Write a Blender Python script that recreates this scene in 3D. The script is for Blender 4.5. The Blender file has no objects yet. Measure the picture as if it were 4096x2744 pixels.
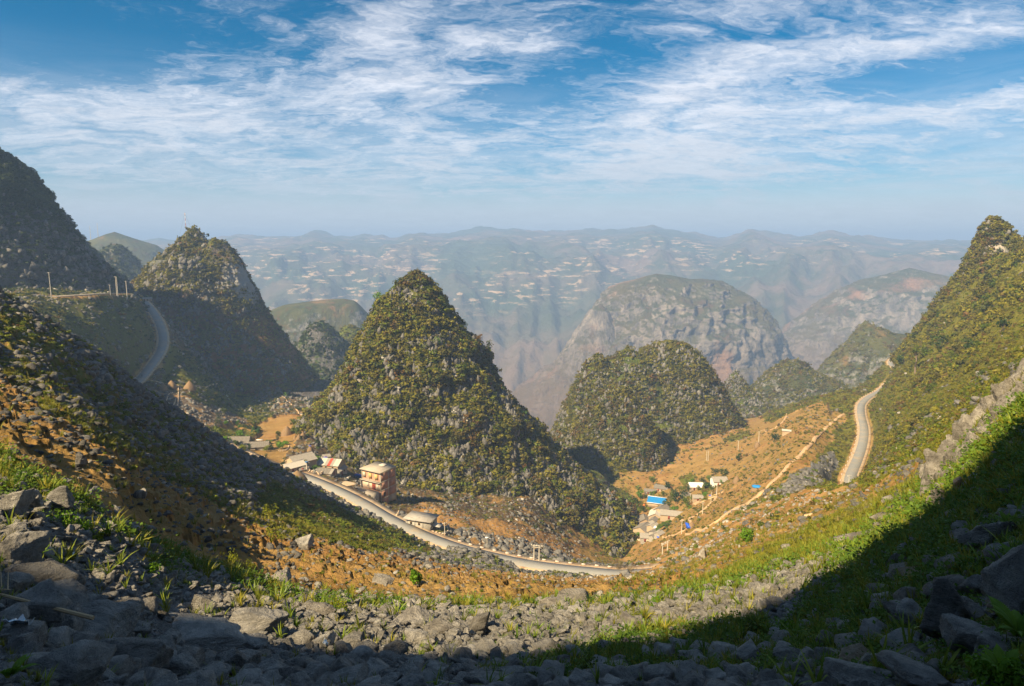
import bpy, math, random
import numpy as np
from math import radians as R, sin, cos, pi
C = bpy.context.scene.collection
sc = bpy.context.scene
random.seed(7); RNG = np.random.default_rng(7)
# ------------------------------------------------------------ camera, sky, sun, exposure
F = 667.0; CX, CY = 512.0, 343.0; TILT = R(8.8)
cd = bpy.data.cameras.new('camera'); cam = bpy.data.objects.new('camera', cd); C.objects.link(cam)
cam.location = (0, 0, 0); cam.rotation_euler = (R(90) - TILT, 0, 0)
cd.sensor_width = 36; cd.lens = 36 * F / 1024; cd.clip_start = 0.3; cd.clip_end = 60000
sc.camera = cam
SUN_EL, SUN_AZ = R(42), R(228)      # azimuth of the sun, clockwise from +Y
S = np.array([sin(SUN_AZ) * cos(SUN_EL), cos(SUN_AZ) * cos(SUN_EL), sin(SUN_EL)])   # towards the sun
world = bpy.data.worlds.new('World'); sc.world = world; world.use_nodes = True
sc.view_settings.view_transform = 'Standard'; sc.view_settings.look = 'None'
sc.view_settings.exposure = 1.25; sc.view_settings.gamma = 1.0; sc.view_settings.use_curve_mapping = False
sl = bpy.data.lights.new('sun', 'SUN'); so = bpy.data.objects.new('sun', sl); C.objects.link(so)
sl.energy = 5.0; sl.angle = R(0.5); sl.color = (1.0, 0.81, 0.50)
so.rotation_euler = (R(90) - SUN_EL, 0, pi - SUN_AZ); so.location = (-150, -220, 150)
sc.cycles.volume_bounces = 0; sc.cycles.max_bounces = 4; sc.cycles.diffuse_bounces = 2
sc.cycles.glossy_bounces = 1; sc.cycles.transmission_bounces = 2; sc.cycles.transparent_max_bounces = 6
sc.cycles.use_denoising = True
try: sc.cycles.denoising_prefilter = 'ACCURATE'
except Exception: pass

class NT:
    """small helper for building node trees"""
    def __init__(s, t): s.t = t; s.n = t.nodes; s.l = t.links
    def new(s, kind, ins=None, **props):
        n = s.n.new(kind)
        for k, v in props.items(): setattr(n, k, v)
        for k, v in (ins or {}).items(): s.put(n.inputs[k], v)
        return n
    def put(s, sock, v):
        if isinstance(v, bpy.types.NodeSocket): s.l.new(v, sock)
        elif isinstance(v, bpy.types.Node): s.l.new(v.outputs[0], sock)
        else: sock.default_value = v
    def math(s, op, a, b=0.0, c=0.0, clamp=False):
        n = s.n.new('ShaderNodeMath'); n.operation = op; n.use_clamp = clamp
        for i, v in enumerate((a, b, c)): s.put(n.inputs[i], v)
        return n.outputs[0]
    def vmath(s, op, a, b=(0, 0, 0)):
        n = s.n.new('ShaderNodeVectorMath'); n.operation = op
        s.put(n.inputs[0], a); s.put(n.inputs[1], b)
        return n.outputs['Value'] if op in ('LENGTH', 'DOT_PRODUCT', 'DISTANCE') else n.outputs[0]
    def noise(s, vec, scale, detail=4, rough=0.55, dist=0.0, lac=2.0):
        n = s.new('ShaderNodeTexNoise', {'Vector': vec, 'Scale': scale, 'Detail': detail, 'Roughness': rough, 'Distortion': dist, 'Lacunarity': lac})
        return n.outputs['Fac']
    def ramp(s, f, stops, interp='LINEAR'):
        n = s.n.new('ShaderNodeValToRGB'); n.color_ramp.interpolation = interp
        cr = n.color_ramp
        while len(cr.elements) < len(stops): cr.elements.new(0.5)
        for e, (p, c) in zip(cr.elements, stops):
            e.position = p; e.color = (c, c, c, 1) if isinstance(c, (int, float)) else (*c, 1)
        s.put(n.inputs[0], f); return n.outputs[0]
    def sstep(s, f, a, b):
        n = s.n.new('ShaderNodeMapRange'); n.interpolation_type = 'SMOOTHSTEP'; n.clamp = True
        s.put(n.inputs[0], f); s.put(n.inputs[1], a); s.put(n.inputs[2], b); n.inputs[3].default_value = 0; n.inputs[4].default_value = 1
        return n.outputs[0]
    def mix(s, f, a, b, mode='MIX'):
        n = s.n.new('ShaderNodeMix'); n.data_type = 'RGBA'; n.blend_type = mode
        s.put(n.inputs[0], f)
        for k, v in ((6, a), (7, b)): s.put(n.inputs[k], (*v, 1) if isinstance(v, tuple) and len(v) == 3 else v)
        return n.outputs[2]

def sky():
    N = NT(world.node_tree); N.n.clear()
    st = N.new('ShaderNodeTexSky', sky_type='NISHITA', sun_disc=False, sun_elevation=SUN_EL, sun_rotation=SUN_AZ,
               altitude=1400, air_density=1.0, dust_density=1.1, ozone_density=3.0)
    tc = N.new('ShaderNodeTexCoord').outputs['Generated']
    sep = N.new('ShaderNodeSeparateXYZ', {0: tc}); z = sep.outputs[2]
    zz = N.math('MAXIMUM', z, 0.0)
    den = N.math('ADD', zz, 0.16)
    pl = N.new('ShaderNodeCombineXYZ', {0: N.math('DIVIDE', sep.outputs[0], den), 1: N.math('DIVIDE', sep.outputs[1], den), 2: 0.0}).outputs[0]
    mp = N.new('ShaderNodeMapping', {'Vector': pl, 'Rotation': (0, 0, R(-30)), 'Scale': (1.3, 2.0, 1), 'Location': (3.1, 1.7, 0)}).outputs[0]
    wv = N.new('ShaderNodeTexNoise', {'Vector': mp, 'Scale': 1.0, 'Detail': 5, 'Roughness': 0.6}).outputs['Color']
    w2 = N.vmath('SCALE', N.vmath('SUBTRACT', wv, (0.5, 0.5, 0.5))); N.n[-1].inputs['Scale'].default_value = 1.5
    p2 = N.vmath('ADD', mp, w2)
    n1 = N.noise(p2, 2.3, 10, 0.62, 0.2)
    n2 = N.noise(p2, 7.0, 9, 0.68, 0.6)
    puffs = N.noise(N.vmath('ADD', N.vmath('ADD', pl, w2), (4.2, 9.1, 0)), 4.2, 10, 0.62, 0.4)
    # coverage: denser to the right of the middle and in a belt low over the hills, clear at the upper left and along a gap at the top
    def blob(px, py, rx, ry, amp):
        u = (px - CX) / F; v = (CY - py) / F
        d = np.array([u, cos(TILT) + v * sin(TILT), -sin(TILT) + v * cos(TILT)]); az = math.atan2(d[0], d[1]); el = math.atan2(d[2], math.hypot(d[0], d[1]))
        a_ = N.math('ARCTAN2', sep.outputs[0], sep.outputs[1]); e_ = N.math('ARCSINE', z)
        dx = N.math('DIVIDE', N.math('SUBTRACT', a_, az), rx / F); dy = N.math('DIVIDE', N.math('SUBTRACT', e_, el), ry / F)
        q = N.math('ADD', N.math('MULTIPLY', dx, dx), N.math('MULTIPLY', dy, dy))
        return N.math('MULTIPLY', N.math('EXPONENT', N.math('MULTIPLY', q, -1.0)), amp)
    cov = None
    for b in ((70, 30, 150, 36, -.16), (330, 5, 90, 18, -.05), (640, 55, 60, 20, -.12), (540, 96, 60, 14, -.08), (900, 72, 100, 20, -.12), (1000, 80, 60, 18, -.06), (300, 112, 60, 14, -.04),
              (390, 14, 40, 20, .16), (320, 34, 70, 14, .10), (250, 75, 150, 22, .10), (420, 80, 60, 14, .14), (510, 38, 60, 14, .14), (50, 130, 110, 22, .12), (10, 90, 30, 14, .1),
              (195, 122, 80, 26, .13), (400, 142, 110, 26, .15), (330, 100, 70, 18, .08), (660, 155, 120, 26, .15), (680, 95, 70, 26, .12), (800, 60, 90, 16, .14), (860, 110, 140, 24, .12), (990, 100, 60, 16, .1),
              (950, 35, 110, 14, .12), (720, 15, 80, 12, .06), (500, 190, 260, 26, .10), (200, 178, 200, 22, .12), (850, 165, 200, 26, .10), (560, 60, 60, 14, .05), (700, 120, 160, 40, .05), (100, 100, 120, 16, .06)):
        t = blob(*b); cov = t if cov is None else N.math('ADD', cov, t)
    dens = N.math('ADD', N.math('ADD', N.math('MULTIPLY', n1, 0.55), N.math('MULTIPLY', n2, 0.33)), N.math('MULTIPLY', puffs, 0.14))
    dens = N.math('ADD', dens, cov)
    c = N.sstep(dens, 0.43, 0.80)
    low = N.sstep(z, 0.26, 0.03)                       # thin veil that thickens towards the horizon
    band = N.noise(N.new('ShaderNodeMapping', {'Vector': tc, 'Scale': (2.2, 2.2, 15.), 'Rotation': (0, R(3), 0)}).outputs[0], 2.6, 9, .64, .5)
    veil = N.math('MULTIPLY', low, N.math('ADD', 0.40, N.math('MULTIPLY', N.sstep(band, .36, .66), 0.52)))
    veil = N.math('MAXIMUM', veil, N.math('MULTIPLY', N.sstep(z, 0.11, 0.03), 0.92))
    c = N.math('MAXIMUM', N.math('MULTIPLY', c, 0.93), N.math('MULTIPLY', veil, 0.95))
    skyc = N.new('ShaderNodeHueSaturation', {'Hue': 0.487, 'Saturation': 1.8, 'Value': 0.50, 'Color': st}).outputs[0]
    lit = N.mix(N.sstep(z, 0.03, 0.22), (3.2, 3.6, 4.15), (4.9, 5.05, 5.5))
    sh = N.math('ADD', 0.80, N.math('MULTIPLY', puffs, 0.35))
    lit = N.vmath('SCALE', lit); N.n[-1].inputs['Scale'].default_value = 1; N.l.new(sh, N.n[-1].inputs['Scale'])
    col = N.mix(c, skyc, lit)
    bg = N.new('ShaderNodeBackground', {'Color': col, 'Strength': 0.082})
    N.new('ShaderNodeOutputWorld', {'Surface': bg})
sky()
# ------------------------------------------------------------ geometry helpers
def ray(px, py):
    u = (px - CX) / F; v = (CY - py) / F
    return u, cos(TILT) + v * sin(TILT), -sin(TILT) + v * cos(TILT)
def at(px, py, r):
    """world point on the sight line of a photo position, at horizontal distance r"""
    x, y, z = ray(px, py); h = math.hypot(x, y); return np.array([x / h * r, y / h * r, z / h * r])
def proj(P):
    P = np.asarray(P, float); x, y, z = P[..., 0], P[..., 1], P[..., 2]
    d = np.maximum(y * cos(TILT) - z * sin(TILT), 1e-3); up = y * sin(TILT) + z * cos(TILT)
    return CX + F * x / d, CY - F * up / d
_perm = np.random.default_rng(3).permutation(256); _perm = np.concatenate([_perm, _perm, _perm])
_g = np.random.default_rng(4).normal(size=(256, 3)); _g /= np.linalg.norm(_g, axis=1)[:, None]; _g = _g.astype(np.float32) * 1.5
def pn(p):
    """gradient noise of points (N,3) -> about -1..1"""
    out = np.empty(len(p), np.float32)
    for s in range(0, len(p), 200000):
        q = p[s:s + 200000]; i = np.floor(q).astype(np.int32); f = (q - i).astype(np.float32); i &= 255
        w = f * f * f * (f * (f * 6 - 15) + 10); acc = 0
        for dx in (0, 1):
            a = _perm[i[:, 0] + dx]; wx = w[:, 0] if dx else 1 - w[:, 0]
            for dy in (0, 1):
                b = _perm[a + i[:, 1] + dy]; wy = wx * (w[:, 1] if dy else 1 - w[:, 1])
                for dz in (0, 1):
                    g = _g[_perm[b + i[:, 2] + dz]]
                    wz = wy * (w[:, 2] if dz else 1 - w[:, 2])
                    acc = acc + wz * (g[:, 0] * (f[:, 0] - dx) + g[:, 1] * (f[:, 1] - dy) + g[:, 2] * (f[:, 2] - dz))
        out[s:s + 200000] = acc
    return out
def fbm(p, scale, octs=4, gain=0.5, ridged=False, off=0.0):
    p = np.asarray(p, np.float64) * scale + off + 100.0; a = 1.0; t = 0; n = 0
    for o in range(octs):
        v = pn(p)
        if ridged: v = 1 - 2 * np.abs(v)
        t = t + a * v; n += a; a *= gain; p = p * 2.03 + 17.3
    return t / n
def smooth(a, b, x):
    t = np.clip((x - a) / (b - a), 0, 1); return t * t * (3 - 2 * t)
def mesh_from(verts, faces, name='m', smooth_=False):
    """verts (N,3), faces (M,k) all of one size"""
    verts = np.ascontiguousarray(verts, np.float32); faces = np.ascontiguousarray(faces, np.int32)
    me = bpy.data.meshes.new(name); k = faces.shape[1]
    me.vertices.add(len(verts)); me.vertices.foreach_set('co', verts.ravel())
    me.loops.add(faces.size); me.loops.foreach_set('vertex_index', faces.ravel())
    me.polygons.add(len(faces)); me.polygons.foreach_set('loop_start', np.arange(0, faces.size, k, dtype=np.int32))
    if smooth_: me.polygons.foreach_set('use_smooth', np.ones(len(faces), bool))
    me.update(calc_edges=True); return me
def grid_faces(nu, nv, wrap=False):
    i = np.arange(nu if wrap else nu - 1)[:, None]; j = np.arange(nv - 1)[None, :]; i2 = (i + 1) % nu
    a = i * nv + j; b = i2 * nv + j
    return np.stack([a, b, b + 1, a + 1], -1).reshape(-1, 4)
def link(name, me, mat=None, parent=None):
    o = bpy.data.objects.new(name, me); C.objects.link(o)
    if mat and me is not None and not me.materials: me.materials.append(mat)
    if parent: o.parent = parent
    return o
def tag(o, label=None, cat=None, group=None, kind=None):
    if label: o['label'] = label
    if cat: o['category'] = cat
    if group: o['group'] = group
    if kind: o['kind'] = kind
    return o
def empty(name, loc, rz=0.0):
    o = bpy.data.objects.new(name, None); C.objects.link(o); o.location = loc; o.rotation_euler = (0, 0, rz); o.empty_display_size = .5
    return o
def vattr(me, name, vals):
    vals = np.asarray(vals, np.float32)
    if vals.ndim == 1: a = me.attributes.new(name, 'FLOAT', 'POINT'); a.data.foreach_set('value', vals)
    else:
        c = np.ones((len(vals), 4), np.float32); c[:, :vals.shape[1]] = vals
        a = me.color_attributes.new(name, 'FLOAT_COLOR', 'POINT'); a.data.foreach_set('color', c.ravel())
def inpoly(px, py, poly):
    ins = np.zeros(px.shape, bool); n = len(poly)
    for i in range(n):
        x1, y1 = poly[i]; x2, y2 = poly[(i + 1) % n]
        c = ((y1 > py) != (y2 > py)) & (px < (x2 - x1) * (py - y1) / (y2 - y1 + 1e-9) + x1); ins ^= c
    return ins
# ------------------------------------------------------------ the ground: one relief sheet round the camera, shaped by surveyed points
D2P = 0.4374
COLS = {
 -1100: ((800,4),(700,10),(420,25),(300,50),(170,95),(90,150),(70,250),(150,500),(240,1100)),
 -520: ((686,4),(600,6.5),(520,10),(430,18),(350,35),(295,60),(262,95),(240,130),(215,190),(230,290),(240,420),(270,700),(290,1100)),
 -300: ((686,4),(600,7),(520,11),(445,20),(375,40),(325,70),(285,120),(245,165),(200,215),(250,290),(290,420),(292,560),(300,800)),
 -120: ((686,4.2),(600,7),(520,12),(450,22),(400,45),(350,85),(300,130),(245,215),(290,275),(300,400),(297,530),(300,800)),
 0: ((686,4.5),(600,8),(540,13),(475,22),(440,45),(400,85),(360,130),(306,220),(340,265),(330,350),(306,460),(296.5,520),(300,700),(312,1000)),
 44: ((686,4.8),(600,9),(540,14),(488,22),(455,45),(418,80),(375,130),(332,215),(375,270),(360,350),(320,450),(296,530),(298,700),(312,1000)),
 100: ((686,5.2),(610,10),(550,15),(510,22),(480,45),(440,90),(405,145),(362,210),(400,260),(395,340),(372,440),(340,480),(298,570),(296,640),(296,720),(310,1000)),
 131: ((686,5.5),(610,10),(560,15),(528,22),(495,45),(455,90),(420,145),(390,210),(430,260),(425,340),(403,430),(389,480),(355,510),(325,545),(296,620),(293,720),(297,800),(315,1000)),
 160: ((686,6),(612,12),(575,18),(550,26),(515,50),(475,100),(440,155),(408,210),(440,260),(440,330),(412,430),(392,480),(352,560),(330,600),(312,700),(310,900)),
 188: ((686,6),(616,12),(582,18),(558,26),(525,50),(488,100),(455,155),(424,208),(455,255),(452,320),(424,410),(394,480),(366,560),(350,650),(340,850)),
 227: ((686,6.3),(622,12),(592,18),(570,28),(538,55),(505,100),(478,160),(450,205),(472,250),(466,310),(443,380),(428,430),(410,520),(392,650),(385,850)),
 271: ((686,6.5),(628,12),(602,18),(583,28),(555,55),(525,100),(497,160),(469,228),(478,270),(468,322),(452,365),(436,420),(415,520),(400,650),(395,850)),
 306: ((686,6.6),(632,12),(606,18),(588,28),(562,55),(537,100),(512,165),(490,245),(488,280),(477,312),(462,345),(436,400),(415,520),(400,700)),
 350: ((686,6.7),(637,12),(612,18),(596,28),(572,55),(552,100),(531,170),(515,250),(499,288),(482,320),(470,360),(440,480),(410,700)),
 437: ((686,7),(645,11.5),(620,18),(604,28),(590,55),(578,100),(567,165),(556,232),(541,251),(520,285),(505,315),(480,400),(450,560)),
 525: ((686,7),(645,11.5),(622,18),(607,28),(596,55),(590,100),(584,160),(577,220),(564,237),(545,268),(530,300),(500,360),(470,480),(450,620)),
 570: ((686,7),(645,11.5),(622,18),(608,28),(598,55),(593,100),(588,160),(581,218),(570,233),(562,270),(552,315),(520,380),(490,480),(445,700)),
 621: ((686,7),(645,11.5),(621,18),(606,28),(597,55),(593,100),(589,160),(584,213),(574,230),(571,262),(568,310),(560,368),(545,400),(530,425),(516,445),(490,500),(470,545),(445,640),(425,800)),
 680: ((686,7),(645,11),(617,17),(602,25),(589,45),(580,90),(572,150),(560,222),(544,285),(527,340),(506,420),(487,490),(468,555),(440,650),(425,800)),
 720: ((686,6.8),(642,10.8),(611,17),(596,25),(578,45),(562,90),(546,150),(530,220),(514,300),(497,380),(480,450),(458,540),(440,620),(422,760)),
 760: ((686,6.5),(638,10.5),(603,16),(585,25),(565,50),(545,100),(525,170),(505,250),(485,330),(465,420),(445,520),(430,620),(418,790),(424,1000)),
 810: ((686,6),(632,9.5),(590,15),(568,25),(545,55),(520,110),(500,180),(480,260),(450,360),(430,450),(415,540),(405,640),(402,800),(420,1000)),
 850: ((686,5.5),(625,8.5),(580,14),(558,25),(530,50),(508,110),(494,230),(487,330),(460,385),(437,450),(415,540),(396,620),(392,700),(405,900)),
 880: ((686,5.2),(620,8),(570,12.5),(545,22),(515,42),(492,100),(470,220),(440,330),(420,430),(402,530),(393,620),(385,700),(368,800),(372,900),(385,1100)),
 918: ((686,5),(612,7.5),(560,11.5),(528,19),(500,32),(487,60),(455,190),(430,280),(395,400),(364,500),(336,600),(324,680),(350,800),(375,1100)),
 950: ((686,4.8),(605,7),(545,11),(510,17),(480,26),(462,40),(450,70),(435,150),(405,270),(368,400),(330,520),(300,610),(290,650),(325,780),(360,1100)),
 993: ((686,4.5),(600,6.5),(535,10),(490,15),(455,23),(425,36),(412,60),(408,120),(380,240),(330,400),(290,520),(262,620),(300,760),(350,1100)),
 1024: ((686,4.3),(595,6.2),(525,9.5),(475,14),(430,22),(392,36),(380,52),(386,100),(365,220),(310,400),(270,520),(250,620),(290,780),(340,1100)),
 1160: ((686,4),(590,6),(500,9.5),(430,15),(375,25),(335,45),(325,75),(325,120),(300,230),(235,400),(190,520),(170,620),(220,800),(300,1100)),
 1400: ((686,3.6),(560,6),(440,10),(350,18),(270,36),(220,60),(200,120),(160,230),(90,400),(50,520),(40,620),(120,800),(260,1100)),
}
def tpz(th, r):  # thin-plate terms
    pass
_cp = []
for px, rows in COLS.items():
    for py, r in rows:
        p = at(px, py, r); _cp.append((math.atan2(p[0], p[1]), math.log(r), p[2] / r))
for th in np.linspace(-1.15, 1.15, 13):
    left = max(0.0, min(1.0, (-0.42 - th) / 0.15))
    for r, z in ((1500, -560), (2000, -860), (2700, -960)):
        z = z * (1 - left) + left * (-180 - (r - 1500) * 0.15)
        _cp.append((th, math.log(r), z / r))
_cp = np.array(_cp); KT, KR = 6.0, 1.0
_cu = np.stack([_cp[:, 0] * KT, _cp[:, 1] * KR], 1)
def _U(a, b):
    d2 = (a[:, None, 0] - b[None, :, 0]) ** 2 + (a[:, None, 1] - b[None, :, 1]) ** 2
    return 0.5 * d2 * np.log(d2 + 1e-12)
_n = len(_cu); _A = np.zeros((_n + 3, _n + 3)); _A[:_n, :_n] = _U(_cu, _cu) + np.eye(_n) * 0.004
_A[:_n, _n] = 1; _A[:_n, _n + 1:] = _cu; _A[_n:, :_n] = _A[:_n, _n:].T
_w = np.linalg.solve(_A, np.concatenate([_cp[:, 2], [0, 0, 0]]))
def base_t(th, lr):
    q = np.stack([th * KT, lr * KR], 1); out = np.empty(len(q))
    for s in range(0, len(q), 40000):
        k = q[s:s + 40000]; out[s:s + 40000] = _U(k, _cu) @ _w[:_n] + _w[_n] + k @ _w[_n + 1:]
    return out
# grid
_ths = np.concatenate([np.linspace(-1.25, -0.72, 40)[:-1], np.linspace(-0.72, 0.72, 820), np.linspace(0.72, 1.25, 40)[1:]])
_lr = np.concatenate([np.linspace(math.log(2.2), math.log(30), 150)[:-1], np.linspace(math.log(30), math.log(900), 560)[:-1], np.linspace(math.log(900), math.log(2700), 70)])
NT_, NR_ = len(_ths), len(_lr)
_ct = np.linspace(_ths[0], _ths[-1], 260); _cl = np.linspace(_lr[0], _lr[-1], 300)     # coarse solve, then bilinear/cubic refinement
_TT, _LL = np.meshgrid(_ct, _cl, indexing='ij'); _Z0 = base_t(_TT.ravel(), _LL.ravel()).reshape(260, 300)
def bil(Z, xs, ys, x, y):
    fx = np.interp(x, xs, np.arange(len(xs))); fy = np.interp(y, ys, np.arange(len(ys)))
    i = np.minimum(fx.astype(int), len(xs) - 2); j = np.minimum(fy.astype(int), len(ys) - 2); fx = fx - i; fy = fy - j
    return (Z[i, j] * (1 - fx) * (1 - fy) + Z[i + 1, j] * fx * (1 - fy) + Z[i, j + 1] * (1 - fx) * fy + Z[i + 1, j + 1] * fx * fy)
TH, LR = np.meshgrid(_ths, _lr, indexing='ij'); RR = np.exp(LR)
GX = RR * np.sin(TH); GY = RR * np.cos(TH)
GZ = bil(_Z0, _ct, _cl, TH.ravel(), LR.ravel()).reshape(NT_, NR_) * RR
def base_z(x, y):
    x = np.atleast_1d(x).astype(float); y = np.atleast_1d(y).astype(float)
    return bil(_Z0, _ct, _cl, np.arctan2(x, y), np.log(np.hypot(x, y))) * np.hypot(x, y)
def hit_base(px, py, r0, r1):
    """where the sight line meets the smooth ground between two distances"""
    x, y, z = ray(px, py); h = math.hypot(x, y); rs = np.exp(np.linspace(math.log(r0), math.log(r1), 600))
    d = base_z(x / h * rs, y / h * rs) - z / h * rs
    k = np.argmax(d > 0) if (d > 0).any() else np.argmin(np.abs(d))
    r = rs[k]; return np.array([x / h * r, y / h * r, d[k] + z / h * r])
# ---- roads: centre lines (photo position and distance), made smooth, then the ground is levelled to them
def spline(pts, step):
    pts = np.array(pts, float); n = len(pts); P = np.vstack([2 * pts[0] - pts[1], pts, 2 * pts[-1] - pts[-2]]); out = []
    for i in range(n - 1):
        p0, p1, p2, p3 = P[i:i + 4]; m = max(2, int(np.linalg.norm(p2 - p1) / step))
        for t in np.linspace(0, 1, m, endpoint=False)[:, None]:
            out.append(0.5 * ((2 * p1) + (-p0 + p2) * t + (2 * p0 - 5 * p1 + 4 * p2 - p3) * t ** 2 + (-p0 + 3 * p1 - 3 * p2 + p3) * t ** 3))
    out = [np.atleast_2d(o) for o in out]; return np.vstack(out + [P[-2][None]])
ROADS = {
 'main': (spline([at(131,387,482), at(170,415,400), at(220,445,362), at(262,466,330), at(280,468.5,322), at(306,477,312), at(337,490,291), at(363,503,277), at(385,516,266), at(411,529,256), at(437,540,249), at(464,549,243), at(494,556.5,239), at(525,563,235), at(560,568,232), at(590,571,230), at(621,573.5,229), at(660,571,232), at(700,560,240)], 2.0), 4.6, 4.0),
 'upper': (spline([at(131,387,482), at(141,378,500), at(153,363,528), at(161,350,558), at(163,338,582), at(160,325,612), at(153,312,645), at(144,302,680), at(134,294.5,720), at(128,291,760)], 2.5), 3.6, 2.5),
 'terrace': (spline([at(-60,297,515), at(8,297.5,522), at(40,297,528), at(75,295,540), at(105,293.3,570), at(122,293.3,620), at(131,293.6,690), at(134,294.5,720)], 3), 2.6, 2.0),
 'right': (spline([at(838,505,290), at(848,489,328), at(851,475,352), at(858,458,392), at(863,442,430), at(864,428,468), at(861,413,520), at(862,404,565), at(869,397,610), at(880,391,660), at(889,382,700), at(896,375,730), at(896,369,760), at(891,364,800), at(893,359,840), at(905,355,900)], 2.5), 2.9, 3.2),
}
def seg_dist(X, Y, line):
    """distance in plan from points to a polyline and the height of its nearest point"""
    best = np.full(X.shape, 1e9); zz = np.zeros(X.shape)
    for a, b in zip(line[:-1], line[1:]):
        m = (np.abs(X - a[0]) < 16) & (np.abs(Y - a[1]) < 16)
        if not m.any(): continue
        x, y = X[m], Y[m]; ab = b[:2] - a[:2]; t = np.clip(((x - a[0]) * ab[0] + (y - a[1]) * ab[1]) / (ab @ ab + 1e-9), 0, 1)
        d = np.hypot(x - a[0] - t * ab[0], y - a[1] - t * ab[1]); z = a[2] + t * (b[2] - a[2])
        k = d < best[m]; bb = best[m]; bb[k] = d[k]; best[m] = bb; z0 = zz[m]; z0[k] = z[k]; zz[m] = z0
    return best, zz
GB = GZ.copy()                                    # smooth ground
P3 = np.stack([GX.ravel(), GY.ravel(), GZ.ravel()], 1)
PX, PY = proj(P3); PX = PX.reshape(NT_, NR_); PY = PY.reshape(NT_, NR_)
warp = fbm(P3 * [1, 1, 0], 0.03, 4).reshape(NT_, NR_); warp2 = fbm(P3 * [1, 1, 0], 0.035, 4, off=31.).reshape(NT_, NR_)
WX = PX + warp * 14; WY = PY + warp2 * 9
def zone(poly, r0=0, r1=1e9, soft=True):
    return (inpoly(WX if soft else PX, WY if soft else PY, poly) & (RR >= r0) & (RR < r1)).astype(np.float32)
soil = np.zeros((NT_, NR_), np.float32); green = soil.copy(); rock = soil.copy(); field = soil.copy(); bright = soil.copy()
def put(m, s=None, g=None, r=None, b=None):
    for arr, v in ((soil, s), (green, g), (rock, r), (bright, b)):
        if v is not None: arr[...] = arr * (1 - m) + v * m
one = np.ones_like(soil)
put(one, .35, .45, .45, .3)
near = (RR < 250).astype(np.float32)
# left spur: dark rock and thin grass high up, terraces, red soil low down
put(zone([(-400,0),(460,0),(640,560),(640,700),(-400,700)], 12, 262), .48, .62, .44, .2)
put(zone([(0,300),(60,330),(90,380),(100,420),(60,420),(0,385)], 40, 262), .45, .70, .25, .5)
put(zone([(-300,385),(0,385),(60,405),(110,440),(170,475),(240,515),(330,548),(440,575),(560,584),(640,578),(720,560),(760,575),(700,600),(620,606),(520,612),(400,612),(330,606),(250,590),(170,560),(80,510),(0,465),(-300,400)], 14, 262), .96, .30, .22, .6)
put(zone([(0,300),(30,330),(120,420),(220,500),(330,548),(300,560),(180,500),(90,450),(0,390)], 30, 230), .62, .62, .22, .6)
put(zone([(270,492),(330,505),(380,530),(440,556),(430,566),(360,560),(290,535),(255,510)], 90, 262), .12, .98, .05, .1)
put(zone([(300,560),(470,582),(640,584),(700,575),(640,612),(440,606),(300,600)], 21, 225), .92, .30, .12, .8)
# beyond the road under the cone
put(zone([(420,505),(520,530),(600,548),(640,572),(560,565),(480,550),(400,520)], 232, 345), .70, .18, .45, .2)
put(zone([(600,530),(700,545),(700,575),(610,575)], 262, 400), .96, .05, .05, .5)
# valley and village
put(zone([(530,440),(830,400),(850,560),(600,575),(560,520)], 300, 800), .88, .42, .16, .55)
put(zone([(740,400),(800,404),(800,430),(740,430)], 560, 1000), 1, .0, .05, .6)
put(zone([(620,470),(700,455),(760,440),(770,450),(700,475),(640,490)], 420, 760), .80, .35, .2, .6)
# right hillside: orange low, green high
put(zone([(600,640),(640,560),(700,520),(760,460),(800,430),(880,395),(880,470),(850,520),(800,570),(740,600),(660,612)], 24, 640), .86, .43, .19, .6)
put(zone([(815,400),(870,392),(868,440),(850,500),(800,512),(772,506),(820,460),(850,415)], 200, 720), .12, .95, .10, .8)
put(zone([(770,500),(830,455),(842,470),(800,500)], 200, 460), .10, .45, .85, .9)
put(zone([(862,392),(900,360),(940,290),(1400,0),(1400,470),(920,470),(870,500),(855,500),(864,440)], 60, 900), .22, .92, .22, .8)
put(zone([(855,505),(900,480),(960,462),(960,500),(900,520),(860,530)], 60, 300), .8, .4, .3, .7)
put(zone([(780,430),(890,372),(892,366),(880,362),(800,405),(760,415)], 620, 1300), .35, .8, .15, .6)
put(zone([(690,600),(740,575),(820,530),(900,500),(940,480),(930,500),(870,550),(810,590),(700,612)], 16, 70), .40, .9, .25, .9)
for q in ([(604,471),(614,468),(620,480),(610,484)], [(662,460),(668,459),(675,465),(668,466)], [(678,480),(690,475),(698,479),(684,488)], [(640,448),(650,447),(655,452),(645,453)], [(722,441),(745,433),(752,436),(730,444)], [(700,492),(712,487),(716,491),(704,497)]):
    put((inpoly(PX, PY, q) & (RR > 380) & (RR < 900)).astype(np.float32), .05, 1, 0, .7)
# behind the left spur
put(zone([(-60,280),(131,290),(160,330),(165,360),(131,400),(-60,400)], 290, 700), .34, .66, .42, .05)  # mountain's shade on the terrace ledge painted in by greener, less rocky ground
put(zone([(165,350),(200,360),(270,410),(290,440),(250,440),(190,395),(160,385)], 380, 800), .25, .72, .30, .3)
put(zone([(140,385),(250,420),(240,440),(180,430)], 340, 640), .40, .35, .55, .3)
put(zone([(200,432),(300,415),(300,425),(285,470),(250,470),(215,455)], 280, 520), .97, .12, .02, .5, )
put(zone([(195,430),(262,432),(250,445),(225,450)], 300, 480), .6, .7, .1, .6)
# near scree
sc_lim = 18 + 7 * warp + 5 * np.exp(-((PX - 640) / 200.) ** 2)
put(1 - smooth(sc_lim * .8, sc_lim * 1.3, RR), .25, .35, .9, .3)
put(zone([(760,686),(820,600),(900,520),(1024,380),(1500,300),(1500,700)], 0, 40), .2, .88, .55, .2)
put(zone([(470,686),(640,640),(760,630),(840,686)], 0, 12), .15, .7, .5, .2)
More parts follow.
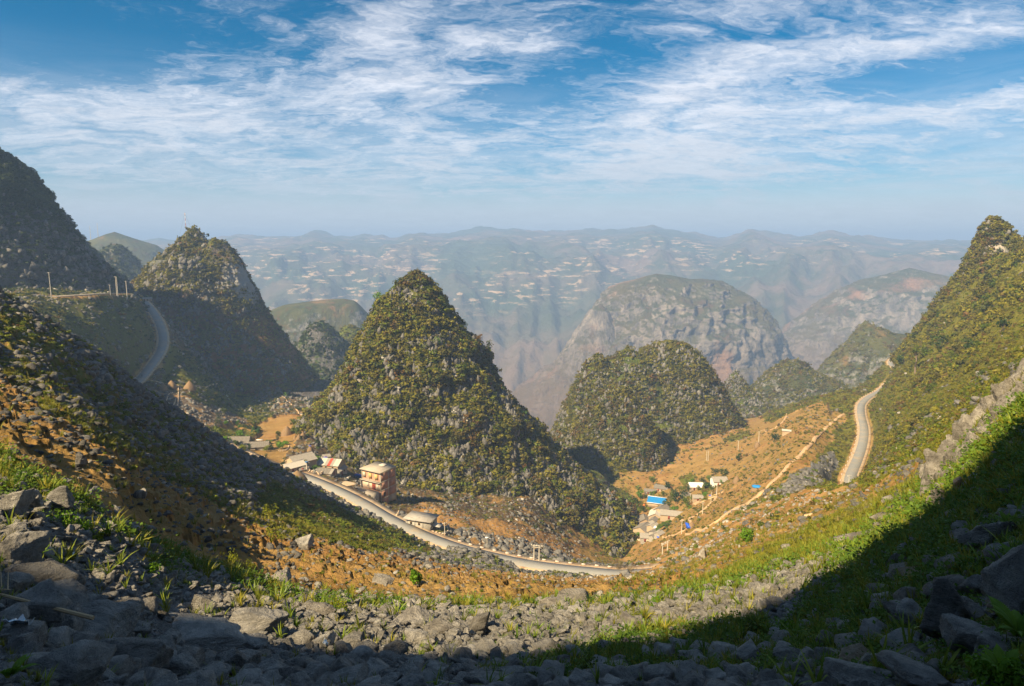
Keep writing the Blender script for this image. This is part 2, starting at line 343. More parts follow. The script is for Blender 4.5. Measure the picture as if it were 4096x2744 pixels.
# ---- relief: rocky bumps whose size follows the ground, fine near the camera
Pxy = np.stack([GX.ravel(), GY.ravel(), np.zeros(GX.size)], 1)
amp_r = np.clip(RR / 120, 0.12, 1.0)
n_big = fbm(Pxy, 1 / 26., 5, .55, True).reshape(NT_, NR_); n_mid = fbm(Pxy, 1 / 5., 5, .6, True, 7.).reshape(NT_, NR_); n_fine = fbm(Pxy, 1.1, 4, .6, True, 9.).reshape(NT_, NR_)
flatf = smooth(.93, .97, soil) * (1 - smooth(.1, .15, rock)) * (RR > 300)
cal = (1 - .85 * flatf)
dz = (n_big - .1) * 2.6 * smooth(30, 160, RR) * cal + (n_mid - .1) * (0.7 + .9 * rock) * smooth(10, 60, RR) * cal * 1.3 + (n_fine - .1) * .28 * smooth(4, 15, RR) * (1 - smooth(120, 260, RR)) + (n_fine) * .10
dz += (fbm(Pxy, 1 / 160., 4, .55, True, 5.).reshape(NT_, NR_)) * 18 * smooth(900, 1500, RR)
_h = 1.7; _q = (GB + dz + (warp * 3.0 + n_mid * .9)) / _h; _f = _q - np.floor(_q); _st = (np.floor(_q) + smooth(.42, .62, _f)) * _h - (warp * 3.0 + n_mid * .9)
_wt = smooth(24, 34, RR) * (1 - smooth(225, 255, RR)) * np.clip(soil * 1.1 + green * .35 - rock * .3, 0, .9) * (PX < 680); dz = dz + (_st - GB - dz) * _wt
for (qx, qy, rr_, rad_, dep_) in ((392.5, 499.5, 278, 6.5, 6.0), (403, 497, 284, 9, 5.5), (418, 503, 284, 9, 3.0)):      # drop below the brick building
    c_ = at(qx, qy, rr_); dz = dz - dep_ * np.exp(-((GX - c_[0]) ** 2 + (GY - c_[1]) ** 2) / rad_ ** 2)
GZ = GB + dz
road_near = np.full(GX.shape, 1e9)
for nm, (line, hw, mg) in ROADS.items():
    m = (RR > 180) & (RR < 950)
    d = np.full(GX.shape, 1e9); z = np.zeros(GX.shape)
    d[m], z[m] = seg_dist(GX[m], GY[m], line)
    k = 1 - smooth(hw + 0.8, hw + mg + 5.0, d); tz = z - 0.35
    GZ = GZ * (1 - k) + tz * k; road_near = np.minimum(road_near, d)
put(1 - smooth(4.2, 6.5, road_near), .75, .25, .15, 1.)
def gz(x, y):
    """height of the finished ground"""
    x = np.atleast_1d(x).astype(float); y = np.atleast_1d(y).astype(float)
    return bil(GZ, _ths, _lr, np.arctan2(x, y), np.log(np.hypot(x, y)))
def gattr(A, x, y): return bil(A, _ths, _lr, np.arctan2(x, y), np.log(np.hypot(x, y)))
def hit(px, py, r0=2.5, r1=1000):
    x, y, z = ray(px, py); h = math.hypot(x, y); rs = np.exp(np.linspace(math.log(r0), math.log(r1), 900))
    d = gz(x / h * rs, y / h * rs) - z / h * rs
    k = np.argmax(d > 0) if (d > 0).any() else int(np.argmin(np.abs(d)))
    r = rs[k]; return np.array([x / h * r, y / h * r, d[k] + z / h * r])
ground_me = mesh_from(np.stack([GX.ravel(), GY.ravel(), GZ.ravel()], 1), grid_faces(NT_, NR_)[:, ::-1], 'ground', True)
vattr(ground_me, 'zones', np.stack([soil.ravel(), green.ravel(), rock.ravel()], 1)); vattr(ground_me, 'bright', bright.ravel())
# ------------------------------------------------------------ materials
MATS = {}
def mat_new(name):
    m = bpy.data.materials.new(name); m.use_nodes = True; N = NT(m.node_tree); N.n.clear(); MATS[name] = m; return m, N
def fin(N, col, rough=0.9, bump=None, bstr=0.5, bdist=0.3, spec=0.15, transl=0.0, metal=0.0):
    ins = {'Base Color': col, 'Roughness': rough, 'Specular IOR Level': spec, 'Metallic': metal}
    nrm = None
    if bump is not None:
        nrm = N.new('ShaderNodeBump', {'Height': bump, 'Strength': bstr, 'Distance': bdist}).outputs[0]; ins['Normal'] = nrm
    b = N.new('ShaderNodeBsdfPrincipled', ins).outputs[0]
    if transl > 0:
        t = N.new('ShaderNodeBsdfTranslucent', {'Color': col}).outputs[0]
        b = N.new('ShaderNodeMixShader', {0: transl, 1: b, 2: t}).outputs[0]
    N.new('ShaderNodeOutputMaterial', {'Surface': b})
def pos(N): return N.new('ShaderNodeNewGeometry').outputs['Position']
def objco(N): return N.new('ShaderNodeTexCoord').outputs['Object']
def ground_mat():
    m, N = mat_new('ground_soil_grass_rock'); p = pos(N)
    z = N.new('ShaderNodeAttribute', attribute_name='zones'); s3 = N.new('ShaderNodeSeparateColor', {0: z.outputs['Color']})
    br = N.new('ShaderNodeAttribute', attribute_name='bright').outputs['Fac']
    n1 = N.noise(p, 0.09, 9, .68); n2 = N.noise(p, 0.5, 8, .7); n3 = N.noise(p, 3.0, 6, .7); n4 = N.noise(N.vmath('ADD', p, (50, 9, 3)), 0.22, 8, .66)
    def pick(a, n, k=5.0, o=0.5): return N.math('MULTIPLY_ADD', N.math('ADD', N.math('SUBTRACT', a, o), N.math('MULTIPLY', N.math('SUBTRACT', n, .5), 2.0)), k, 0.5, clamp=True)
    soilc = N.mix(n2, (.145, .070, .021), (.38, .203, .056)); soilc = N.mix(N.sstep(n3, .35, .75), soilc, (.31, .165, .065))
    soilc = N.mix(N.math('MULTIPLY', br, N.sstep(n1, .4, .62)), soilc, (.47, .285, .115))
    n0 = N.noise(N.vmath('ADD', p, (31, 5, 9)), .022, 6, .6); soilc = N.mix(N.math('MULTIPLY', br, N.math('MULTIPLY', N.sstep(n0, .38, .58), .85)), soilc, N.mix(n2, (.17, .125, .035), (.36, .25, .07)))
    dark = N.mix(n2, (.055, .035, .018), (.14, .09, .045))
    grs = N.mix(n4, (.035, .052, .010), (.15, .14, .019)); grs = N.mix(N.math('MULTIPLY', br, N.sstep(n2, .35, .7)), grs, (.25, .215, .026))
    rck = N.mix(n3, (.075, .073, .075), (.26, .25, .24))
    c = N.mix(pick(s3.outputs[0], n1), dark, soilc)
    c = N.mix(pick(s3.outputs[1], N.math('MULTIPLY_ADD', n2, .5, N.math('MULTIPLY', n4, .5)), 6, .55), c, grs)
    c = N.mix(pick(s3.outputs[2], N.noise(N.vmath('ADD', p, (7, 70, 7)), .7, 7, .72), 8, .62), c, rck)
    h = N.math('ADD', N.math('MULTIPLY', n2, 1.6), N.math('MULTIPLY', n3, .35))
    fin(N, c, .95, h, .8, .8, .1); return m
def karst_mat(name, veg=.5, rockl=(.30, .285, .26), rockd=(.085, .08, .075), g1=(.035, .055, .012), g2=(.13, .13, .022), brown=(.10, .055, .025), sc_=1.0, white=.0, patches=0.0, soilc=(.30, .12, .05), low=None):
    """limestone hill: pale and dark streaked rock showing through scrub, scrub thicker where it is less steep"""
    m, N = mat_new(name); g = N.new('ShaderNodeNewGeometry'); p = g.outputs['Position']
    up = N.new('ShaderNodeSeparateXYZ', {0: g.outputs['Normal']}).outputs[2]
    st = N.vmath('MULTIPLY', p, (1, 1, .35))
    nr = N.noise(st, .22 * sc_, 8, .72, .4); nr2 = N.noise(st, .9 * sc_, 6, .7)
    nb = N.noise(p, .035 * sc_, 6, .62); nc = N.noise(p, .16 * sc_, 8, .7)
    rock = N.mix(N.sstep(nr, .3, .72), rockd, rockl); rock = N.mix(N.math('MULTIPLY', N.sstep(nr2, .55, .8), .5 + white), rock, (.52, .49, .44))
    vegc = N.mix(N.sstep(nb, .35, .65), g1, g2); vegc = N.mix(N.sstep(nc, .52, .7), vegc, brown)
    f = N.math('ADD', N.math('ADD', N.math('MULTIPLY', nc, .9), N.math('MULTIPLY', nb, .7)), N.math('MULTIPLY', up, .35))
    f = N.sstep(f, 1.28 - veg * .75, 1.45 - veg * .75)
    c = N.mix(f, rock, vegc)
    if patches:
        q = N.noise(N.vmath('ADD', p, (900, 20, 0)), .028 * sc_, 7, .6)
        c = N.mix(N.math('MULTIPLY', N.sstep(q, .56, .66), patches), c, N.mix(nc, soilc, (soilc[0] * 1.7, soilc[1] * 1.7, soilc[2] * 1.6)))
    if low:
        hz = N.new('ShaderNodeSeparateXYZ', {0: p}).outputs[2]
        c = N.mix(N.math('MULTIPLY', N.sstep(N.math('ADD', hz, N.math('MULTIPLY', N.math('SUBTRACT', nb, .5), 90)), low[1], low[0]), low[2]), c, N.mix(nc, *(low[3:] or ((.16, .07, .035), (.36, .16, .08)))))
    h = N.math('ADD', N.math('MULTIPLY', nr, 2.0), N.math('MULTIPLY', nr2, .6))
    fin(N, c, .95, h, 1.0, 1.2 / sc_, .1); return m
def far_mat():
    m, N = mat_new('far_plateau'); g = N.new('ShaderNodeNewGeometry'); p = g.outputs['Position']
    up = N.new('ShaderNodeSeparateXYZ', {0: g.outputs['Normal']}).outputs[2]; hz = N.new('ShaderNodeSeparateXYZ', {0: p}).outputs[2]
    n1 = N.noise(p, .0011, 8, .6); n2 = N.noise(p, .0045, 8, .62); n3 = N.noise(p, .016, 6, .7)
    base = N.mix(N.sstep(n1, .38, .62), (.055, .075, .045), (.17, .12, .095)); base = N.mix(N.sstep(n2, .42, .68), base, (.045, .06, .03))
    base = N.mix(N.math('MULTIPLY', N.sstep(hz, -350, -750), .6), base, N.mix(n2, (.19, .12, .08), (.27, .17, .11)))
    # cultivated shelves: flat pale strips following the contour
    ct = N.new('ShaderNodeTexNoise', {'Vector': N.vmath('MULTIPLY', p, (1, 1, 9)), 'Scale': .0058, 'Detail': 7, 'Roughness': .68}).outputs['Fac']
    fld = N.math('MULTIPLY', N.sstep(ct, .552, .59), N.sstep(N.noise(N.vmath('ADD', p, (5000, 0, 0)), .0009, 3, .5), .44, .56))
    fld = N.math('MULTIPLY', fld, N.math('MULTIPLY', N.sstep(hz, -480, -300), N.sstep(hz, 60, -10)))
    base = N.mix(N.math('MULTIPLY', fld, .85), base, (.52, .37, .25))
    base = N.mix(N.math('MULTIPLY', N.sstep(n3, .5, .8), .4), base, (.03, .045, .02))
    fin(N, base, 1.0, N.math('ADD', N.math('MULTIPLY', n2, 60), N.math('MULTIPLY', n3, 18)), .8, 1.0, .05); return m
def simple(name, col, var=.15, scale=2.0, rough=.85, bump=.0, bd=.02, spec=.2, metal=0.0, world=False, dirt=None, transl=0):
    m, N = mat_new(name); v = pos(N) if world else objco(N)
    n = N.noise(v, scale, 6, .6); n2 = N.noise(v, scale * 6, 4, .6)
    a = tuple(x * (1 - var) for x in col); b = tuple(min(1, x * (1 + var)) for x in col)
    c = N.mix(N.math('ADD', N.math('MULTIPLY', n, .7), N.math('MULTIPLY', n2, .3)), a, b)
    if dirt: c = N.mix(N.math('MULTIPLY', N.sstep(N.noise(v, scale * .7, 7, .65), .48, .68), .8), c, dirt)
    fin(N, c, rough, n2 if bump else None, bump, bd, spec, transl, metal); return m
M_ground = ground_mat()
M_cone = karst_mat('limestone_scrub_near', .48, white=.1, g1=(.03, .052, .010), g2=(.135, .135, .02))
M_coneL = karst_mat('limestone_brown_scrub', .58, rockl=(.20, .165, .14), brown=(.13, .062, .03), patches=.5, soilc=(.15, .075, .035), low=(-112, -25, .7))
M_hill2 = karst_mat('limestone_green_scrub', .66, white=.1, g2=(.12, .14, .02))
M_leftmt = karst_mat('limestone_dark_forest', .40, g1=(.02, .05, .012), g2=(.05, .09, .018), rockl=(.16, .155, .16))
M_mid = karst_mat('hazy_hill', .60, sc_=.35, patches=.5, g1=(.04, .055, .02), g2=(.11, .105, .035), soilc=(.26, .13, .07), low=(-420, -230, .7, (.13, .08, .05), (.26, .15, .09)))
M_dome = karst_mat('dome_mountain_rock', .50, sc_=.10, white=.3, patches=.9, rockl=(.36, .30, .26), g1=(.05, .065, .025), g2=(.12, .10, .045), brown=(.13, .085, .055), soilc=(.22, .125, .085), low=(-600, -300, .75, (.13, .085, .06), (.25, .16, .105)))
M_far = far_mat()
# ------------------------------------------------------------ hills: solid bodies with a measured outline on both sides
HILL = {}
def hill(name, D, left, right, base, mat, nu=260, nv=160, depth=1.0, rough=1.0, seed=0.0, flute=1.0, front=None, lean=0.0, warpf=1.0, sm=True, edge=None):
    """left/right: outline from the top down (photo positions), standing at distance D; base: lowest height"""
    cx = left[0][0]; ang = None
    ax, ay, _ = ray(cx, left[0][1]); h = math.hypot(ax, ay); dirv = np.array([ax / h, ay / h]); side = np.array([dirv[1], -dirv[0]])
    def prof(pts):
        out = []
        for x, y in pts:
            # plane through the axis, square to the sight line
            rx, ry, rz = ray(x, y); t = D / (rx * dirv[0] + ry * dirv[1]); out.append(((rx * side[0] + ry * side[1]) * t, rz * t))
        return np.array(out)
    L = prof(left); Rr = prof(right); top = max(L[0, 1], Rr[0, 1])
    def rad(P, z, sg):
        r = np.abs(P[:, 0] * sg); zz = P[:, 1]
        o = np.argsort(zz); r0 = np.interp(z, zz[o], r[o])
        lowz = zz.min(); sl = max(0.4, (r[np.argmin(zz)] - r[o][min(1, len(o) - 1)]) / max(1, zz[o][min(1, len(o) - 1)] - lowz))
        return np.where(z < lowz, r[np.argmin(zz)] + (lowz - z) * min(sl, 1.3), r0)
    H = top - base
    s = np.linspace(0, 1, nv) ** 1.0; zs = top - H * s
    # rounder tip: the first levels close the cap
    rl = rad(L, zs, -1); rr = rad(Rr, zs, 1); cap = np.sqrt(np.clip(s / .03, 0, 1)); rl *= 1; rr *= 1
    rl[0] = 0; rr[0] = 0
    ff = front if front else depth; rb = (rl + rr) / 2 * depth; rf = (rl + rr) / 2 * ff
    ph = np.linspace(0, 2 * pi, nu, endpoint=False)
    c, s_ = np.cos(ph)[:, None], np.sin(ph)[:, None]            # c: sideways, s_: away
    wR = np.clip(c, 0, 1) ** 2; wL = np.clip(-c, 0, 1) ** 2; wB = np.clip(s_, 0, 1) ** 2; wF = np.clip(-s_, 0, 1) ** 2
    Rm = wR * rr + wL * rl + wB * rb + wF * rf
    px_ = c * Rm; py_ = s_ * Rm + lean * (zs - base)[None, :] ; pz = np.broadcast_to(zs, Rm.shape)
    cxy = dirv * D
    X = cxy[0] + side[0] * px_ + dirv[0] * py_; Y = cxy[1] + side[1] * px_ + dirv[1] * py_
    P = np.stack([X, Y, pz], -1).reshape(-1, 3).astype(float)
    size = H; k = size / 110.
    outv = np.stack([(side[0] * c + dirv[0] * s_) * np.ones_like(Rm), (side[1] * c + dirv[1] * s_) * np.ones_like(Rm), np.full_like(Rm, .25)], -1).reshape(-1, 3)
    q = P / k + seed * 37.7
    big = fbm(q, 1 / 34., 4, .5) * 7.0 * warpf
    fl = fbm(q * [1, 1, .28], 1 / 7.5, 5, .6, True, 3.) * 2.6 * flute
    fine = fbm(q * [1, 1, .6], 1 / 2.6, 3, .6, True, 5.) * 1.0 * flute
    led = fbm(q * [.35, .35, 1.5], 1 / 16., 3, .55, True, 11.) * 1.6
    taper = np.clip(np.minimum(Rm / (24 * k), 1), .06, 1).reshape(-1)
    sidef = 1 - .45 * (np.abs(c) ** 6 * np.ones_like(Rm)).reshape(-1)
    gul = fbm(q * [1, 1, .4], 1 / 17., 3, .5, True, 23.) * 3.0 * warpf * sidef
    d = (big * sidef + gul + fl + fine + led * 1.4 - 2.6) * k * rough * taper
    P = P + outv * d[:, None]
    me = mesh_from(P, grid_faces(nu, nv, True)[:, ::-1], name, sm)
    o = link(name, me, mat); tag(o, kind='structure')
    HILL.setdefault(name, []).append((P.reshape(nu, nv, 3), D))
    return o
def pk(*a): return [(x * D2P, y * D2P) for x, y in a]
hill('central_cone', 430, pk((952,627),(930,641),(902,666),(872,704),(853,745),(830,795),(806,850),(778,885),(745,920),(715,955),(670,1000),(600,1060)),
     pk((952,627),(978,647),(1010,688),(1044,738),(1086,790),(1118,845),(1140,890),(1170,935),(1205,975),(1235,1010),(1275,1045),(1330,1085),(1390,1120),(1440,1165),(1475,1230)), -205, M_cone, 640, 400, .95, 1.0, 1.0, 1.25, front=.86)
hill('left_cone', 760, pk((432,521),(410,548),(382,582),(345,620),(315,650),(288,672),(250,720)),
     pk((432,520),(455,530),(475,560),(500,572),(535,590),(565,640),(590,685),(620,740),(655,790),(690,830),(730,872),(780,930)), -150, M_coneL, 420, 260, .9, .9, 2.0)
hill('left_cone_shoulder', 745, pk((490,543),(478,552),(465,580),(430,640),(380,720)), pk((490,543),(520,556),(552,600),(575,650),(600,705),(640,765),(690,830)), -150, M_coneL, 260, 180, .9, .8, 2.6)
hill('left_mountain', 660, pk((-260,180),(-420,300),(-560,420),(-700,600),(-800,760)),
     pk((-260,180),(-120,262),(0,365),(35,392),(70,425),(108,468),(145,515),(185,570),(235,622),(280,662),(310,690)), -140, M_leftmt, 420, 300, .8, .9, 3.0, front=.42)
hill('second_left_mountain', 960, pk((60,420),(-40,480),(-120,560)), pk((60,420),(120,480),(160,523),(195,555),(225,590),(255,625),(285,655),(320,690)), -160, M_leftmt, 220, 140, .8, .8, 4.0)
hill('round_left_hill', 1350, pk((268,557),(245,562),(225,580),(200,620),(160,680)), pk((268,557),(290,570),(315,600),(342,632),(365,660),(400,700)), -190, M_mid, 220, 120, .8, .6, 5.)
hill('far_left_hill', 2400, pk((262,530),(240,536),(215,546),(190,556),(120,600)), pk((262,530),(290,540),(325,552),(355,560),(378,575),(420,620)), -260, M_mid, 220, 90, .8, .45, 6., warpf=.5)
hill('double_hill', 690, pk((1535,780),(1500,787),(1472,802),(1445,830),(1415,870),(1375,940),(1330,1040)),
     pk((1535,780),(1562,788),(1590,805),(1618,838),(1640,875),(1660,910),(1682,945),(1700,975),(1735,995),(1770,1020)), -215, M_hill2, 460, 300, .8, .75, 7., warpf=.7)
hill('double_hill_second_summit', 665, pk((1438,792),(1415,805),(1392,822),(1365,850),(1335,890),(1300,940),(1270,985)), pk((1438,792),(1456,806),(1485,830),(1530,890),(1590,1000)), -215, M_hill2, 300, 240, .8, .7, 8., warpf=.6)
hill('double_hill_third_summit', 655, pk((1365,806),(1345,825),(1325,860),(1305,895),(1288,935),(1270,975),(1250,1010),(1225,1040)), pk((1365,806),(1385,820),(1400,850),(1440,930),(1480,1010)), -215, M_hill2, 300, 240, .8, .7, 9., warpf=.6)
hill('double_hill_buttress', 575, pk((1400,880),(1370,900),(1340,935),(1300,980),(1262,1020),(1225,1060)), pk((1400,880),(1435,890),(1465,930),(1490,975),(1505,1010),(1530,1060)), -215, M_hill2, 280, 200, .7, .75, 10., warpf=.7)
hill('small_pinnacle', 900, pk((1683,847),(1670,858),(1660,880),(1655,910),(1640,950)), pk((1683,847),(1698,865),(1715,890),(1738,912),(1770,935),(1820,955)), -260, M_hill2, 220, 160, .8, .6, 11.)
hill('low_scrub_hill', 1050, pk((1820,820),(1790,828),(1760,845),(1730,875),(1700,910)), pk((1820,820),(1842,830),(1862,850),(1900,868),(1930,882),(1975,920)), -340, M_mid, 240, 160, .7, .6, 12.)
hill('pointed_scrub_hill', 1300, pk((1978,732),(1958,752),(1940,778),(1915,800),(1885,830),(1850,870)), pk((1978,732),(1998,745),(2020,752),(2045,765),(2085,772),(2160,800)), -460, M_mid, 260, 160, .6, .7, 13.)
hill('right_small_summit', 1150, pk((2125,716),(2112,728),(2098,760),(2080,800)), pk((2125,716),(2145,735),(2180,790)), -300, M_hill2, 160, 100, .8, .6, 14.)
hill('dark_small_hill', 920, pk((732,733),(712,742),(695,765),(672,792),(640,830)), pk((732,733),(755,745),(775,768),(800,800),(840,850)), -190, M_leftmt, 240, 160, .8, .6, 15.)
hill('dark_small_hill', 960, pk((802,741),(785,748),(770,765),(750,800)), pk((802,741),(822,752),(845,790),(860,830)), -190, M_hill2, 160, 100, .8, .6, 16.)
hill('green_far_ridge', 1700, pk((785,683),(740,686),(700,692),(650,698),(615,712),(560,760)), pk((785,683),(810,688),(838,715),(880,760),(920,800)), -420, M_mid, 260, 120, .6, .4, 17., warpf=.6)
hill('dome_mountain', 2600, pk((1500,626),(1478,632),(1455,642),(1432,652),(1405,664),(1385,690),(1350,745),(1310,800),(1260,850),(1180,905),(1100,960)),
     pk((1500,626),(1545,632),(1585,645),(1630,648),(1668,668),(1712,692),(1748,722),(1770,752),(1785,780),(1788,805),(1805,860)), -950, M_dome, 460, 300, .8, .8, 18., flute=1.6, warpf=1.7)
hill('cliff_mountain', 2420, pk((1372,695),(1350,708),(1330,742),(1305,790),(1270,840),(1215,885),(1130,935),(1040,985)), pk((1372,695),(1392,712),(1402,745),(1420,800),(1470,880),(1560,960)), -950, M_dome, 340, 240, .8, .75, 19., flute=1.7, warpf=1.4)
hill('rocky_right_mountain', 3300, pk((2080,612),(1990,640),(1930,660),(1870,700),(1830,730),(1795,760),(1765,830)), pk((2080,612),(2200,560),(2260,560),(2400,700),(2600,900)), -1000, M_dome, 420, 240, .6, .7, 20., flute=1.6, warpf=1.4)
hill('right_peak', 640, pk((2272,496),(2250,520),(2236,545),(2222,580),(2200,625),(2175,660),(2140,705)), pk((2272,496),(2300,520),(2325,550),(2360,580),(2420,640)), -100, M_hill2, 340, 220, .8, .7, 21., warpf=.5)
# pale cliff faces where the scrub leaves the rock bare
PALE = []
def pale_face(hname, mat, x, y, rad, col=(.46, .41, .35)):
    P = HILL[hname][0][0].reshape(-1, 3); px, py = proj(P); dd = np.hypot(px - x * D2P, py - y * D2P) + np.linalg.norm(P, axis=1) * .02; c = P[dd.argmin()]; PALE.append((c, rad))
    N = NT(mat.node_tree); b = [n for n in N.n if n.type == 'BSDF_PRINCIPLED'][0]; src = b.inputs['Base Color'].links[0].from_socket
    p = N.new('ShaderNodeNewGeometry').outputs['Position']; q = N.vmath('MULTIPLY', N.vmath('SUBTRACT', p, tuple(c)), (1, 1, .8)); d = N.vmath('LENGTH', q)
    nz = N.noise(N.vmath('MULTIPLY', p, (1, 1, .3)), .35, 6, .7); f = N.sstep(N.math('ADD', N.math('DIVIDE', d, rad), N.math('MULTIPLY', nz, 1.1)), 1.75, 1.0)
    N.put(b.inputs['Base Color'], N.mix(f, src, N.mix(N.noise(p, 1.2, 6, .7), tuple(k * .5 for k in col), col)))
M_peak = karst_mat('right_peak_scrub', .66, white=.1, g2=(.12, .14, .02))
for o_ in C.objects:
    if o_.name.startswith('right_peak'): o_.data.materials[0] = M_peak
pale_face('right_peak', M_peak, 2275, 572, 8.5, (.50, .44, .37))
pale_face('left_cone', M_coneL, 548, 655, 24, (.42, .40, .38)); pale_face('left_cone_shoulder', M_coneL, 562, 640, 18, (.42, .40, .38))
pale_face('central_cone', M_cone, 822, 878, 7)
pale_face('double_hill', M_hill2, 1480, 985, 7)
# far range
def far_range():
    th = np.linspace(-1.1, 1.1, 560); lr = np.concatenate([np.linspace(math.log(2500), math.log(8800), 430), np.linspace(math.log(8900), math.log(20000), 20)])
    T, L = np.meshgrid(th, lr, indexing='ij'); r = np.exp(L); X = r * np.sin(T); Y = r * np.cos(T)
    z = np.interp(r, [2500, 3300, 4200, 5200, 6200, 7000, 7700, 8300, 20000], [-980, -830, -560, -330, -190, -110, -30, -60, -260])
    p = np.stack([X.ravel(), Y.ravel(), np.zeros(X.size)], 1)
    ta = fbm(np.stack([T.ravel() * 9, L.ravel() * 1.3, np.zeros(X.size)], 1), 1.0, 5, .5, True, 2.).reshape(X.shape)
    n1 = fbm(p, 1 / 1500., 6, .52, True, 8.).reshape(X.shape); n2 = fbm(p, 1 / 420., 6, .55, True, 1.).reshape(X.shape)
    mid = smooth(2500, 3400, r) * (1 - smooth(7000, 8000, r) * .75)
    z = z + mid * (ta * 190 + n1 * 150 + n2 * 62) + n2 * 22
    # skyline: small karst summits on the rim
    crest = [(-560, 236), (0, 243), (162, 244), (200, 243), (225, 240), (262, 240), (298, 237), (315, 233), (335, 238), (393, 239), (420, 234), (450, 235), (480, 231), (515, 230), (545, 233), (570, 232), (600, 233), (635, 231), (653, 228), (670, 232), (700, 236), (722, 239), (752, 232), (775, 237), (800, 238), (833, 233), (857, 238), (900, 244), (940, 243), (972, 243), (1100, 240), (1500, 240)]
    cth = np.array([math.atan2(ray(x, y)[0], ray(x, y)[1]) for x, y in crest]); ct = np.array([ray(x, y)[2] / math.hypot(*ray(x, y)[:2]) for x, y in crest])
    want = np.interp(T, cth, ct) * r + n2 * 10 + np.maximum(0, fbm(p, 1 / 380., 3, .5, False, 4.).reshape(X.shape)) * 120
    k = smooth(6900, 7700, r) * (1 - smooth(7900, 8600, r)); z = z * (1 - k) + want * k
    lim = want - (7700 - r) * .045; z = np.where(r < 7700, np.minimum(z, lim), z)
    z = np.where(r > 8300, np.minimum(z, want - 40), z)
    me = mesh_from(np.stack([X.ravel(), Y.ravel(), z.ravel()], 1), grid_faces(*X.shape)[:, ::-1], 'far_mountains', True)
    tag(link('far_mountains', me, M_far), kind='structure')
far_range()
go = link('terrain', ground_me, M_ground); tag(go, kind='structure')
def box_mesh(x0, x1, y0, y1, z0, z1):
    v = [(x, y, z) for x in (x0, x1) for y in (y0, y1) for z in (z0, z1)]
    return mesh_from(v, [(0, 1, 3, 2), (4, 6, 7, 5), (0, 4, 5, 1), (2, 3, 7, 6), (0, 2, 6, 4), (1, 5, 7, 3)], 'box')
def haze():
    m, N = mat_new('haze_air'); 
    v = N.new('ShaderNodeVolumePrincipled', {'Color': (.40, .60, 1.0, 1), 'Density': 2.1e-4, 'Anisotropy': 0.0})
    N.new('ShaderNodeOutputMaterial', {'Volume': v})
    try: m.cycles.homogeneous_volume = True
    except Exception: pass
    tag(link('haze', box_mesh(-21000, 21000, -2000, 21000, -1200, 130), m), kind='stuff')
haze()
def rear_ridge():
    """the crest behind the camera, whose shade covers the near scree"""
    edge = [(-60, 470), (0, 478), (57, 492), (130, 534), (200, 575), (280, 608), (390, 628), (525, 640), (600, 634), (656, 622), (740, 600), (810, 585), (850, 560), (885, 520), (918, 492), (960, 450), (1000, 405), (1024, 378), (1100, 340)]
    hc = math.hypot(S[0], S[1]); hd = np.array([S[0], S[1]]) / hc; pp = np.array([-hd[1], hd[0]]) * -1; pp = np.array([0.0 + -hd[1], hd[0]]); pp = pp if pp[0] > 0 else -pp
    e = np.array(edge, float); tt = np.linspace(0, len(e) - 1, 260); ex = np.interp(tt, np.arange(len(e)), e[:, 0]); ey = np.interp(tt, np.arange(len(e)), e[:, 1])
    sv = []; hv = []
    for x, y in zip(ex, ey):
        p = hit(x, y, 3, 120); b = p[:2] @ hd; sv.append(p[:2] @ pp); hv.append(p[2] + (44 - b) * S[2] / hc)
    sv = np.array(sv); hv = np.array(hv); sg = np.arange(sv.min() - 4, sv.max() + 70, 2.0); H = []
    for q in sg:
        m = np.abs(sv - q) < 2.0; H.append(hv[m].min() if m.any() else np.nan)
    H = np.array(H); ok = ~np.isnan(H); H = np.interp(sg, sg[ok], H[ok]); H = np.convolve(np.pad(H, 1, 'edge'), [.25, .5, .25], 'valid') - .8
    H = np.where(sg > sv.max(), H + (sg - sv.max()) * .25, H)
    crest = np.stack([hd[0] * 44 + pp[0] * sg, hd[1] * 44 + pp[1] * sg, H], 1)
    us = np.concatenate([np.linspace(-1, 0, 24), np.linspace(0, 1, 18)[1:]]); V = []
    for c in crest:
        for u in us:
            if u <= 0: q = c[:2] + hd * u * 36; z = c[2] - (c[2] + 4) * (-u) ** .9
            else: q = c[:2] + hd * u * 140; z = c[2] - (u ** 1.5) * 90
            V.append((q[0], q[1], z))
    V = np.array(V); n = fbm(V, 1 / 7., 5, .55, True) * 1.1; V[:, 2] += n - .5
    me = mesh_from(V, grid_faces(len(crest), len(us)), 'rear_slope', True)
    vattr(me, 'zones', np.tile([.4, .5, .7], (len(V), 1))); vattr(me, 'bright', np.zeros(len(V)))
    tag(link('rear_hillside', me, M_ground), kind='structure')
rear_ridge()
# ------------------------------------------------------------ small shapes reused many times (their meshes are shared)
PR = np.random.default_rng(11)
def leaf_mat(name, cols, transl=.25, var=.35, rough=.6):
    """foliage whose tint differs from plant to plant and clump to clump"""
    m, N = mat_new(name); rnd = N.new('ShaderNodeObjectInfo').outputs['Random']
    c = None; n = len(cols)
    stops = [(i / (n - 1) * .98 + .01, cols[i]) for i in range(n)]
    loc = N.new('ShaderNodeObjectInfo').outputs['Location']
    reg = N.noise(loc, .055, 5, .65); f_ = N.math('ADD', N.math('MULTIPLY', rnd, .45), N.math('MULTIPLY', N.sstep(reg, .28, .72), .6), clamp=True)
    base = N.ramp(f_, stops)
    nz = N.noise(objco(N), 2.3, 4, .7); sc = N.math('MULTIPLY_ADD', nz, var * 4, 1 - var * 2)
    v = N.new('ShaderNodeVectorMath', operation='SCALE'); N.l.new(base, v.inputs[0]); N.l.new(sc, v.inputs['Scale'])
    fin(N, v.outputs[0], rough, transl=transl, spec=.2); return m
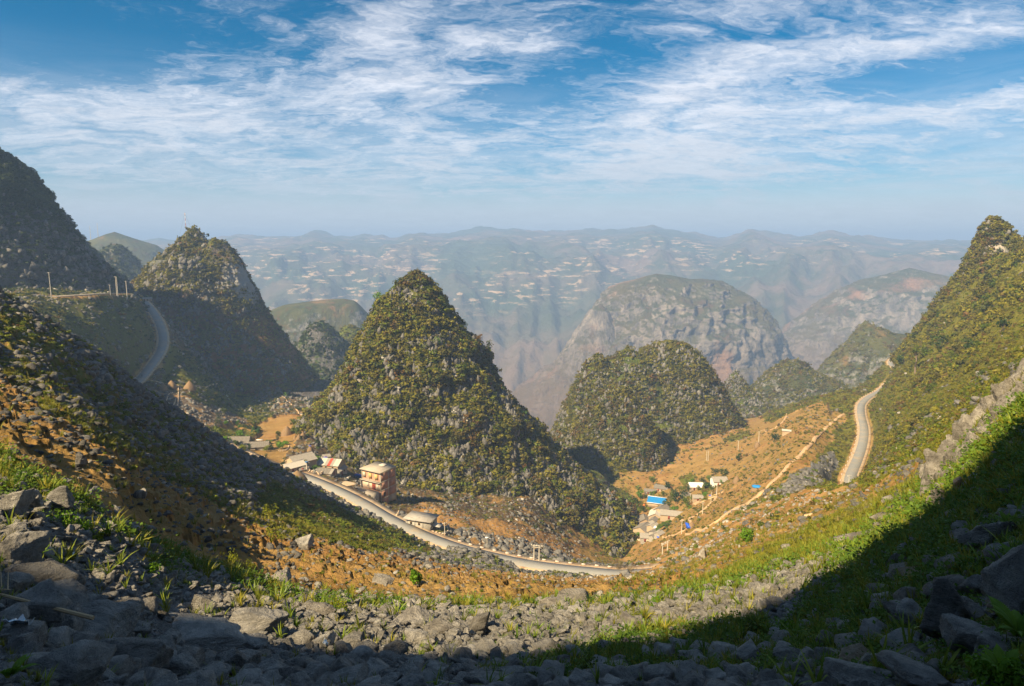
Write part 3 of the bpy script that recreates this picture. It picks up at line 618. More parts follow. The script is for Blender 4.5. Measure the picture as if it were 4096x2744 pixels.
M_shrub = leaf_mat('shrub_leaves', [(.030, .048, .008), (.085, .098, .014), (.155, .150, .016), (.23, .205, .020), (.14, .115, .026), (.050, .070, .012), (.18, .10, .033), (.11, .125, .016)])
M_shrubG = leaf_mat('fresh_leaves', [(.05, .09, .012), (.12, .16, .016), (.19, .22, .02), (.09, .13, .016)], .35)
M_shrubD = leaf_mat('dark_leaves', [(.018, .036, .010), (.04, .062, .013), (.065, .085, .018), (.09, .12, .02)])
M_grass = leaf_mat('grass_blades', [(.08, .11, .016), (.17, .19, .022), (.29, .26, .034), (.12, .15, .018), (.34, .27, .11)], .35)
M_strap = leaf_mat('strap_leaves', [(.07, .13, .018), (.15, .22, .025), (.26, .30, .04), (.09, .15, .02)], .3, .3, .45)
M_herb = leaf_mat('herb_leaves', [(.045, .10, .014), (.10, .17, .018), (.17, .22, .022)], .35)
M_fern = leaf_mat('fern_leaves', [(.10, .19, .015), (.16, .26, .02)], .4)
M_bark = simple('bark', (.16, .12, .085), .4, 6, .95, .6)
M_straw = simple('dry_straw', (.22, .145, .08), .3, 8, .95, .8, .05)
def rock_mat(name, a, b, sp=(.42, .41, .40), spot=.35, world=True, warm=.0, obj=True):
    m, N = mat_new(name); v = objco(N); rnd = N.new('ShaderNodeObjectInfo').outputs['Random']
    v2 = N.vmath('ADD', v, N.new('ShaderNodeCombineXYZ', {0: N.math('MULTIPLY', rnd, 91.), 1: N.math('MULTIPLY', rnd, 37.), 2: 0.}).outputs[0])
    n1 = N.noise(v2, 1.6, 8, .68); n2 = N.noise(v2, 7., 8, .75, .2); n3 = N.noise(N.vmath('MULTIPLY', v2, (1, 1, 4)), 3., 6, .7, .8)
    c = N.mix(N.sstep(n1, .3, .7), a, b); c = N.mix(N.math('MULTIPLY', N.sstep(n2, .56, .74), spot), c, sp)
    c = N.mix(N.math('MULTIPLY', N.sstep(n3, .58, .70), .45), c, (.03, .03, .032))
    sc = N.math('MULTIPLY_ADD', rnd, .6, .72); w = N.new('ShaderNodeVectorMath', operation='SCALE'); N.l.new(c, w.inputs[0]); N.l.new(sc, w.inputs['Scale'])
    n5 = N.noise(v2, 22., 5, .7)
    h = N.math('ADD', N.math('ADD', N.math('MULTIPLY', n1, .6), N.math('MULTIPLY', n5, .18)), N.math('ADD', N.math('MULTIPLY', n2, .55), N.math('MULTIPLY', n3, .6)))
    fin(N, w.outputs[0], .8, h, 1.0, .22, .35); return m
M_rock = rock_mat('grey_limestone', (.20, .185, .165), (.50, .465, .42), (.68, .66, .62), spot=.55)
M_rockw = rock_mat('warm_limestone', (.16, .142, .122), (.40, .365, .32))
M_rockp = rock_mat('pale_limestone', (.30, .27, .23), (.55, .50, .42), (.65, .62, .56), .4)
M_shard = rock_mat('karst_shards', (.065, .06, .058), (.18, .17, .155), (.42, .39, .35), .25)
_ico = {}
def ico(sub):
    if sub not in _ico:
        import bmesh
        bm = bmesh.new(); bmesh.ops.create_icosphere(bm, subdivisions=sub, radius=1)
        _ico[sub] = (np.array([v.co[:] for v in bm.verts]), np.array([[v.index for v in f.verts] for f in bm.faces])); bm.free()
    return _ico[sub]
def rock_shape(sub, seed, cuts=17, flat=.60, rough=.045, tall=False):
    cuts = max(cuts, 16)
    g = np.random.default_rng(seed); v, f = ico(sub); v = v.copy(); s = np.ones(len(v)) * 1.25
    for i in range(cuts):
        n = g.normal(size=3); n[2] *= (.5 if tall else 1.3); n /= np.linalg.norm(n); d = g.uniform(.42, .82); t = v @ n
        s = np.minimum(s, np.where(t > .05, d / np.maximum(t, .05), 9))
    v = v * s[:, None]
    v *= [1, g.uniform(.65, .95), flat * g.uniform(.75, 1.2)]
    q = v + seed * 3.1
    lay = fbm(q * [1, 1, 3.2], 1.6, 3, .6, True)      # bedding
    crk = np.minimum(0, fbm(q * [1, 1.6, .8], 1.1, 2, .5, True, 5.) * -1 + .55) if sub > 3 else 0
    v = v * (1 + rough * 1.3 * lay + rough * fbm(q, 3.6, 5 if sub > 3 else 3, .62, True) + .16 * crk)[:, None]
    return v, f
def shard_shape(sub, seed):
    g = np.random.default_rng(seed); v, f = ico(sub); v = v.copy(); z = v[:, 2]
    w = 1 - .72 * np.clip((z + .6) / 1.6, 0, 1) ** 1.2; v[:, 0] *= w * g.uniform(.7, 1.2); v[:, 1] *= w * g.uniform(.5, .9); v[:, 2] = (z + .5) * g.uniform(.8, 1.25)
    v[:, 0] += v[:, 2] ** 2 * g.uniform(-.2, .2); q = v + seed
    v[:, :2] *= (1 + .35 * fbm(q * [1, 1, .3], 1.9, 3, .6, True))[:, None]; v[:, 2] *= 1 + .22 * fbm(q * [1, 1, .2], 2.1, 2, .6)
    return v, f
def quads_cloud(c, n, size, g, up=.0, aspect=1.6):
    """leaf faces (bent diamonds) at centres c with outward directions n"""
    k = len(c); t = g.normal(size=(k, 3)); t -= (t * n).sum(1)[:, None] * n; t /= np.linalg.norm(t, axis=1)[:, None]; b = np.cross(n, t)
    s = size * g.uniform(.6, 1.35, k)[:, None]
    v = np.stack([c - t * s, c + b * s / aspect + n * s * .25, c + t * s, c - b * s / aspect + n * s * .25], 1).reshape(-1, 3)
    return v, np.arange(4 * k).reshape(-1, 4)
def shrub_shape(seed, leaves=90, lumps=5, size=.26, flat=.8, spread=.62):
    g = np.random.default_rng(seed); cs = g.normal(size=(lumps, 3)) * [spread * .75, spread * .75, spread * .45]; cs[:, 2] = np.abs(cs[:, 2]) * .9 + .25; rs = g.uniform(.38, .66, lumps)
    i = g.integers(0, lumps, leaves); n = g.normal(size=(leaves, 3)); n[:, 2] = n[:, 2] * .9 + .25; n /= np.linalg.norm(n, axis=1)[:, None]
    c = cs[i] + n * rs[i][:, None] * g.uniform(.6, 1.08, leaves)[:, None]; n2 = n + g.normal(size=n.shape) * .45; n2 /= np.linalg.norm(n2, axis=1)[:, None]
    v, f = quads_cloud(c, n2, size, g); v[:, 2] *= flat; return v, f
def blades_shape(seed, nb=16, seg=4, h=(.5, 1.0), w=.03, lean=(.15, .9), curl=.5, rad=.12, keel=True):
    """a tuft of narrow arching blades; returns verts and quads"""
    g = np.random.default_rng(seed); V = []; Fc = []; o = 0
    for i in range(nb):
        a = g.uniform(0, 2 * pi); L = g.uniform(*h); le = g.uniform(*lean); r = rad * g.uniform(0, 1); d = np.array([cos(a), sin(a), 0]); sd = np.array([-sin(a), cos(a), 0])
        tw = g.uniform(-.6, .6); sd = sd * cos(tw) + np.array([0, 0, 1]) * sin(tw)
        for k in range(seg + 1):
            t = k / seg; p = d * (r + L * le * t * (t * curl + (1 - curl) * .6)) + np.array([0, 0, L * (t - le * curl * .55 * t * t)])
            ww = w * (1 - t ** 2.2) * g.uniform(.95, 1.05) + .002; V += [p - sd * ww, p + sd * ww]
            if k < seg: Fc.append((o + 2 * k, o + 2 * k + 1, o + 2 * k + 3, o + 2 * k + 2))
        o += 2 * (seg + 1)
    return np.array(V), np.array(Fc)
def herb_shape(seed, leaves=60, size=.10):
    g = np.random.default_rng(seed); c = g.normal(size=(leaves, 3)) * [.42, .42, .16]; c[:, 2] = np.abs(c[:, 2]) + .05; n = g.normal(size=(leaves, 3)) * .5 + [0, 0, 1]; n /= np.linalg.norm(n, axis=1)[:, None]
    return quads_cloud(c, n, size, g, aspect=1.3)
def frond_parts(seed, L=1.0, pin=22):
    """one fern frond: rachis and paired leaflets, arching"""
    g = np.random.default_rng(seed); V = []; Fc = []
    def P(t): return np.array([L * t * (1 - .12 * t), 0, L * (.75 * t - .62 * t * t)])
    for k in range(pin):
        t = .08 + .9 * k / pin; p = P(t); q = P(t + .02) - p; q /= np.linalg.norm(q); l = .17 * L * sin(pi * min(1, (t + .12) ** .8)) + .01; w = .019 * L
        for sg in (-1, 1):
            e = p + np.array([q[0] * .25 * l, sg * l, -.15 * l]); o = len(V)
            V += [p - q * w, p + q * w, (p + e) / 2 + q * w * 1.1 + [0, 0, .01], e, (p + e) / 2 - q * w * 1.1]; Fc += [(o, o + 1, o + 2, o + 4), (o + 4, o + 2, o + 3, o + 3)]
    for k in range(8):
        a, b = P(k / 8), P((k + 1) / 8); o = len(V); V += [a + [0, .006, 0], a - [0, .006, 0], b - [0, .005, 0], b + [0, .005, 0]]; Fc.append((o, o + 1, o + 2, o + 3))
    return np.array(V), np.array(Fc)
def ok_quads(f):       # degenerate last corner -> keep as tiny quads
    return f
def pmesh(name, vf, mat, smooth_=False):
    v, f = vf
    if f.shape[1] == 4 and (f[:, 2] == f[:, 3]).any():
        me = bpy.data.meshes.new(name); me.from_pydata(v.tolist(), [], [tuple(dict.fromkeys(q)) for q in f.tolist()]); me.update()
    else: me = mesh_from(v, f, name, smooth_)
    me.materials.append(mat); return me
SHR = [pmesh('shrub', shrub_shape(20 + i, 80, 4 + i % 3), M_shrub) for i in range(6)]
SHRG = [pmesh('shrub', shrub_shape(40 + i, 110, 5), M_shrubG) for i in range(3)]
SHRD = [pmesh('shrub', shrub_shape(50 + i, 80, 5), M_shrubD) for i in range(4)]
SHRT = [pmesh('shrub_far', shrub_shape(60 + i, 26, 3, .42), M_shrub) for i in range(4)]
SHD = [pmesh('shard', shard_shape(2, 70 + i), M_shard) for i in range(8)]
RKS = [pmesh('rock_low', rock_shape(2, 90 + i), M_rock) for i in range(8)]
RKD = [pmesh('rock_dark', rock_shape(2, 290 + i, flat=.8, rough=.12), M_shard) for i in range(8)]
RKW = [pmesh('rock_low_warm', rock_shape(2, 190 + i), M_rockw) for i in range(6)]
RKM = [pmesh('rock', rock_shape(4, 110 + i, 12), M_rock) for i in range(14)]
RKWM = [pmesh('rock_warm', rock_shape(3, 150 + i, 12), M_rockw) for i in range(8)]
TUF = [pmesh('tuft', blades_shape(130 + i, 16, 3, (.4, 1.0), .028), M_grass) for i in range(4)]
STR = [pmesh('strap', blades_shape(140 + i, 13, 6, (.6, 1.1), .034, (.25, .95), .65), M_strap, True) for i in range(5)]
HRB = [pmesh('herb', herb_shape(160 + i), M_herb) for i in range(4)]
# scatter: one object whose geometry nodes put the shared shapes on measured points
def scatter(name, P, meshes, scl, rot, mat=None, kind='stuff', idx=None, label=None):
    n = len(P)
    if n == 0: return None
    me = bpy.data.meshes.new(name + '_points'); me.vertices.add(n); me.vertices.foreach_set('co', np.asarray(P, np.float32).ravel())
    scl = np.asarray(scl, np.float32); scl = np.repeat(scl[:, None], 3, 1) if scl.ndim == 1 else scl
    for nm, arr in (('scl', scl), ('rot', np.asarray(rot, np.float32))):
        a = me.attributes.new(nm, 'FLOAT_VECTOR', 'POINT'); a.data.foreach_set('vector', arr.ravel())
    a = me.attributes.new('idx', 'INT', 'POINT'); a.data.foreach_set('value', (RNG.integers(0, len(meshes), n) if idx is None else idx).astype(np.int32)); me.update()
    o = link(name, me); tag(o, kind=kind, label=label)
    col = bpy.data.collections.new(name + '_shapes')
    for k, mm in enumerate(meshes):
        q = bpy.data.objects.new('shape', mm); col.objects.link(q)
    ng = bpy.data.node_groups.new(name + '_nodes', 'GeometryNodeTree')
    ng.interface.new_socket('Geometry', in_out='INPUT', socket_type='NodeSocketGeometry'); ng.interface.new_socket('Geometry', in_out='OUTPUT', socket_type='NodeSocketGeometry')
    L = ng.links; nd = ng.nodes; gi = nd.new('NodeGroupInput'); go_ = nd.new('NodeGroupOutput'); ip = nd.new('GeometryNodeInstanceOnPoints')
    ci = nd.new('GeometryNodeCollectionInfo'); ci.inputs['Collection'].default_value = col; ci.inputs['Separate Children'].default_value = True; ci.inputs['Reset Children'].default_value = True
    def na(nm, ty):
        q = nd.new('GeometryNodeInputNamedAttribute'); q.data_type = ty; q.inputs['Name'].default_value = nm; return q.outputs['Attribute']
    L.new(gi.outputs[0], ip.inputs['Points']); L.new(ci.outputs[0], ip.inputs['Instance']); ip.inputs['Pick Instance'].default_value = True
    L.new(na('idx', 'INT'), ip.inputs['Instance Index']); L.new(na('scl', 'FLOAT_VECTOR'), ip.inputs['Scale'])
    er = nd.new('FunctionNodeEulerToRotation'); L.new(na('rot', 'FLOAT_VECTOR'), er.inputs[0]); L.new(er.outputs[0], ip.inputs['Rotation'])
    L.new(ip.outputs[0], go_.inputs[0]); md = o.modifiers.new('scatter', 'NODES'); md.node_group = ng
    return o
def rnd_rot(n, tilt=.25): return np.stack([RNG.normal(0, tilt, n), RNG.normal(0, tilt, n), RNG.uniform(0, 2 * pi, n)], 1)
# ------------------------------------------------------------ vegetation and stones over the relief
def in_view(P, m=60):
    x, y = proj(P); return (x > -m) & (x < 1024 + m) & (y > -m) & (y < 686 + m * 2)
def hill_points(name, n, face=-.15, zmin=-1e9, part=0, dens=None):
    P, D = HILL[name][part]; A = P; B = np.roll(P, -1, 0); a, b, c, d = A[:, :-1], B[:, :-1], B[:, 1:], A[:, 1:]
    nrm = np.cross(b - a, d - a); area = np.linalg.norm(nrm, axis=-1) + 1e-9; nn = nrm / area[..., None]
    nn = np.where((nn[..., 2] < 0)[..., None] & (np.abs(nn[..., 2:]) > .3), -nn, nn)
    ctr = (a + b + c + d) / 4; v = -ctr / np.linalg.norm(ctr, axis=-1)[..., None]
    hc = ctr.mean((0, 1)); rad = ctr - hc; rad[..., 2] = 0; rad /= np.linalg.norm(rad, axis=-1)[..., None] + 1e-9
    fc = (rad * v).sum(-1)
    w = area * (fc > face) * in_view(ctr) * (ctr[..., 2] > zmin)
    g = gz_safe(ctr); w = w * (ctr[..., 2] > g - .5)
    if dens is not None: w = w * dens(ctr, fc)
    for c_, r_ in PALE: w = w * np.where(((ctr - c_) ** 2).sum(-1) < (r_ * .75) ** 2, .3, 1)
    w = w.ravel(); k = RNG.choice(len(w), n, p=w / w.sum()); u, t = RNG.random((2, n, 1)); sh = ctr.shape[:2]; i, j = np.unravel_index(k, sh)
    return a[i, j] * (1 - u) * (1 - t) + b[i, j] * u * (1 - t) + c[i, j] * u * t + d[i, j] * (1 - u) * t, rad[i, j]
def gz_safe(ctr):
    s = ctr.shape[:-1]; c = ctr.reshape(-1, 3); r = np.hypot(c[:, 0], c[:, 1]); g = np.where(r < 2600, gz(c[:, 0], c[:, 1]), -1e4); return g.reshape(s)
def vegn(P, s=1 / 14., o=4, off=0.): return fbm(P, s, o, .6, off=off)
def clumpy(th=.0, k=6.0, s=1 / 14., off=0.):
    def f(ctr, fc):
        v = vegn(ctr.reshape(-1, 3), s, 4, off).reshape(fc.shape); return .08 + 1 / (1 + np.exp(-k * (v - th) * 3))
    return f
def squash(s): return np.stack([s * RNG.uniform(.7, 1.3, len(s)), s * RNG.uniform(.7, 1.3, len(s)), s * RNG.uniform(.55, 1.5, len(s))], 1)
def sizes(n, lo, hi, p=1.8):
    u = RNG.random(n); return lo + (hi - lo) * u ** p
# central cone: shards of rock stand between dense scrub
P, rd = hill_points('central_cone', 34000, dens=clumpy(-.0, 9, 1 / 11.)); n = len(P)
scatter('scrub_on_central_cone', P - [0, 0, .2], SHR + SHRG[:1], sizes(n, .55, 3.4, 3.0), rnd_rot(n, .2))
P, rd = hill_points('central_cone', 12500, dens=lambda c, f: clumpy(-.02, -9, 1 / 11.)(c, f) * (.22 + 1.3 * smooth(-50, -95, c[..., 2]))); n = len(P); s = sizes(n, .4, 2.1, 2.2)
scatter('limestone_shards_on_central_cone', P, SHD + RKS[:2], np.stack([s, s, s * RNG.uniform(.9, 1.5, n)], 1), np.stack([RNG.normal(0, .22, n), RNG.normal(0, .22, n), RNG.uniform(0, 6.3, n)], 1))
P, rd = hill_points('left_cone', 12000, dens=clumpy(.0)); n = len(P)
scatter('scrub_on_left_cone', P, SHR, squash(sizes(n, .5, 3.4, 3.2)), rnd_rot(n, .3))
P, rd = hill_points('left_cone', 1500, dens=clumpy(.0, 6, 1 / 20., 9.)); n = len(P); s = sizes(n, 1, 3.2, 2)
scatter('limestone_shards_on_left_cone', P, SHD, s, rnd_rot(n, .25))
P, rd = hill_points('left_cone_shoulder', 2500); n = len(P)
scatter('scrub_on_left_shoulder', P, SHR, sizes(n, .7, 2.4, 2.0), rnd_rot(n, .2))
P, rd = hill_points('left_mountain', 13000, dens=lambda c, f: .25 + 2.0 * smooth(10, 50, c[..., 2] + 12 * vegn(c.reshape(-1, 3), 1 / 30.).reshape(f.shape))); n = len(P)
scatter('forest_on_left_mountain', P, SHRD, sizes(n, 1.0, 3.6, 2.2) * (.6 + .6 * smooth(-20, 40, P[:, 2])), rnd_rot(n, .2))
P, rd = hill_points('left_mountain', 900); n = len(P); s = sizes(n, 1, 3.0, 2)
scatter('limestone_shards_on_left_mountain', P, SHD, s, rnd_rot(n, .25))
for nm, c1, c2, s1 in (('double_hill', 13000, 1300, 2.5), ('double_hill_second_summit', 5000, 450, 2.3), ('double_hill_third_summit', 5000, 600, 2.3), ('double_hill_buttress', 6000, 600, 2.3),
                   ('small_pinnacle', 1800, 600, 2.2), ('right_peak', 7000, 160, 2.4), ('dark_small_hill', 2400, 60, 2.6), ('low_scrub_hill', 4500, 300, 2.4), ('pointed_scrub_hill', 4500, 160, 2.8), ('second_left_mountain', 3000, 0, 2.8), ('round_left_hill', 3500, 0, 3.6), ('right_small_summit', 800, 0, 2.5)):
    P, rd = hill_points(nm, c1, dens=clumpy(-.1)); n = len(P); scatter('scrub_on_' + nm, P, SHRD if ('left' in nm or 'dark' in nm) else SHR, squash(sizes(n, .5, s1 * 1.25, 3.0)), rnd_rot(n, .3))
    if c2:
        P, rd = hill_points(nm, c2, dens=clumpy(.0, 6, 1 / 16., 5.)); n = len(P); scatter('limestone_shards_on_' + nm, P, SHD, sizes(n, .9, s1 * 1.1, 2), rnd_rot(n, .2))
P, rd = hill_points('dark_small_hill', 900, part=1); n = len(P); scatter('scrub_on_dark_small_hill', P, SHR, sizes(n, .9, 2.6, 2), rnd_rot(n, .2))
# ground: points drawn evenly over what the eye sees
def ground_points(n, r0, r1, wfun, th0=-.70, th1=.70, over=6, power=0.0):
    m = n * over; th = RNG.uniform(th0, th1, m); lr = RNG.uniform(math.log(r0), math.log(r1), m); r = np.exp(lr); x = r * np.sin(th); y = r * np.cos(th)
    w = wfun(x, y, r) * r ** power * (gattr(road_near, x, y) > 5.5); w = np.maximum(w, 0)
    k = RNG.choice(m, min(n, int((w > 0).sum())), replace=False, p=w / w.sum()); x, y, r = x[k], y[k], r[k]
    return np.stack([x, y, gz(x, y)], 1), r
a_ = lambda A: (lambda x, y, r: gattr(A, x, y))
def w_clump(A, s, off, th=0., k=5.):
    def f(x, y, r):
        v = fbm(np.stack([x, y, x * 0], 1), s, 4, .6, off=off); return gattr(A, x, y) ** 1.3 / (1 + np.exp(-k * 2 * (v - th)))
    return f
FIELD = smooth(.9, .97, soil) * (1 - smooth(.1, .16, rock)) * (RR > 250)
rockw = np.clip(rock - .16 - FIELD, 0, 1) * (1 - .75 * smooth(560, 640, PX) * (PY < 600)); greenw = np.clip((green - .36) * 1.7, 0, 1)
# stones and outcrops on the slopes
P, r = ground_points(13000, 26, 270, w_clump(rockw, 1 / 18., 3.), power=.9); n = len(P); s = np.clip(sizes(n, .003, .010, 2.5) * r, .18, 2.2)
scatter('stones_on_left_slope', P, RKD, np.stack([s, s, s * RNG.uniform(.6, 1.1, n)], 1), rnd_rot(n, .35))
P, r = ground_points(9000, 26, 270, lambda x, y, r: gattr(soil, x, y) * (r < 262), power=.9); n = len(P); s = np.clip(sizes(n, .0018, .006, 2.5) * r, .08, 1.2)
scatter('red_soil_stones', P, RKW, s, rnd_rot(n, .4))
P, r = ground_points(9000, 270, 900, w_clump(rockw, 1 / 26., 4.), power=.8); n = len(P); s = np.clip(sizes(n, .0016, .0050, 2.4) * r, .4, 3)
scatter('stones_on_far_slopes', P, RKD + SHD[:1] + RKW[:2], s, rnd_rot(n, .3))
# grass, herbs and bushes
P, r = ground_points(13000, 20, 270, w_clump(greenw, 1 / 12., 13., .0), power=.9); n = len(P); s = np.clip(sizes(n, .0022, .0055, 2) * r, .15, 1.2)
scatter('low_bushes_on_left_slope', P, SHR[:3] + SHRG + HRB[:2], s, rnd_rot(n, .15))
rh = lambda x, y, r: gattr(greenw, x, y) * (x > 0) * (r > 150)
P, r = ground_points(24000, 60, 800, lambda x, y, r: w_clump(greenw, 1 / 30., 21., -.1)(x, y, r) * (x > 40), th0=0.05, power=.8); n = len(P); hi_ = 1 + 1.3 * (fbm(np.stack([P[:, 0], P[:, 1], P[:, 2]], 1), 1 / 45., 3, .5, off=3.) > .12) * smooth(-110, -60, P[:, 2]); s = np.clip(sizes(n, .0011, .0032, 2.4) * r * hi_, .2, 3.2)
scatter('scrub_on_right_hillside', P, SHR + SHRG[:1], squash(s), rnd_rot(n, .15))
P, r = ground_points(6000, 300, 800, lambda x, y, r: w_clump(greenw, 1 / 30., 22., 0)(x, y, r) * (x < 40), th1=0.1, power=.6); n = len(P); s = np.clip(sizes(n, .0014, .004, 2.) * r, .3, 2.5)
scatter('scrub_in_the_valleys', P, SHRD + SHR[:2], s, rnd_rot(n, .15))
P, r = ground_points(14000, 14, 120, w_clump(np.clip(green - .25, 0, 1), 1 / 6., 33., .0), power=.5); n = len(P); s = np.clip(sizes(n, .006, .016, 2.) * r, .12, .7)
scatter('grass_tufts_on_slopes', P, TUF, s, rnd_rot(n, .15))

P, r = ground_points(5000, 240, 700, lambda x, y, r: w_clump(np.clip(soil - FIELD * .9, 0, 1), 1 / 22., 61., .1)(x, y, r) * (x > -60), power=.6); n = len(P); s = np.clip(sizes(n, .0009, .0030, 2.4) * r, .2, 1.4)
scatter('low_growth_on_orange_slope', P, SHR + HRB[:1] + RKD[:2], s, rnd_rot(n, .15))

P, r = ground_points(5500, 20, 240, lambda x, y, r: w_clump(np.clip(soil, 0, 1), 1 / 9., 71., .16)(x, y, r) * (x < 25), power=.9); n = len(P); s = np.clip(sizes(n, .0016, .0052, 2.4) * r, .1, 1.1)
scatter('weeds_and_clods_on_red_slope', P, HRB + SHRG[:1] + RKD[:4] + RKW[:2], s, rnd_rot(n, .2))
# ------------------------------------------------------------ foreground: every larger stone and plant is its own object
def c5(x, y): return x / 1.3707 / 4, (1600 + y / 1.3707) / 4
def c7(x, y): return (2700 + x / 1.5021) / 4, (1700 + y / 1.5021) / 4
def c6(x, y): return (1300 + x / 1.5607) / 4, (1900 + y / 1.5607) / 4
def c3(x, y): return (2400 + x / 3.484) / 4, (1750 + y / 3.484) / 4
def c2(x, y): return (1000 + x / 2.601) / 4, (1600 + y / 2.601) / 4
def c4(x, y): return (1900 + x / 1.5677) / 4, (1300 + y / 1.5677) / 4
def c1(x, y): return x / 1.4257 / 4, (600 + y / 1.4257) / 4
def c8(x, y): return (800 + x / 3.9017) / 4, (1600 + y / 3.9017) / 4
placed = []                         # x, y, radius of stones already there
FINE = {}
def fine_rock(seed, mat):
    k = (seed % 9, mat.name)
    if k not in FINE: FINE[k] = pmesh('boulder', rock_shape(5, 300 + seed % 9, 13, .7, .075), mat, False)
    return FINE[k]
def put_rock(P, w, h, mesh, rz=None, name='rock', sink=.30, dep=None, tilt=.22):
    o = bpy.data.objects.new(name, mesh); C.objects.link(o); bb = np.array([v[:] for v in o.bound_box]); sx, sy, sz = bb.max(0) - bb.min(0)
    d = dep if dep else w * random.uniform(.7, 1.0)
    o.scale = (w / sx, d / sy, h / sz); o.rotation_euler = (random.gauss(0, tilt), random.gauss(0, tilt), random.uniform(0, 6.28) if rz is None else rz)
    o.location = (P[0], P[1], P[2] + h * (.5 - sink)); placed.append((P[0], P[1], max(w, d) * .5)); return o
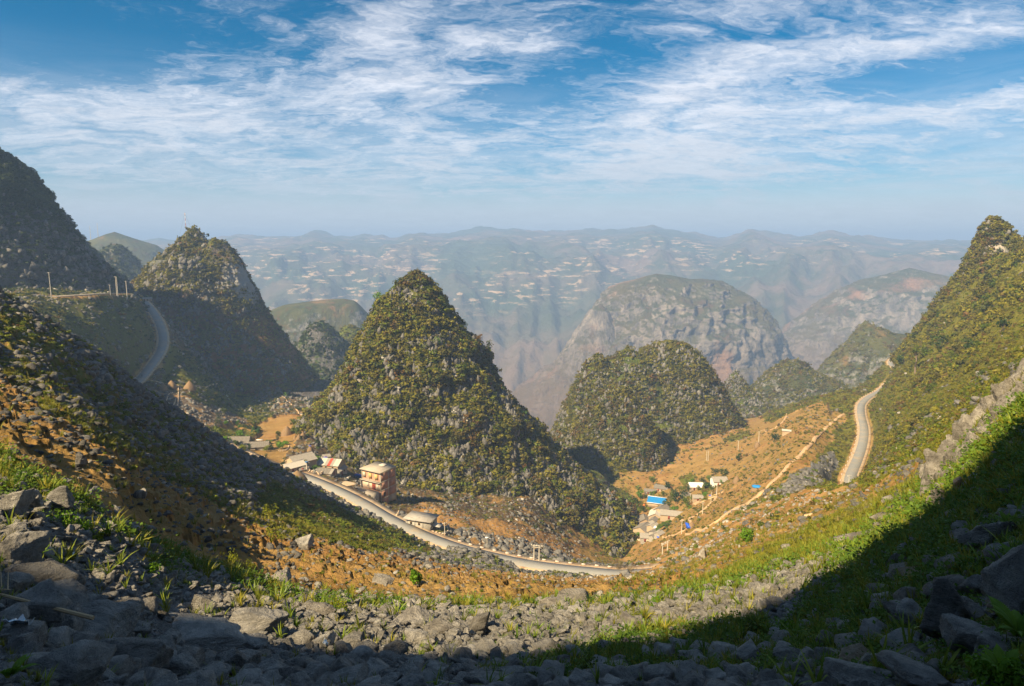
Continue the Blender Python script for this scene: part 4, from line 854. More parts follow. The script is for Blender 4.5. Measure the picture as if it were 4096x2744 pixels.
HERO = [
 (c5, 405, 1470, 350, 215, 'M_rock', 'large rounded grey boulder with a pitted face at the bottom edge, below the lifted slab'),
 (c5, 735, 1400, 370, 200, 'M_rock', 'long dark humped boulder leaning against the lifted slab at lower left'),
 (c5, 575, 1260, 280, 200, 'M_rock', 'smooth grey lifted slab with a sharp straight edge above the humped boulder'),
 (c5, 1090, 1290, 345, 145, 'M_rock', 'wide flat grey slab lying level, right of the humped boulder'),
 (c5, 1385, 1245, 330, 110, 'M_rock', 'broad cracked slab right of the wide level slab'),
 (c5, 355, 1085, 255, 160, 'M_rock', 'smooth grey boulder behind the split dark stone on the left'),
 (c5, 190, 975, 290, 150, 'M_rock', 'broad rounded boulder above the ochre stone at the left'),
 (c5, 170, 1150, 260, 150, 'M_rock', 'split dark stone right beside the ochre stone'),
 (c5, 345, 1245, 180, 130, 'M_rock', 'blocky stone beside the dry branch'),
 (c5, 645, 1465, 170, 150, 'M_rock', 'square block wedged between the pitted boulder and the bottom edge'),
 (c5, 45, 1060, 95, 120, 'M_rockp', 'ochre and white stone at the left edge'),
 (c5, 80, 590, 150, 120, 'M_rock', 'dark boulder on the bank at the left edge under the red slope'),
 (c5, 150, 545, 150, 110, 'M_rock', 'brownish boulder lying against the dark bank boulder'),
 (c5, 330, 560, 130, 90, 'M_rock', 'jagged block at the end of the left bank'),
 (c5, 70, 840, 230, 160, 'M_rock', 'tilted jagged boulder with a lit top, left edge'),
 (c5, 60, 745, 150, 90, 'M_rock', 'low boulder behind the tilted jagged one at the left edge'),
 (c5, 480, 1130, 220, 110, 'M_rock', 'black creviced boulder right of the smooth one'),
 (c5, 1120, 1130, 120, 90, 'M_rock', 'upright wedge in the middle of the scree'),
 (c5, 835, 830, 110, 90, 'M_rockw', 'dark ribbed block standing at the top of the scree'),
 (c5, 1160, 895, 90, 60, 'M_rockw', 'sunlit angular block at the scree top'),
 (c5, 1545, 985, 130, 60, 'M_rockw', 'sunlit smooth-topped stone among grass at the scree top'),
 (c5, 1740, 1150, 150, 80, 'M_rockw', 'cracked sunlit stone beside yellow grass'),
 (c5, 445, 350, 60, 60, 'M_rockw', 'pale pointed stone on the red slope'),
 (c5, 545, 585, 70, 55, 'M_rockw', 'grey block on the red slope by the scrub'),
 (c5, 815, 710, 60, 45, 'M_rockw', 'small block at the foot of the red slope'),
 (c5, 770, 520, 50, 50, 'M_rockw', 'pale upright stone half way up the red slope'),
 (c5, 1670, 780, 100, 60, 'M_rock', 'dark craggy stone beside the yellow bush'),
 (c6, 560, 905, 330, 90, 'M_rockw', 'sunlit long stone on the edge of the shade'),
 (c6, 690, 965, 190, 80, 'M_rockw', 'wedge-shaped sunlit stone right on the shade line'),
 (c6, 960, 940, 150, 110, 'M_rockw', 'tall sunlit leaning slab in the middle of the scree'),
 (c6, 1080, 870, 230, 70, 'M_rockw', 'long flat sunlit slab behind the leaning one'),
 (c6, 1550, 780, 260, 90, 'M_rockw', 'cracked sunlit outcrop right of the middle'),
 (c6, 1410, 800, 190, 70, 'M_rockw', 'low sunlit outcrop left of the cracked one'),
 (c6, 1920, 920, 160, 70, 'M_rockw', 'half-shaded brown slab on the shade line'),
 (c6, 2170, 880, 90, 70, 'M_rockw', 'pale brown block standing on the shade line'),
 (c6, 1790, 1060, 90, 35, 'M_rockp', 'small white brick-like stone in the shaded scree'),
 (c6, 370, 665, 130, 45, 'M_rockw', 'flat pale stone left of the round green bush'),
 (c6, 650, 570, 60, 30, 'M_rockp', 'little pale stone above the round green bush'),
 (c6, 150, 1280, 260, 90, 'M_rock', 'shaded slab at the bottom edge below the humped stones'),
 (c6, 560, 1010, 150, 90, 'M_rock', 'dark stone just inside the shade'),
 (c7, 1625, 1190, 210, 290, 'M_rock', 'tall dark upright boulder at the lower right'),
 (c7, 1430, 1150, 225, 110, 'M_rock', 'wide grey boulder joined to the tall dark one'),
 (c7, 1775, 1130, 150, 120, 'M_rock', 'knobbly lichened boulder right of the tall dark one'),
 (c7, 1325, 900, 120, 110, 'M_rockp', 'pale white boulder touching an ochre one'),
 (c7, 1412, 910, 130, 95, 'M_rocko', 'ochre boulder touching the pale white one'),
 (c7, 1165, 1030, 130, 80, 'M_rockp', 'pinkish white stone behind the strap leaves'),
 (c7, 1085, 1405, 190, 110, 'M_rocko', 'pinkish ochre stone near the bottom right'),
 (c7, 1870, 690, 210, 140, 'M_rock', 'smooth mid-grey boulder among ferns near the right edge'),
 (c7, 1975, 1105, 130, 75, 'M_rocko', 'pale pink flat stone below the outcrop at the right edge'),
 (c7, 2030, 1010, 260, 320, 'M_rock', 'dark outcrop rising at the right edge'),
 (c7, 2050, 870, 170, 130, 'M_rock', 'top of the dark outcrop at the right edge, a separate block'),
 (c7, 1180, 1530, 330, 110, 'M_rock', 'left one of two wide slabs along the bottom edge at the right'),
 (c7, 1500, 1530, 340, 120, 'M_rock', 'right one of two wide slabs along the bottom edge at the right'),
 (c7, 1820, 1310, 280, 130, 'M_rock', 'long shaded slab under the ferns at lower right'),
 (c7, 320, 1390, 210, 100, 'M_rock', 'grey humped boulder at the bottom, left of the leafy patch'),
 (c7, 720, 1395, 190, 110, 'M_rock', 'rounded boulder with pale veins at the bottom middle right'),
 (c7, 1740, 640, 95, 80, 'M_rock', 'round dark stone left of the smooth mid-grey boulder'),
 (c7, 1040, 1022, 70, 30, 'M_rocko', 'small orange stone on the shaded scree'),
 (c7, 600, 1065, 120, 40, 'M_rockp', 'thin pale slab lying on the shaded scree'),
 (c7, 370, 1130, 130, 42, 'M_rockp', 'pale grey flat slab left of the thin one on the scree'),
 (c7, 1235, 640, 110, 70, 'M_rockw', 'lit rounded outcrop stone just above the shaded bushes'),
 (c7, 1000, 705, 100, 70, 'M_rockw', 'dark grey lit stone at the end of the rounded outcrop'),
 (c7, 1120, 690, 170, 80, 'M_rockw', 'middle stone of the lit outcrop beside the shade'),
 (c7, 1260, 560, 150, 80, 'M_rockw', 'large smooth lit stone at the top of the outcrop'),
 (c7, 1280, 455, 80, 50, 'M_rockw', 'grey stone on the orange patch below the road end'),
 (c7, 600, 840, 90, 50, 'M_rockw', 'lit stone on the grassy bank above the scree'),
 (c7, 670, 730, 50, 50, 'M_rockw', 'small dark lit stone in yellow grass'),
 (c7, 165, 790, 50, 60, 'M_rockw', 'pointed stone at the left end of the grassy bank'),
 (c7, 1310, 830, 90, 110, 'M_rock', 'dark pointed boulder in the shaded leaves'),
 (c7, 1560, 820, 80, 60, 'M_rockp', 'whitish stone among shaded leaves'),
]
M_rocko = rock_mat('ochre_limestone', (.30, .20, .12), (.46, .38, .28), (.6, .56, .5), .4)
_i = 0
for f, x, y, w, h, mt, lb in HERO:
    sc_ = {'c5': 1.3707, 'c6': 1.5607, 'c7': 1.5021}[f.__name__] * 4; px, py = f(x, y); wp, hp = w / sc_, h / sc_; _i += 1
    g = hit(px, min(py + hp * .36, 700), 2.6, 250); D = np.linalg.norm(g)
    W = wp / F * D; H = hp / F * D * 1.12; mat = globals()[mt]
    o = put_rock(g, W, H, fine_rock(_i * 7, mat), sink=.22, dep=W * .85, rz=random.uniform(-.4, .4) - math.atan2(g[0], g[1]) + (pi if _i % 2 else 0), name='boulder' if wp > 30 else 'rock', tilt=.12)
    tag(o, lb, 'boulder' if wp > 30 else 'rock', 'stones of the scree')
# crag beside the shade line on the right
CR = [(2118, 1130, 50), (2135, 1105, 60), (2150, 1075, 62), (2165, 1045, 60), (2182, 1020, 52), (2200, 1000, 50), (2215, 980, 46), (2232, 958, 44), (2250, 942, 44), (2268, 925, 42), (2285, 905, 44), (2300, 888, 40), (2322, 872, 44), (2338, 850, 46), (2175, 1085, 46), (2200, 1050, 44), (2225, 1015, 44), (2250, 985, 42), (2280, 955, 40), (2310, 925, 42), (2330, 900, 38), (2140, 1140, 40), (2120, 1085, 36)]
CR += [(x + 14, y + 16, w * .7) for x, y, w in CR[:16]]
CRG = [pmesh('crag', rock_shape(5, 380 + i, 16, 1.2, .14), M_rockw) for i in range(5)]
for k, (x, y, w) in enumerate(CR):
    px, py = x * D2P, y * D2P; g = hit(px, py + 7, 12, 110); D = np.linalg.norm(g); W = w * D2P / F * D
    o = put_rock(g, W * .8, W * 1.25, CRG[k % 5], sink=.3, name='crag_rock', tilt=.3)
    pl = ('lowest', 'low', 'middle', 'upper', 'topmost')[min(4, k * 5 // len(CR))]
    tag(o, '%s jagged rock in the crag along the shade line at right, %s from its foot' % (('pale', 'grey', 'ribbed', 'blocky', 'leaning')[k % 5], ('1st', '2nd', '3rd')[k] if k < 3 else '%dth' % (k + 1)), 'rock', 'rocks of the crag on the right')
# larger stones of the scree, singly
def where_words(px, py):
    h = ['at the far left edge', 'near the left edge', 'at the left', 'left of the middle', 'just left of the middle', 'just right of the middle', 'right of the middle', 'at the right', 'near the right edge', 'at the far right edge'][int(min(9, max(0, px / 102.4)))]
    v = ['on the upper edge', 'near the top', 'half way down', 'low down', 'by the bottom edge'][int(min(4, max(0, (py - 520) / 34)))]
    return h, v
cand = []
for _ in range(26000):
    th = random.uniform(-.68, .68); r = math.exp(random.uniform(math.log(4.6), math.log(34))); x, y = r * sin(th), r * cos(th); cand.append((x, y, r))
cand = np.array(cand); _rk = gattr(rock, cand[:, 0], cand[:, 1]); _gr = gattr(green, cand[:, 0], cand[:, 1]); z = gz(cand[:, 0], cand[:, 1]); cpx, cpy = proj(np.stack([cand[:, 0], cand[:, 1], z], 1))
keep = (cpx > -20) & (cpx < 1044) & (cpy < 705) & (cpy > 380) & (RNG.random(len(cand)) < np.clip(_rk * 1.3 - .15, .03, 1)); cand = cand[keep]; z = z[keep]; cpx = cpx[keep]; cpy = cpy[keep]
cells = {}; want = 250
for tgt in (44, 34, 27, 21, 17, 14, 12):
    for (x, y, r), zz, ppx, ppy in zip(cand, z, cpx, cpy):
        if want <= 0: break
        if random.random() > .5: continue
        D = math.sqrt(x * x + y * y + zz * zz); wpx = tgt * random.uniform(.85, 1.2)
        if wpx > 7 + 160 / r: continue
        R_ = wpx / F * D / 2
        if R_ > .75: continue
        if any((x - a) ** 2 + (y - b) ** 2 < ((R_ + c) * .80) ** 2 for a, b, c in placed): continue
        warm = ppy < 640 - 20 and random.random() < .6
        flat = random.uniform(.38, .8); o = put_rock((x, y, zz), 2 * R_, 2 * R_ * flat, random.choice(RKWM if warm else RKM), sink=.28)
        cells.setdefault(where_words(ppx, ppy), []).append((wpx, flat, ppx, o)); want -= 1
ORD = ['largest', 'second largest', 'third largest', 'fourth largest', 'fifth largest', 'sixth largest', 'seventh largest', 'eighth largest', 'ninth largest', 'tenth largest', 'eleventh largest', 'twelfth largest', 'thirteenth largest', 'fourteenth largest', 'fifteenth largest', 'sixteenth largest', 'seventeenth largest', 'eighteenth largest', 'nineteenth largest', 'twentieth largest']
for (hw, vw), lst in cells.items():
    lst.sort(key=lambda t: -t[0])
    for k, (w, fl, ppx, o) in enumerate(lst):
        sh = 'flat slab' if fl < .48 else 'wedge' if fl < .6 else 'blocky stone' if fl < .7 else 'upright block'
        kk = ORD[k] if k < 20 else '%dth largest' % (k + 1)
        tag(o, '%s, %s loose one %s, %s' % (sh, kk, hw, vw), 'rock', 'stones of the scree')
# the rest of the scree: small stones nobody could count
def near_pts(n, r0, r1, f, over=5):
    P, r = ground_points(n, r0, r1, f, over=over, power=.25); return P, r
P, r = near_pts(19000, 3.2, 30, lambda x, y, r: np.clip(gattr(rock, x, y) * 1.5 - .35, .02, 1)); n = len(P); s = np.clip(sizes(n, .0022, .0115, 1.5) * np.hypot(r, P[:, 2]), .02, .5)
scatter('loose_scree', P + np.stack([P[:, 0] * 0, P[:, 0] * 0, s * RNG.uniform(0, .5, n)], 1), RKS + RKM[:4], np.stack([s, s, s * RNG.uniform(.6, 1.1, n)], 1), rnd_rot(n, .35))
P, r = near_pts(9000, 12, 60, lambda x, y, r: np.clip(gattr(rock, x, y) * 1.5 - .5, .02, 1)); n = len(P); s = np.clip(sizes(n, .002, .009, 1.8) * r, .03, .5)
scatter('loose_warm_scree', P, RKW + RKS[:2], s, rnd_rot(n, .3))
# grass and herbs around
gr = lambda k: (lambda x, y, r: w_clump(np.clip(green - k, 0, 1), 1 / 2.2, 44., .05, 6)(x, y, r))
P, r = near_pts(5200, 3.6, 40, gr(.3)); n = len(P); s = np.clip(sizes(n, .012, .034, 1.6) * r, .06, .55)
scatter('near_grass', P, TUF + STR[:2], s, rnd_rot(n, .2))
P, r = near_pts(5200, 3.4, 30, gr(.35)); n = len(P); s = np.clip(sizes(n, .010, .028, 1.6) * r, .06, .45)
scatter('near_herbs', P, HRB, s, rnd_rot(n, .15))
# strap-leaved plants, each leaf a part
LEAFM = [pmesh('leaf', blades_shape(400 + i, 1, 7, (.8, 1.1), .036, (.25 + .22 * i, .3 + .22 * i), .6, 0), M_strap, True) for i in range(4)]
def strap_plant(P, size, nl, label, cat='plant', first=None):
    t = empty('strap_leaved_plant', P, random.uniform(0, 6.28)); t.scale = (size,) * 3; tag(t, label, cat, 'strap-leaved plants among the stones')
    for i in range(nl):
        o = link('leaf', LEAFM[random.randrange(4)], None, t); o.rotation_euler = (random.gauss(0, .12), random.gauss(0, .12), i * 2.4 + random.uniform(-.4, .4)); k = random.uniform(.6, 1.15); o.scale = (k, k, k)
PLN = [(c7, 1150, 1080, 150), (c7, 1230, 1060, 110), (c7, 1060, 1130, 90), (c7, 960, 1180, 120), (c7, 720, 1250, 150), (c7, 850, 1230, 130), (c7, 200, 1250, 90), (c7, 320, 1230, 90), (c7, 400, 1240, 110), (c7, 560, 1220, 80),
       (c7, 1230, 1420, 200), (c7, 1400, 1330, 190), (c7, 1600, 1440, 170), (c7, 1380, 1230, 120), (c7, 1850, 820, 120), (c7, 1640, 860, 110), (c7, 1740, 820, 100), (c7, 1880, 560, 90), (c7, 1700, 520, 80), (c7, 1500, 1060, 110), (c7, 850, 1520, 170), (c7, 700, 1530, 150), (c7, 620, 1490, 120), (c7, 480, 1100, 60), (c7, 760, 860, 60), (c7, 500, 930, 60), (c7, 620, 930, 55), (c7, 1010, 860, 60), (c7, 1980, 700, 110), (c7, 2060, 480, 90),
       (c6, 1320, 1210, 150), (c6, 1230, 1190, 120), (c6, 1480, 1130, 120), (c6, 1560, 1110, 110), (c6, 1660, 1160, 130), (c6, 1020, 1290, 120), (c6, 1100, 1290, 110), (c6, 570, 1290, 120), (c6, 690, 1300, 110), (c6, 2050, 1170, 110), (c6, 1950, 1210, 80), (c6, 1100, 1010, 60), (c6, 2320, 1030, 80), (c6, 60, 1100, 60), (c6, 510, 1090, 50), (c6, 1850, 1240, 110), (c6, 1700, 1260, 120),
       (c5, 60, 690, 90), (c5, 660, 880, 90), (c5, 600, 930, 80), (c5, 690, 1010, 60), (c5, 800, 1260, 70), (c5, 385, 815, 60), (c5, 800, 770, 60), (c5, 1540, 1030, 60), (c5, 1780, 1120, 60), (c5, 1850, 1080, 55), (c5, 1110, 800, 50), (c5, 1180, 815, 50)]
PLW = ['left of the pinkish white stone', 'right of the pinkish white stone', 'just below the pinkish white stone', 'below the scree edge left of the tall dark boulder', 'in the leafy patch, its left half', 'in the leafy patch, its right half', 'left of the leafy patch by a humped boulder', 'at the left end of the leafy patch', 'behind the left end of the leafy patch', 'at the back of the leafy patch',
 'in front of the pinkish ochre stone', 'below the wide grey boulder', 'below the tall dark upright boulder', 'behind the wide grey boulder', 'above the dark outcrop at right', 'right of the ochre boulder', 'left of the dark outcrop among leaves', 'behind the mid-grey boulder', 'left of the mid-grey boulder', 'behind the tall dark boulder', 'on the bottom edge left of the wide slab', 'on the bottom edge in the middle right', 'right of the rounded veined boulder', 'on the shaded scree alone', 'on the sunlit bank above the scree', 'at the left of the sunlit bank', 'in the middle of the sunlit bank', 'at the shade line on the bank', 'above the dark outcrop at the right edge', 'high at the right edge in shaded leaves',
 'at the left end of the bottom thicket', 'left in the bottom thicket', 'at the top of the bottom thicket', 'right of the top of the bottom thicket', 'at the right end of the bottom thicket', 'at the foot of the bottom thicket', 'at the foot of the bottom thicket, further right', 'at the bottom edge left of the thicket', 'at the bottom edge beside the thicket', 'between shaded stones right of the thicket', 'low beside the thicket on its right', 'on the shade line in the middle', 'on the shade line at right', 'at the left among humped stones', 'among the dark stones near the shade line', 'at the bottom right of the thicket', 'at the bottom edge below the thicket',
 'by the dark bank boulder at left', 'in the grassy gully right of the bank', 'low in the grassy gully', 'at the lower end of the grassy gully', 'right of the lifted slab', 'left of the grassy gully', 'above the dark ribbed block', 'beside the smooth-topped sunlit stone', 'beside the cracked sunlit stone', 'right of the cracked sunlit stone', 'at the foot of the yellow bushes', 'under the yellow bushes, right']
for k, (f, x, y, hh) in enumerate(PLN):
    sc_ = {'c5': 1.3707, 'c6': 1.5607, 'c7': 1.5021}[f.__name__] * 4; px, py = f(x, y); g = hit(px, min(py + hh / sc_ * .5, 712), 2.4, 120); D = np.linalg.norm(g); sz = hh / sc_ / F * D * 1.15
    hw, vw = where_words(px, py)
    strap_plant(g, sz, 11 if hh > 70 else 8, '%s clump of strap leaves %s' % (('tall', 'spreading', 'dark', 'loose', 'leaning', 'dense')[k % 6], PLW[k]))
# ferns at lower right and lower left
FR = [pmesh('frond', frond_parts(500 + i, 1.0, 24), M_fern) for i in range(2)]
for (px, py, hp, nf, lb, az0) in [(c7(2060, 1300) + (75, 7, 'bright green fern with long toothed fronds at the lower right corner', 2.6)), (c7(1960, 1540) + (60, 6, 'smaller fern at the bottom edge under the bright one', 2.4)), (c7(1790, 1400) + (40, 5, 'narrow dark fern standing left of the bright one', 2.0)), (c7(1950, 860) + (34, 6, 'fern growing above the dark outcrop at right', 1.6)),
                               (c7(2040, 830) + (34, 6, 'fern at the right edge over the dark outcrop', 1.9)), (c5(60, 1540) + (48, 6, 'bright fern in the bottom left corner', .2)), (c5(215, 870) + (26, 4, 'small fern between the stones at left', .5)), (c7(2000, 620) + (30, 6, 'pale fern above the mid-grey boulder', 2.2))]:
    g = hit(px, min(py, 705), 2.4, 60); D = np.linalg.norm(g); t = empty('fern', g + [0, 0, .03]); tag(t, lb, 'fern', 'ferns'); L = hp / F * D * .50
    for k in range(nf):
        o = link('frond', FR[k % 2], None, t); o.scale = (L * random.uniform(.8, 1.1),) * 3; o.rotation_euler = (random.gauss(0, .1), random.uniform(-.55, -.1), az0 + (k - nf / 2) * .62)
# ------------------------------------------------------------ roads and paths
M_asph = simple('asphalt_grey', (.25, .245, .235), .25, .16, .9, .3, .02, world=True, dirt=(.36, .29, .21))
M_verge = simple('dusty_verge', (.46, .34, .22), .3, .4, .95, .5, .05, world=True, dirt=(.28, .16, .08))
M_path = simple('beaten_earth', (.52, .34, .19), .2, .5, .95, .3, .03, world=True)
M_conc = simple('concrete_pale', (.45, .42, .38), .2, 2., .9, .3, .02, dirt=(.25, .22, .19))
def strip(name, line, offs, dz, mat, kind='structure', skirt=.6):
    """ribbon following a line; offs: offsets across, left to right"""
    line = np.asarray(line); t = np.gradient(line[:, :2], axis=0); t /= np.linalg.norm(t, axis=1)[:, None] + 1e-9; nrm = np.stack([t[:, 1], -t[:, 0]], 1)
    cols = [(offs[0], -skirt)] + [(o, dz) for o in offs] + [(offs[-1], -skirt)]; V = []
    for o, z in cols: V.append(np.stack([line[:, 0] + nrm[:, 0] * o, line[:, 1] + nrm[:, 1] * o, line[:, 2] + z], 1))
    V = np.stack(V, 1); me = mesh_from(V.reshape(-1, 3), grid_faces(len(line), len(cols))[:, ::-1], name); return tag(link(name, me, mat), kind=kind)
for nm, (line, hw, mg) in ROADS.items():
    w = {'main': 2.9, 'upper': 3.0, 'terrace': 1.7, 'right': 2.5}[nm]
    strip('road_verge', line, (-hw - .9, -w, w, hw + .9), .04, M_verge, skirt=1.6)
    strip('road', line, (-w, 0, w), .085, M_asph, skirt=.06)
ml_ = ROADS['main'][0]; _a, _b = int(len(ml_) * .22), int(len(ml_) * .50)
strip('road_verge', ml_[_a:_b], (-7.4, -3.4, 3.4, 6.6), .045, M_verge, skirt=2.5)
def drape(pts, step=1.2, r0=200, r1=1000, lift=.22):
    w = np.array([hit(x, y, r0, r1) for x, y in pts]); l = spline(w, step); l[:, 2] = gz(l[:, 0], l[:, 1]); k = np.ones(5) / 5
    if len(l) > 8: zz = np.convolve(np.pad(l[:, 2], 2, 'edge'), k, 'valid'); l[:, 2] = np.maximum(zz, l[:, 2] - .3)
    l[:, 2] += lift; return l
def path(pts, w=.9, r0=200, r1=1000, mat=None): return strip('path', drape(pts, r0=r0, r1=r1), (-w, w), .0, mat or M_path, skirt=1.0)
path(pk((1934, 941), (1905, 965), (1875, 990), (1850, 1020), (1825, 1045), (1800, 1070), (1765, 1105), (1740, 1130), (1690, 1160), (1640, 1190), (1600, 1210), (1572, 1222)), 1.1, 150)
path([c3(*p) for p in ((1215, 1265), (1262, 1225), (1272, 1180), (1255, 1140), (1340, 1092), (1430, 1035), (1500, 970), (1560, 900), (1630, 835), (1660, 818), (1610, 818), (1500, 862), (1400, 905), (1320, 950))], .85, 250)
path([c3(*p) for p in ((1290, 940), (1400, 880), (1520, 830), (1620, 790), (1740, 740))], .7, 300)
path([c3(*p) for p in ((1255, 1140), (1150, 1155))], .6, 300)
path([c3(*p) for p in ((450, 1425), (350, 1365), (308, 1300), (370, 1215), (450, 1170), (530, 1150))], .8, 250)
path([c3(*p) for p in ((880, 1385), (1000, 1365), (1150, 1310), (1215, 1265))], .6, 250)
path(pk((1740, 985), (1770, 980), (1790, 965), (1800, 945)), .8, 400)
path(pk((345, 870), (400, 880), (430, 882), (470, 885), (500, 878), (540, 866), (560, 862)), .5, 300, mat=M_verge)
path(pk((640, 902), (670, 930), (690, 950), (715, 975)), .5, 340)
path(pk((1830, 1290), (1850, 1285)), .4, 100)
# kerb blocks along the outer edge of the road
def bx(x0, x1, y0, y1, z0, z1, bev=0): return box_mesh(x0, x1, y0, y1, z0, z1)
M_kerb = simple('kerb_paint', (.55, .46, .40), .2, 2., .85, dirt=(.4, .2, .15))
kb = bx(-.75, .75, -.2, .2, 0, .55); kb.materials.append(M_kerb)
def along(line, s0, s1, step, off):
    line = np.asarray(line); d = np.concatenate([[0], np.cumsum(np.linalg.norm(np.diff(line[:, :2], axis=0), axis=1))]); out = []
    for s in np.arange(s0, min(s1, d[-1] - .5), step):
        p = np.array([np.interp(s, d, line[:, k]) for k in range(3)]); q = np.array([np.interp(s + .5, d, line[:, k]) for k in range(3)]); t = (q - p)[:2]; t /= np.linalg.norm(t); out.append((p[0] + t[1] * off, p[1] - t[0] * off, p[2], math.atan2(t[1], t[0])))
    return out
# which side is away from the camera
ml = ROADS['main'][0]; tot = np.cumsum(np.linalg.norm(np.diff(ml[:, :2], axis=0), axis=1))[-1]
def ordn(k): return '%d%s' % (k, 'th' if 10 < k % 100 < 14 else {1: 'st', 2: 'nd', 3: 'rd'}.get(k % 10, 'th'))
mpx, mpy = proj(ml); k0 = int(np.argmax(mpx > 452)); cum = np.concatenate([[0], np.cumsum(np.linalg.norm(np.diff(ml[:, :2], axis=0), axis=1))]); k1 = int(np.argmax(mpx > 622))
for nm, s0, s1, st_, off, lb, grp in (('main', cum[k0], cum[k1], 5.0, -4.3, '%s low whitewashed guard block from the house end of the valley road', 'guard blocks along the valley road'),
                                ('upper', 5, 330, 9, 3.9, '%s pale guard block up the climbing left road from its lower end', 'guard blocks along the left road'),
                                ('right', 30, 420, 10, -3.9, '%s pale guard block up the right hillside road from its near end', 'guard blocks along the right road')):
    for k, (x, y, z, a) in enumerate(along(ROADS[nm][0], s0, s1, st_, off)):
        o = link('guard_block', kb); o.location = (x, y, z - .05); o.rotation_euler = (0, 0, a); tag(o, lb % ordn(k + 1), 'guard block', grp)
# ------------------------------------------------------------ buildings
M_tile = simple('fibre_cement_sheet', (.30, .27, .235), .3, 1.2, .9, .5, .03, dirt=(.20, .17, .14))
M_tiled = simple('dark_old_roof', (.17, .15, .13), .35, 1.5, .9, .5, .03, dirt=(.33, .30, .26))
M_pale = simple('pale_sheet', (.47, .43, .375), .2, 1.5, .8, .3, .02, dirt=(.42, .37, .31))
M_wall = simple('earth_wall', (.42, .32, .22), .2, 1.2, .95, .4, .03, dirt=(.38, .26, .16))
M_wallg = simple('stone_block_wall', (.36, .33, .29), .4, 3.5, .95, .8, .08, dirt=(.18, .16, .14))
M_slab = simple('weathered_concrete', (.34, .31, .28), .25, .8, .9, .4, .03, dirt=(.17, .15, .14))
M_slabw = simple('sunbleached_concrete', (.38, .33, .27), .2, .8, .9, .4, .03, dirt=(.34, .28, .22))
M_brick = simple('raw_brick', (.40, .21, .14), .35, 6., .95, .5, .02, dirt=(.50, .32, .24))
M_red = simple('red_sheet', (.42, .07, .04), .2, 2., .6)
M_dark = simple('dark_opening', (.03, .027, .025), .2, 2., .9)
M_wood = simple('light_wood', (.50, .33, .15), .25, 5., .8)
M_door = simple('red_brown_door', (.22, .04, .025), .2, 4., .6)
M_blue = simple('blue_tarp', (.02, .09, .55), .25, 2., .45, .6, .05, spec=.4)
M_bluer = simple('blue_sheet_roof', (.015, .20, .52), .15, 1.5, .45, spec=.4)
M_turq = simple('turquoise_tank', (.10, .50, .50), .15, 2., .4)
M_white = simple('white_sheet', (.80, .78, .74), .08, 2., .6)
M_orange = simple('orange_tarp', (.65, .20, .06), .2, 2., .6)
def boxm(x0, x1, y0, y1, z0, z1, mat): me = box_mesh(x0, x1, y0, y1, z0, z1); me.materials.append(mat); return me
def prism(pts, x0, x1, mat):
    """polygon in the y,z plane pushed along x"""
    n = len(pts); V = [(x, y, z) for x in (x0, x1) for y, z in pts]; Fc = [tuple(range(n))[::-1], tuple(range(n, 2 * n))] + [(i, (i + 1) % n, (i + 1) % n + n, i + n) for i in range(n)]
    me = bpy.data.meshes.new('prism'); me.from_pydata(V, [], Fc); me.update(); me.materials.append(mat); return me
def roof_sheet(w, l, th=.07, wave=6):
    """corrugated panel lying in x (width) and y (length)"""
    nx = 13; xs = np.linspace(-w / 2, w / 2, nx); V = []
    for x, z in zip(xs, np.where(np.arange(nx) % 2, .035, 0)): V += [(x, 0, z + th), (x, l, z + th), (x, 0, z), (x, l, z)]
    Fc = []
    for i in range(nx - 1):
        a, b = 4 * i, 4 * i + 4; Fc += [(a, b, b + 1, a + 1), (a + 2, a + 3, b + 3, b + 2), (a, a + 2, b + 2, b), (a + 1, b + 1, b + 3, a + 3)]
    Fc += [(0, 1, 3, 2), (4 * nx - 4, 4 * nx - 2, 4 * nx - 1, 4 * nx - 3)]
    me = bpy.data.meshes.new('sheet'); me.from_pydata(V, [], Fc); me.update(); return me
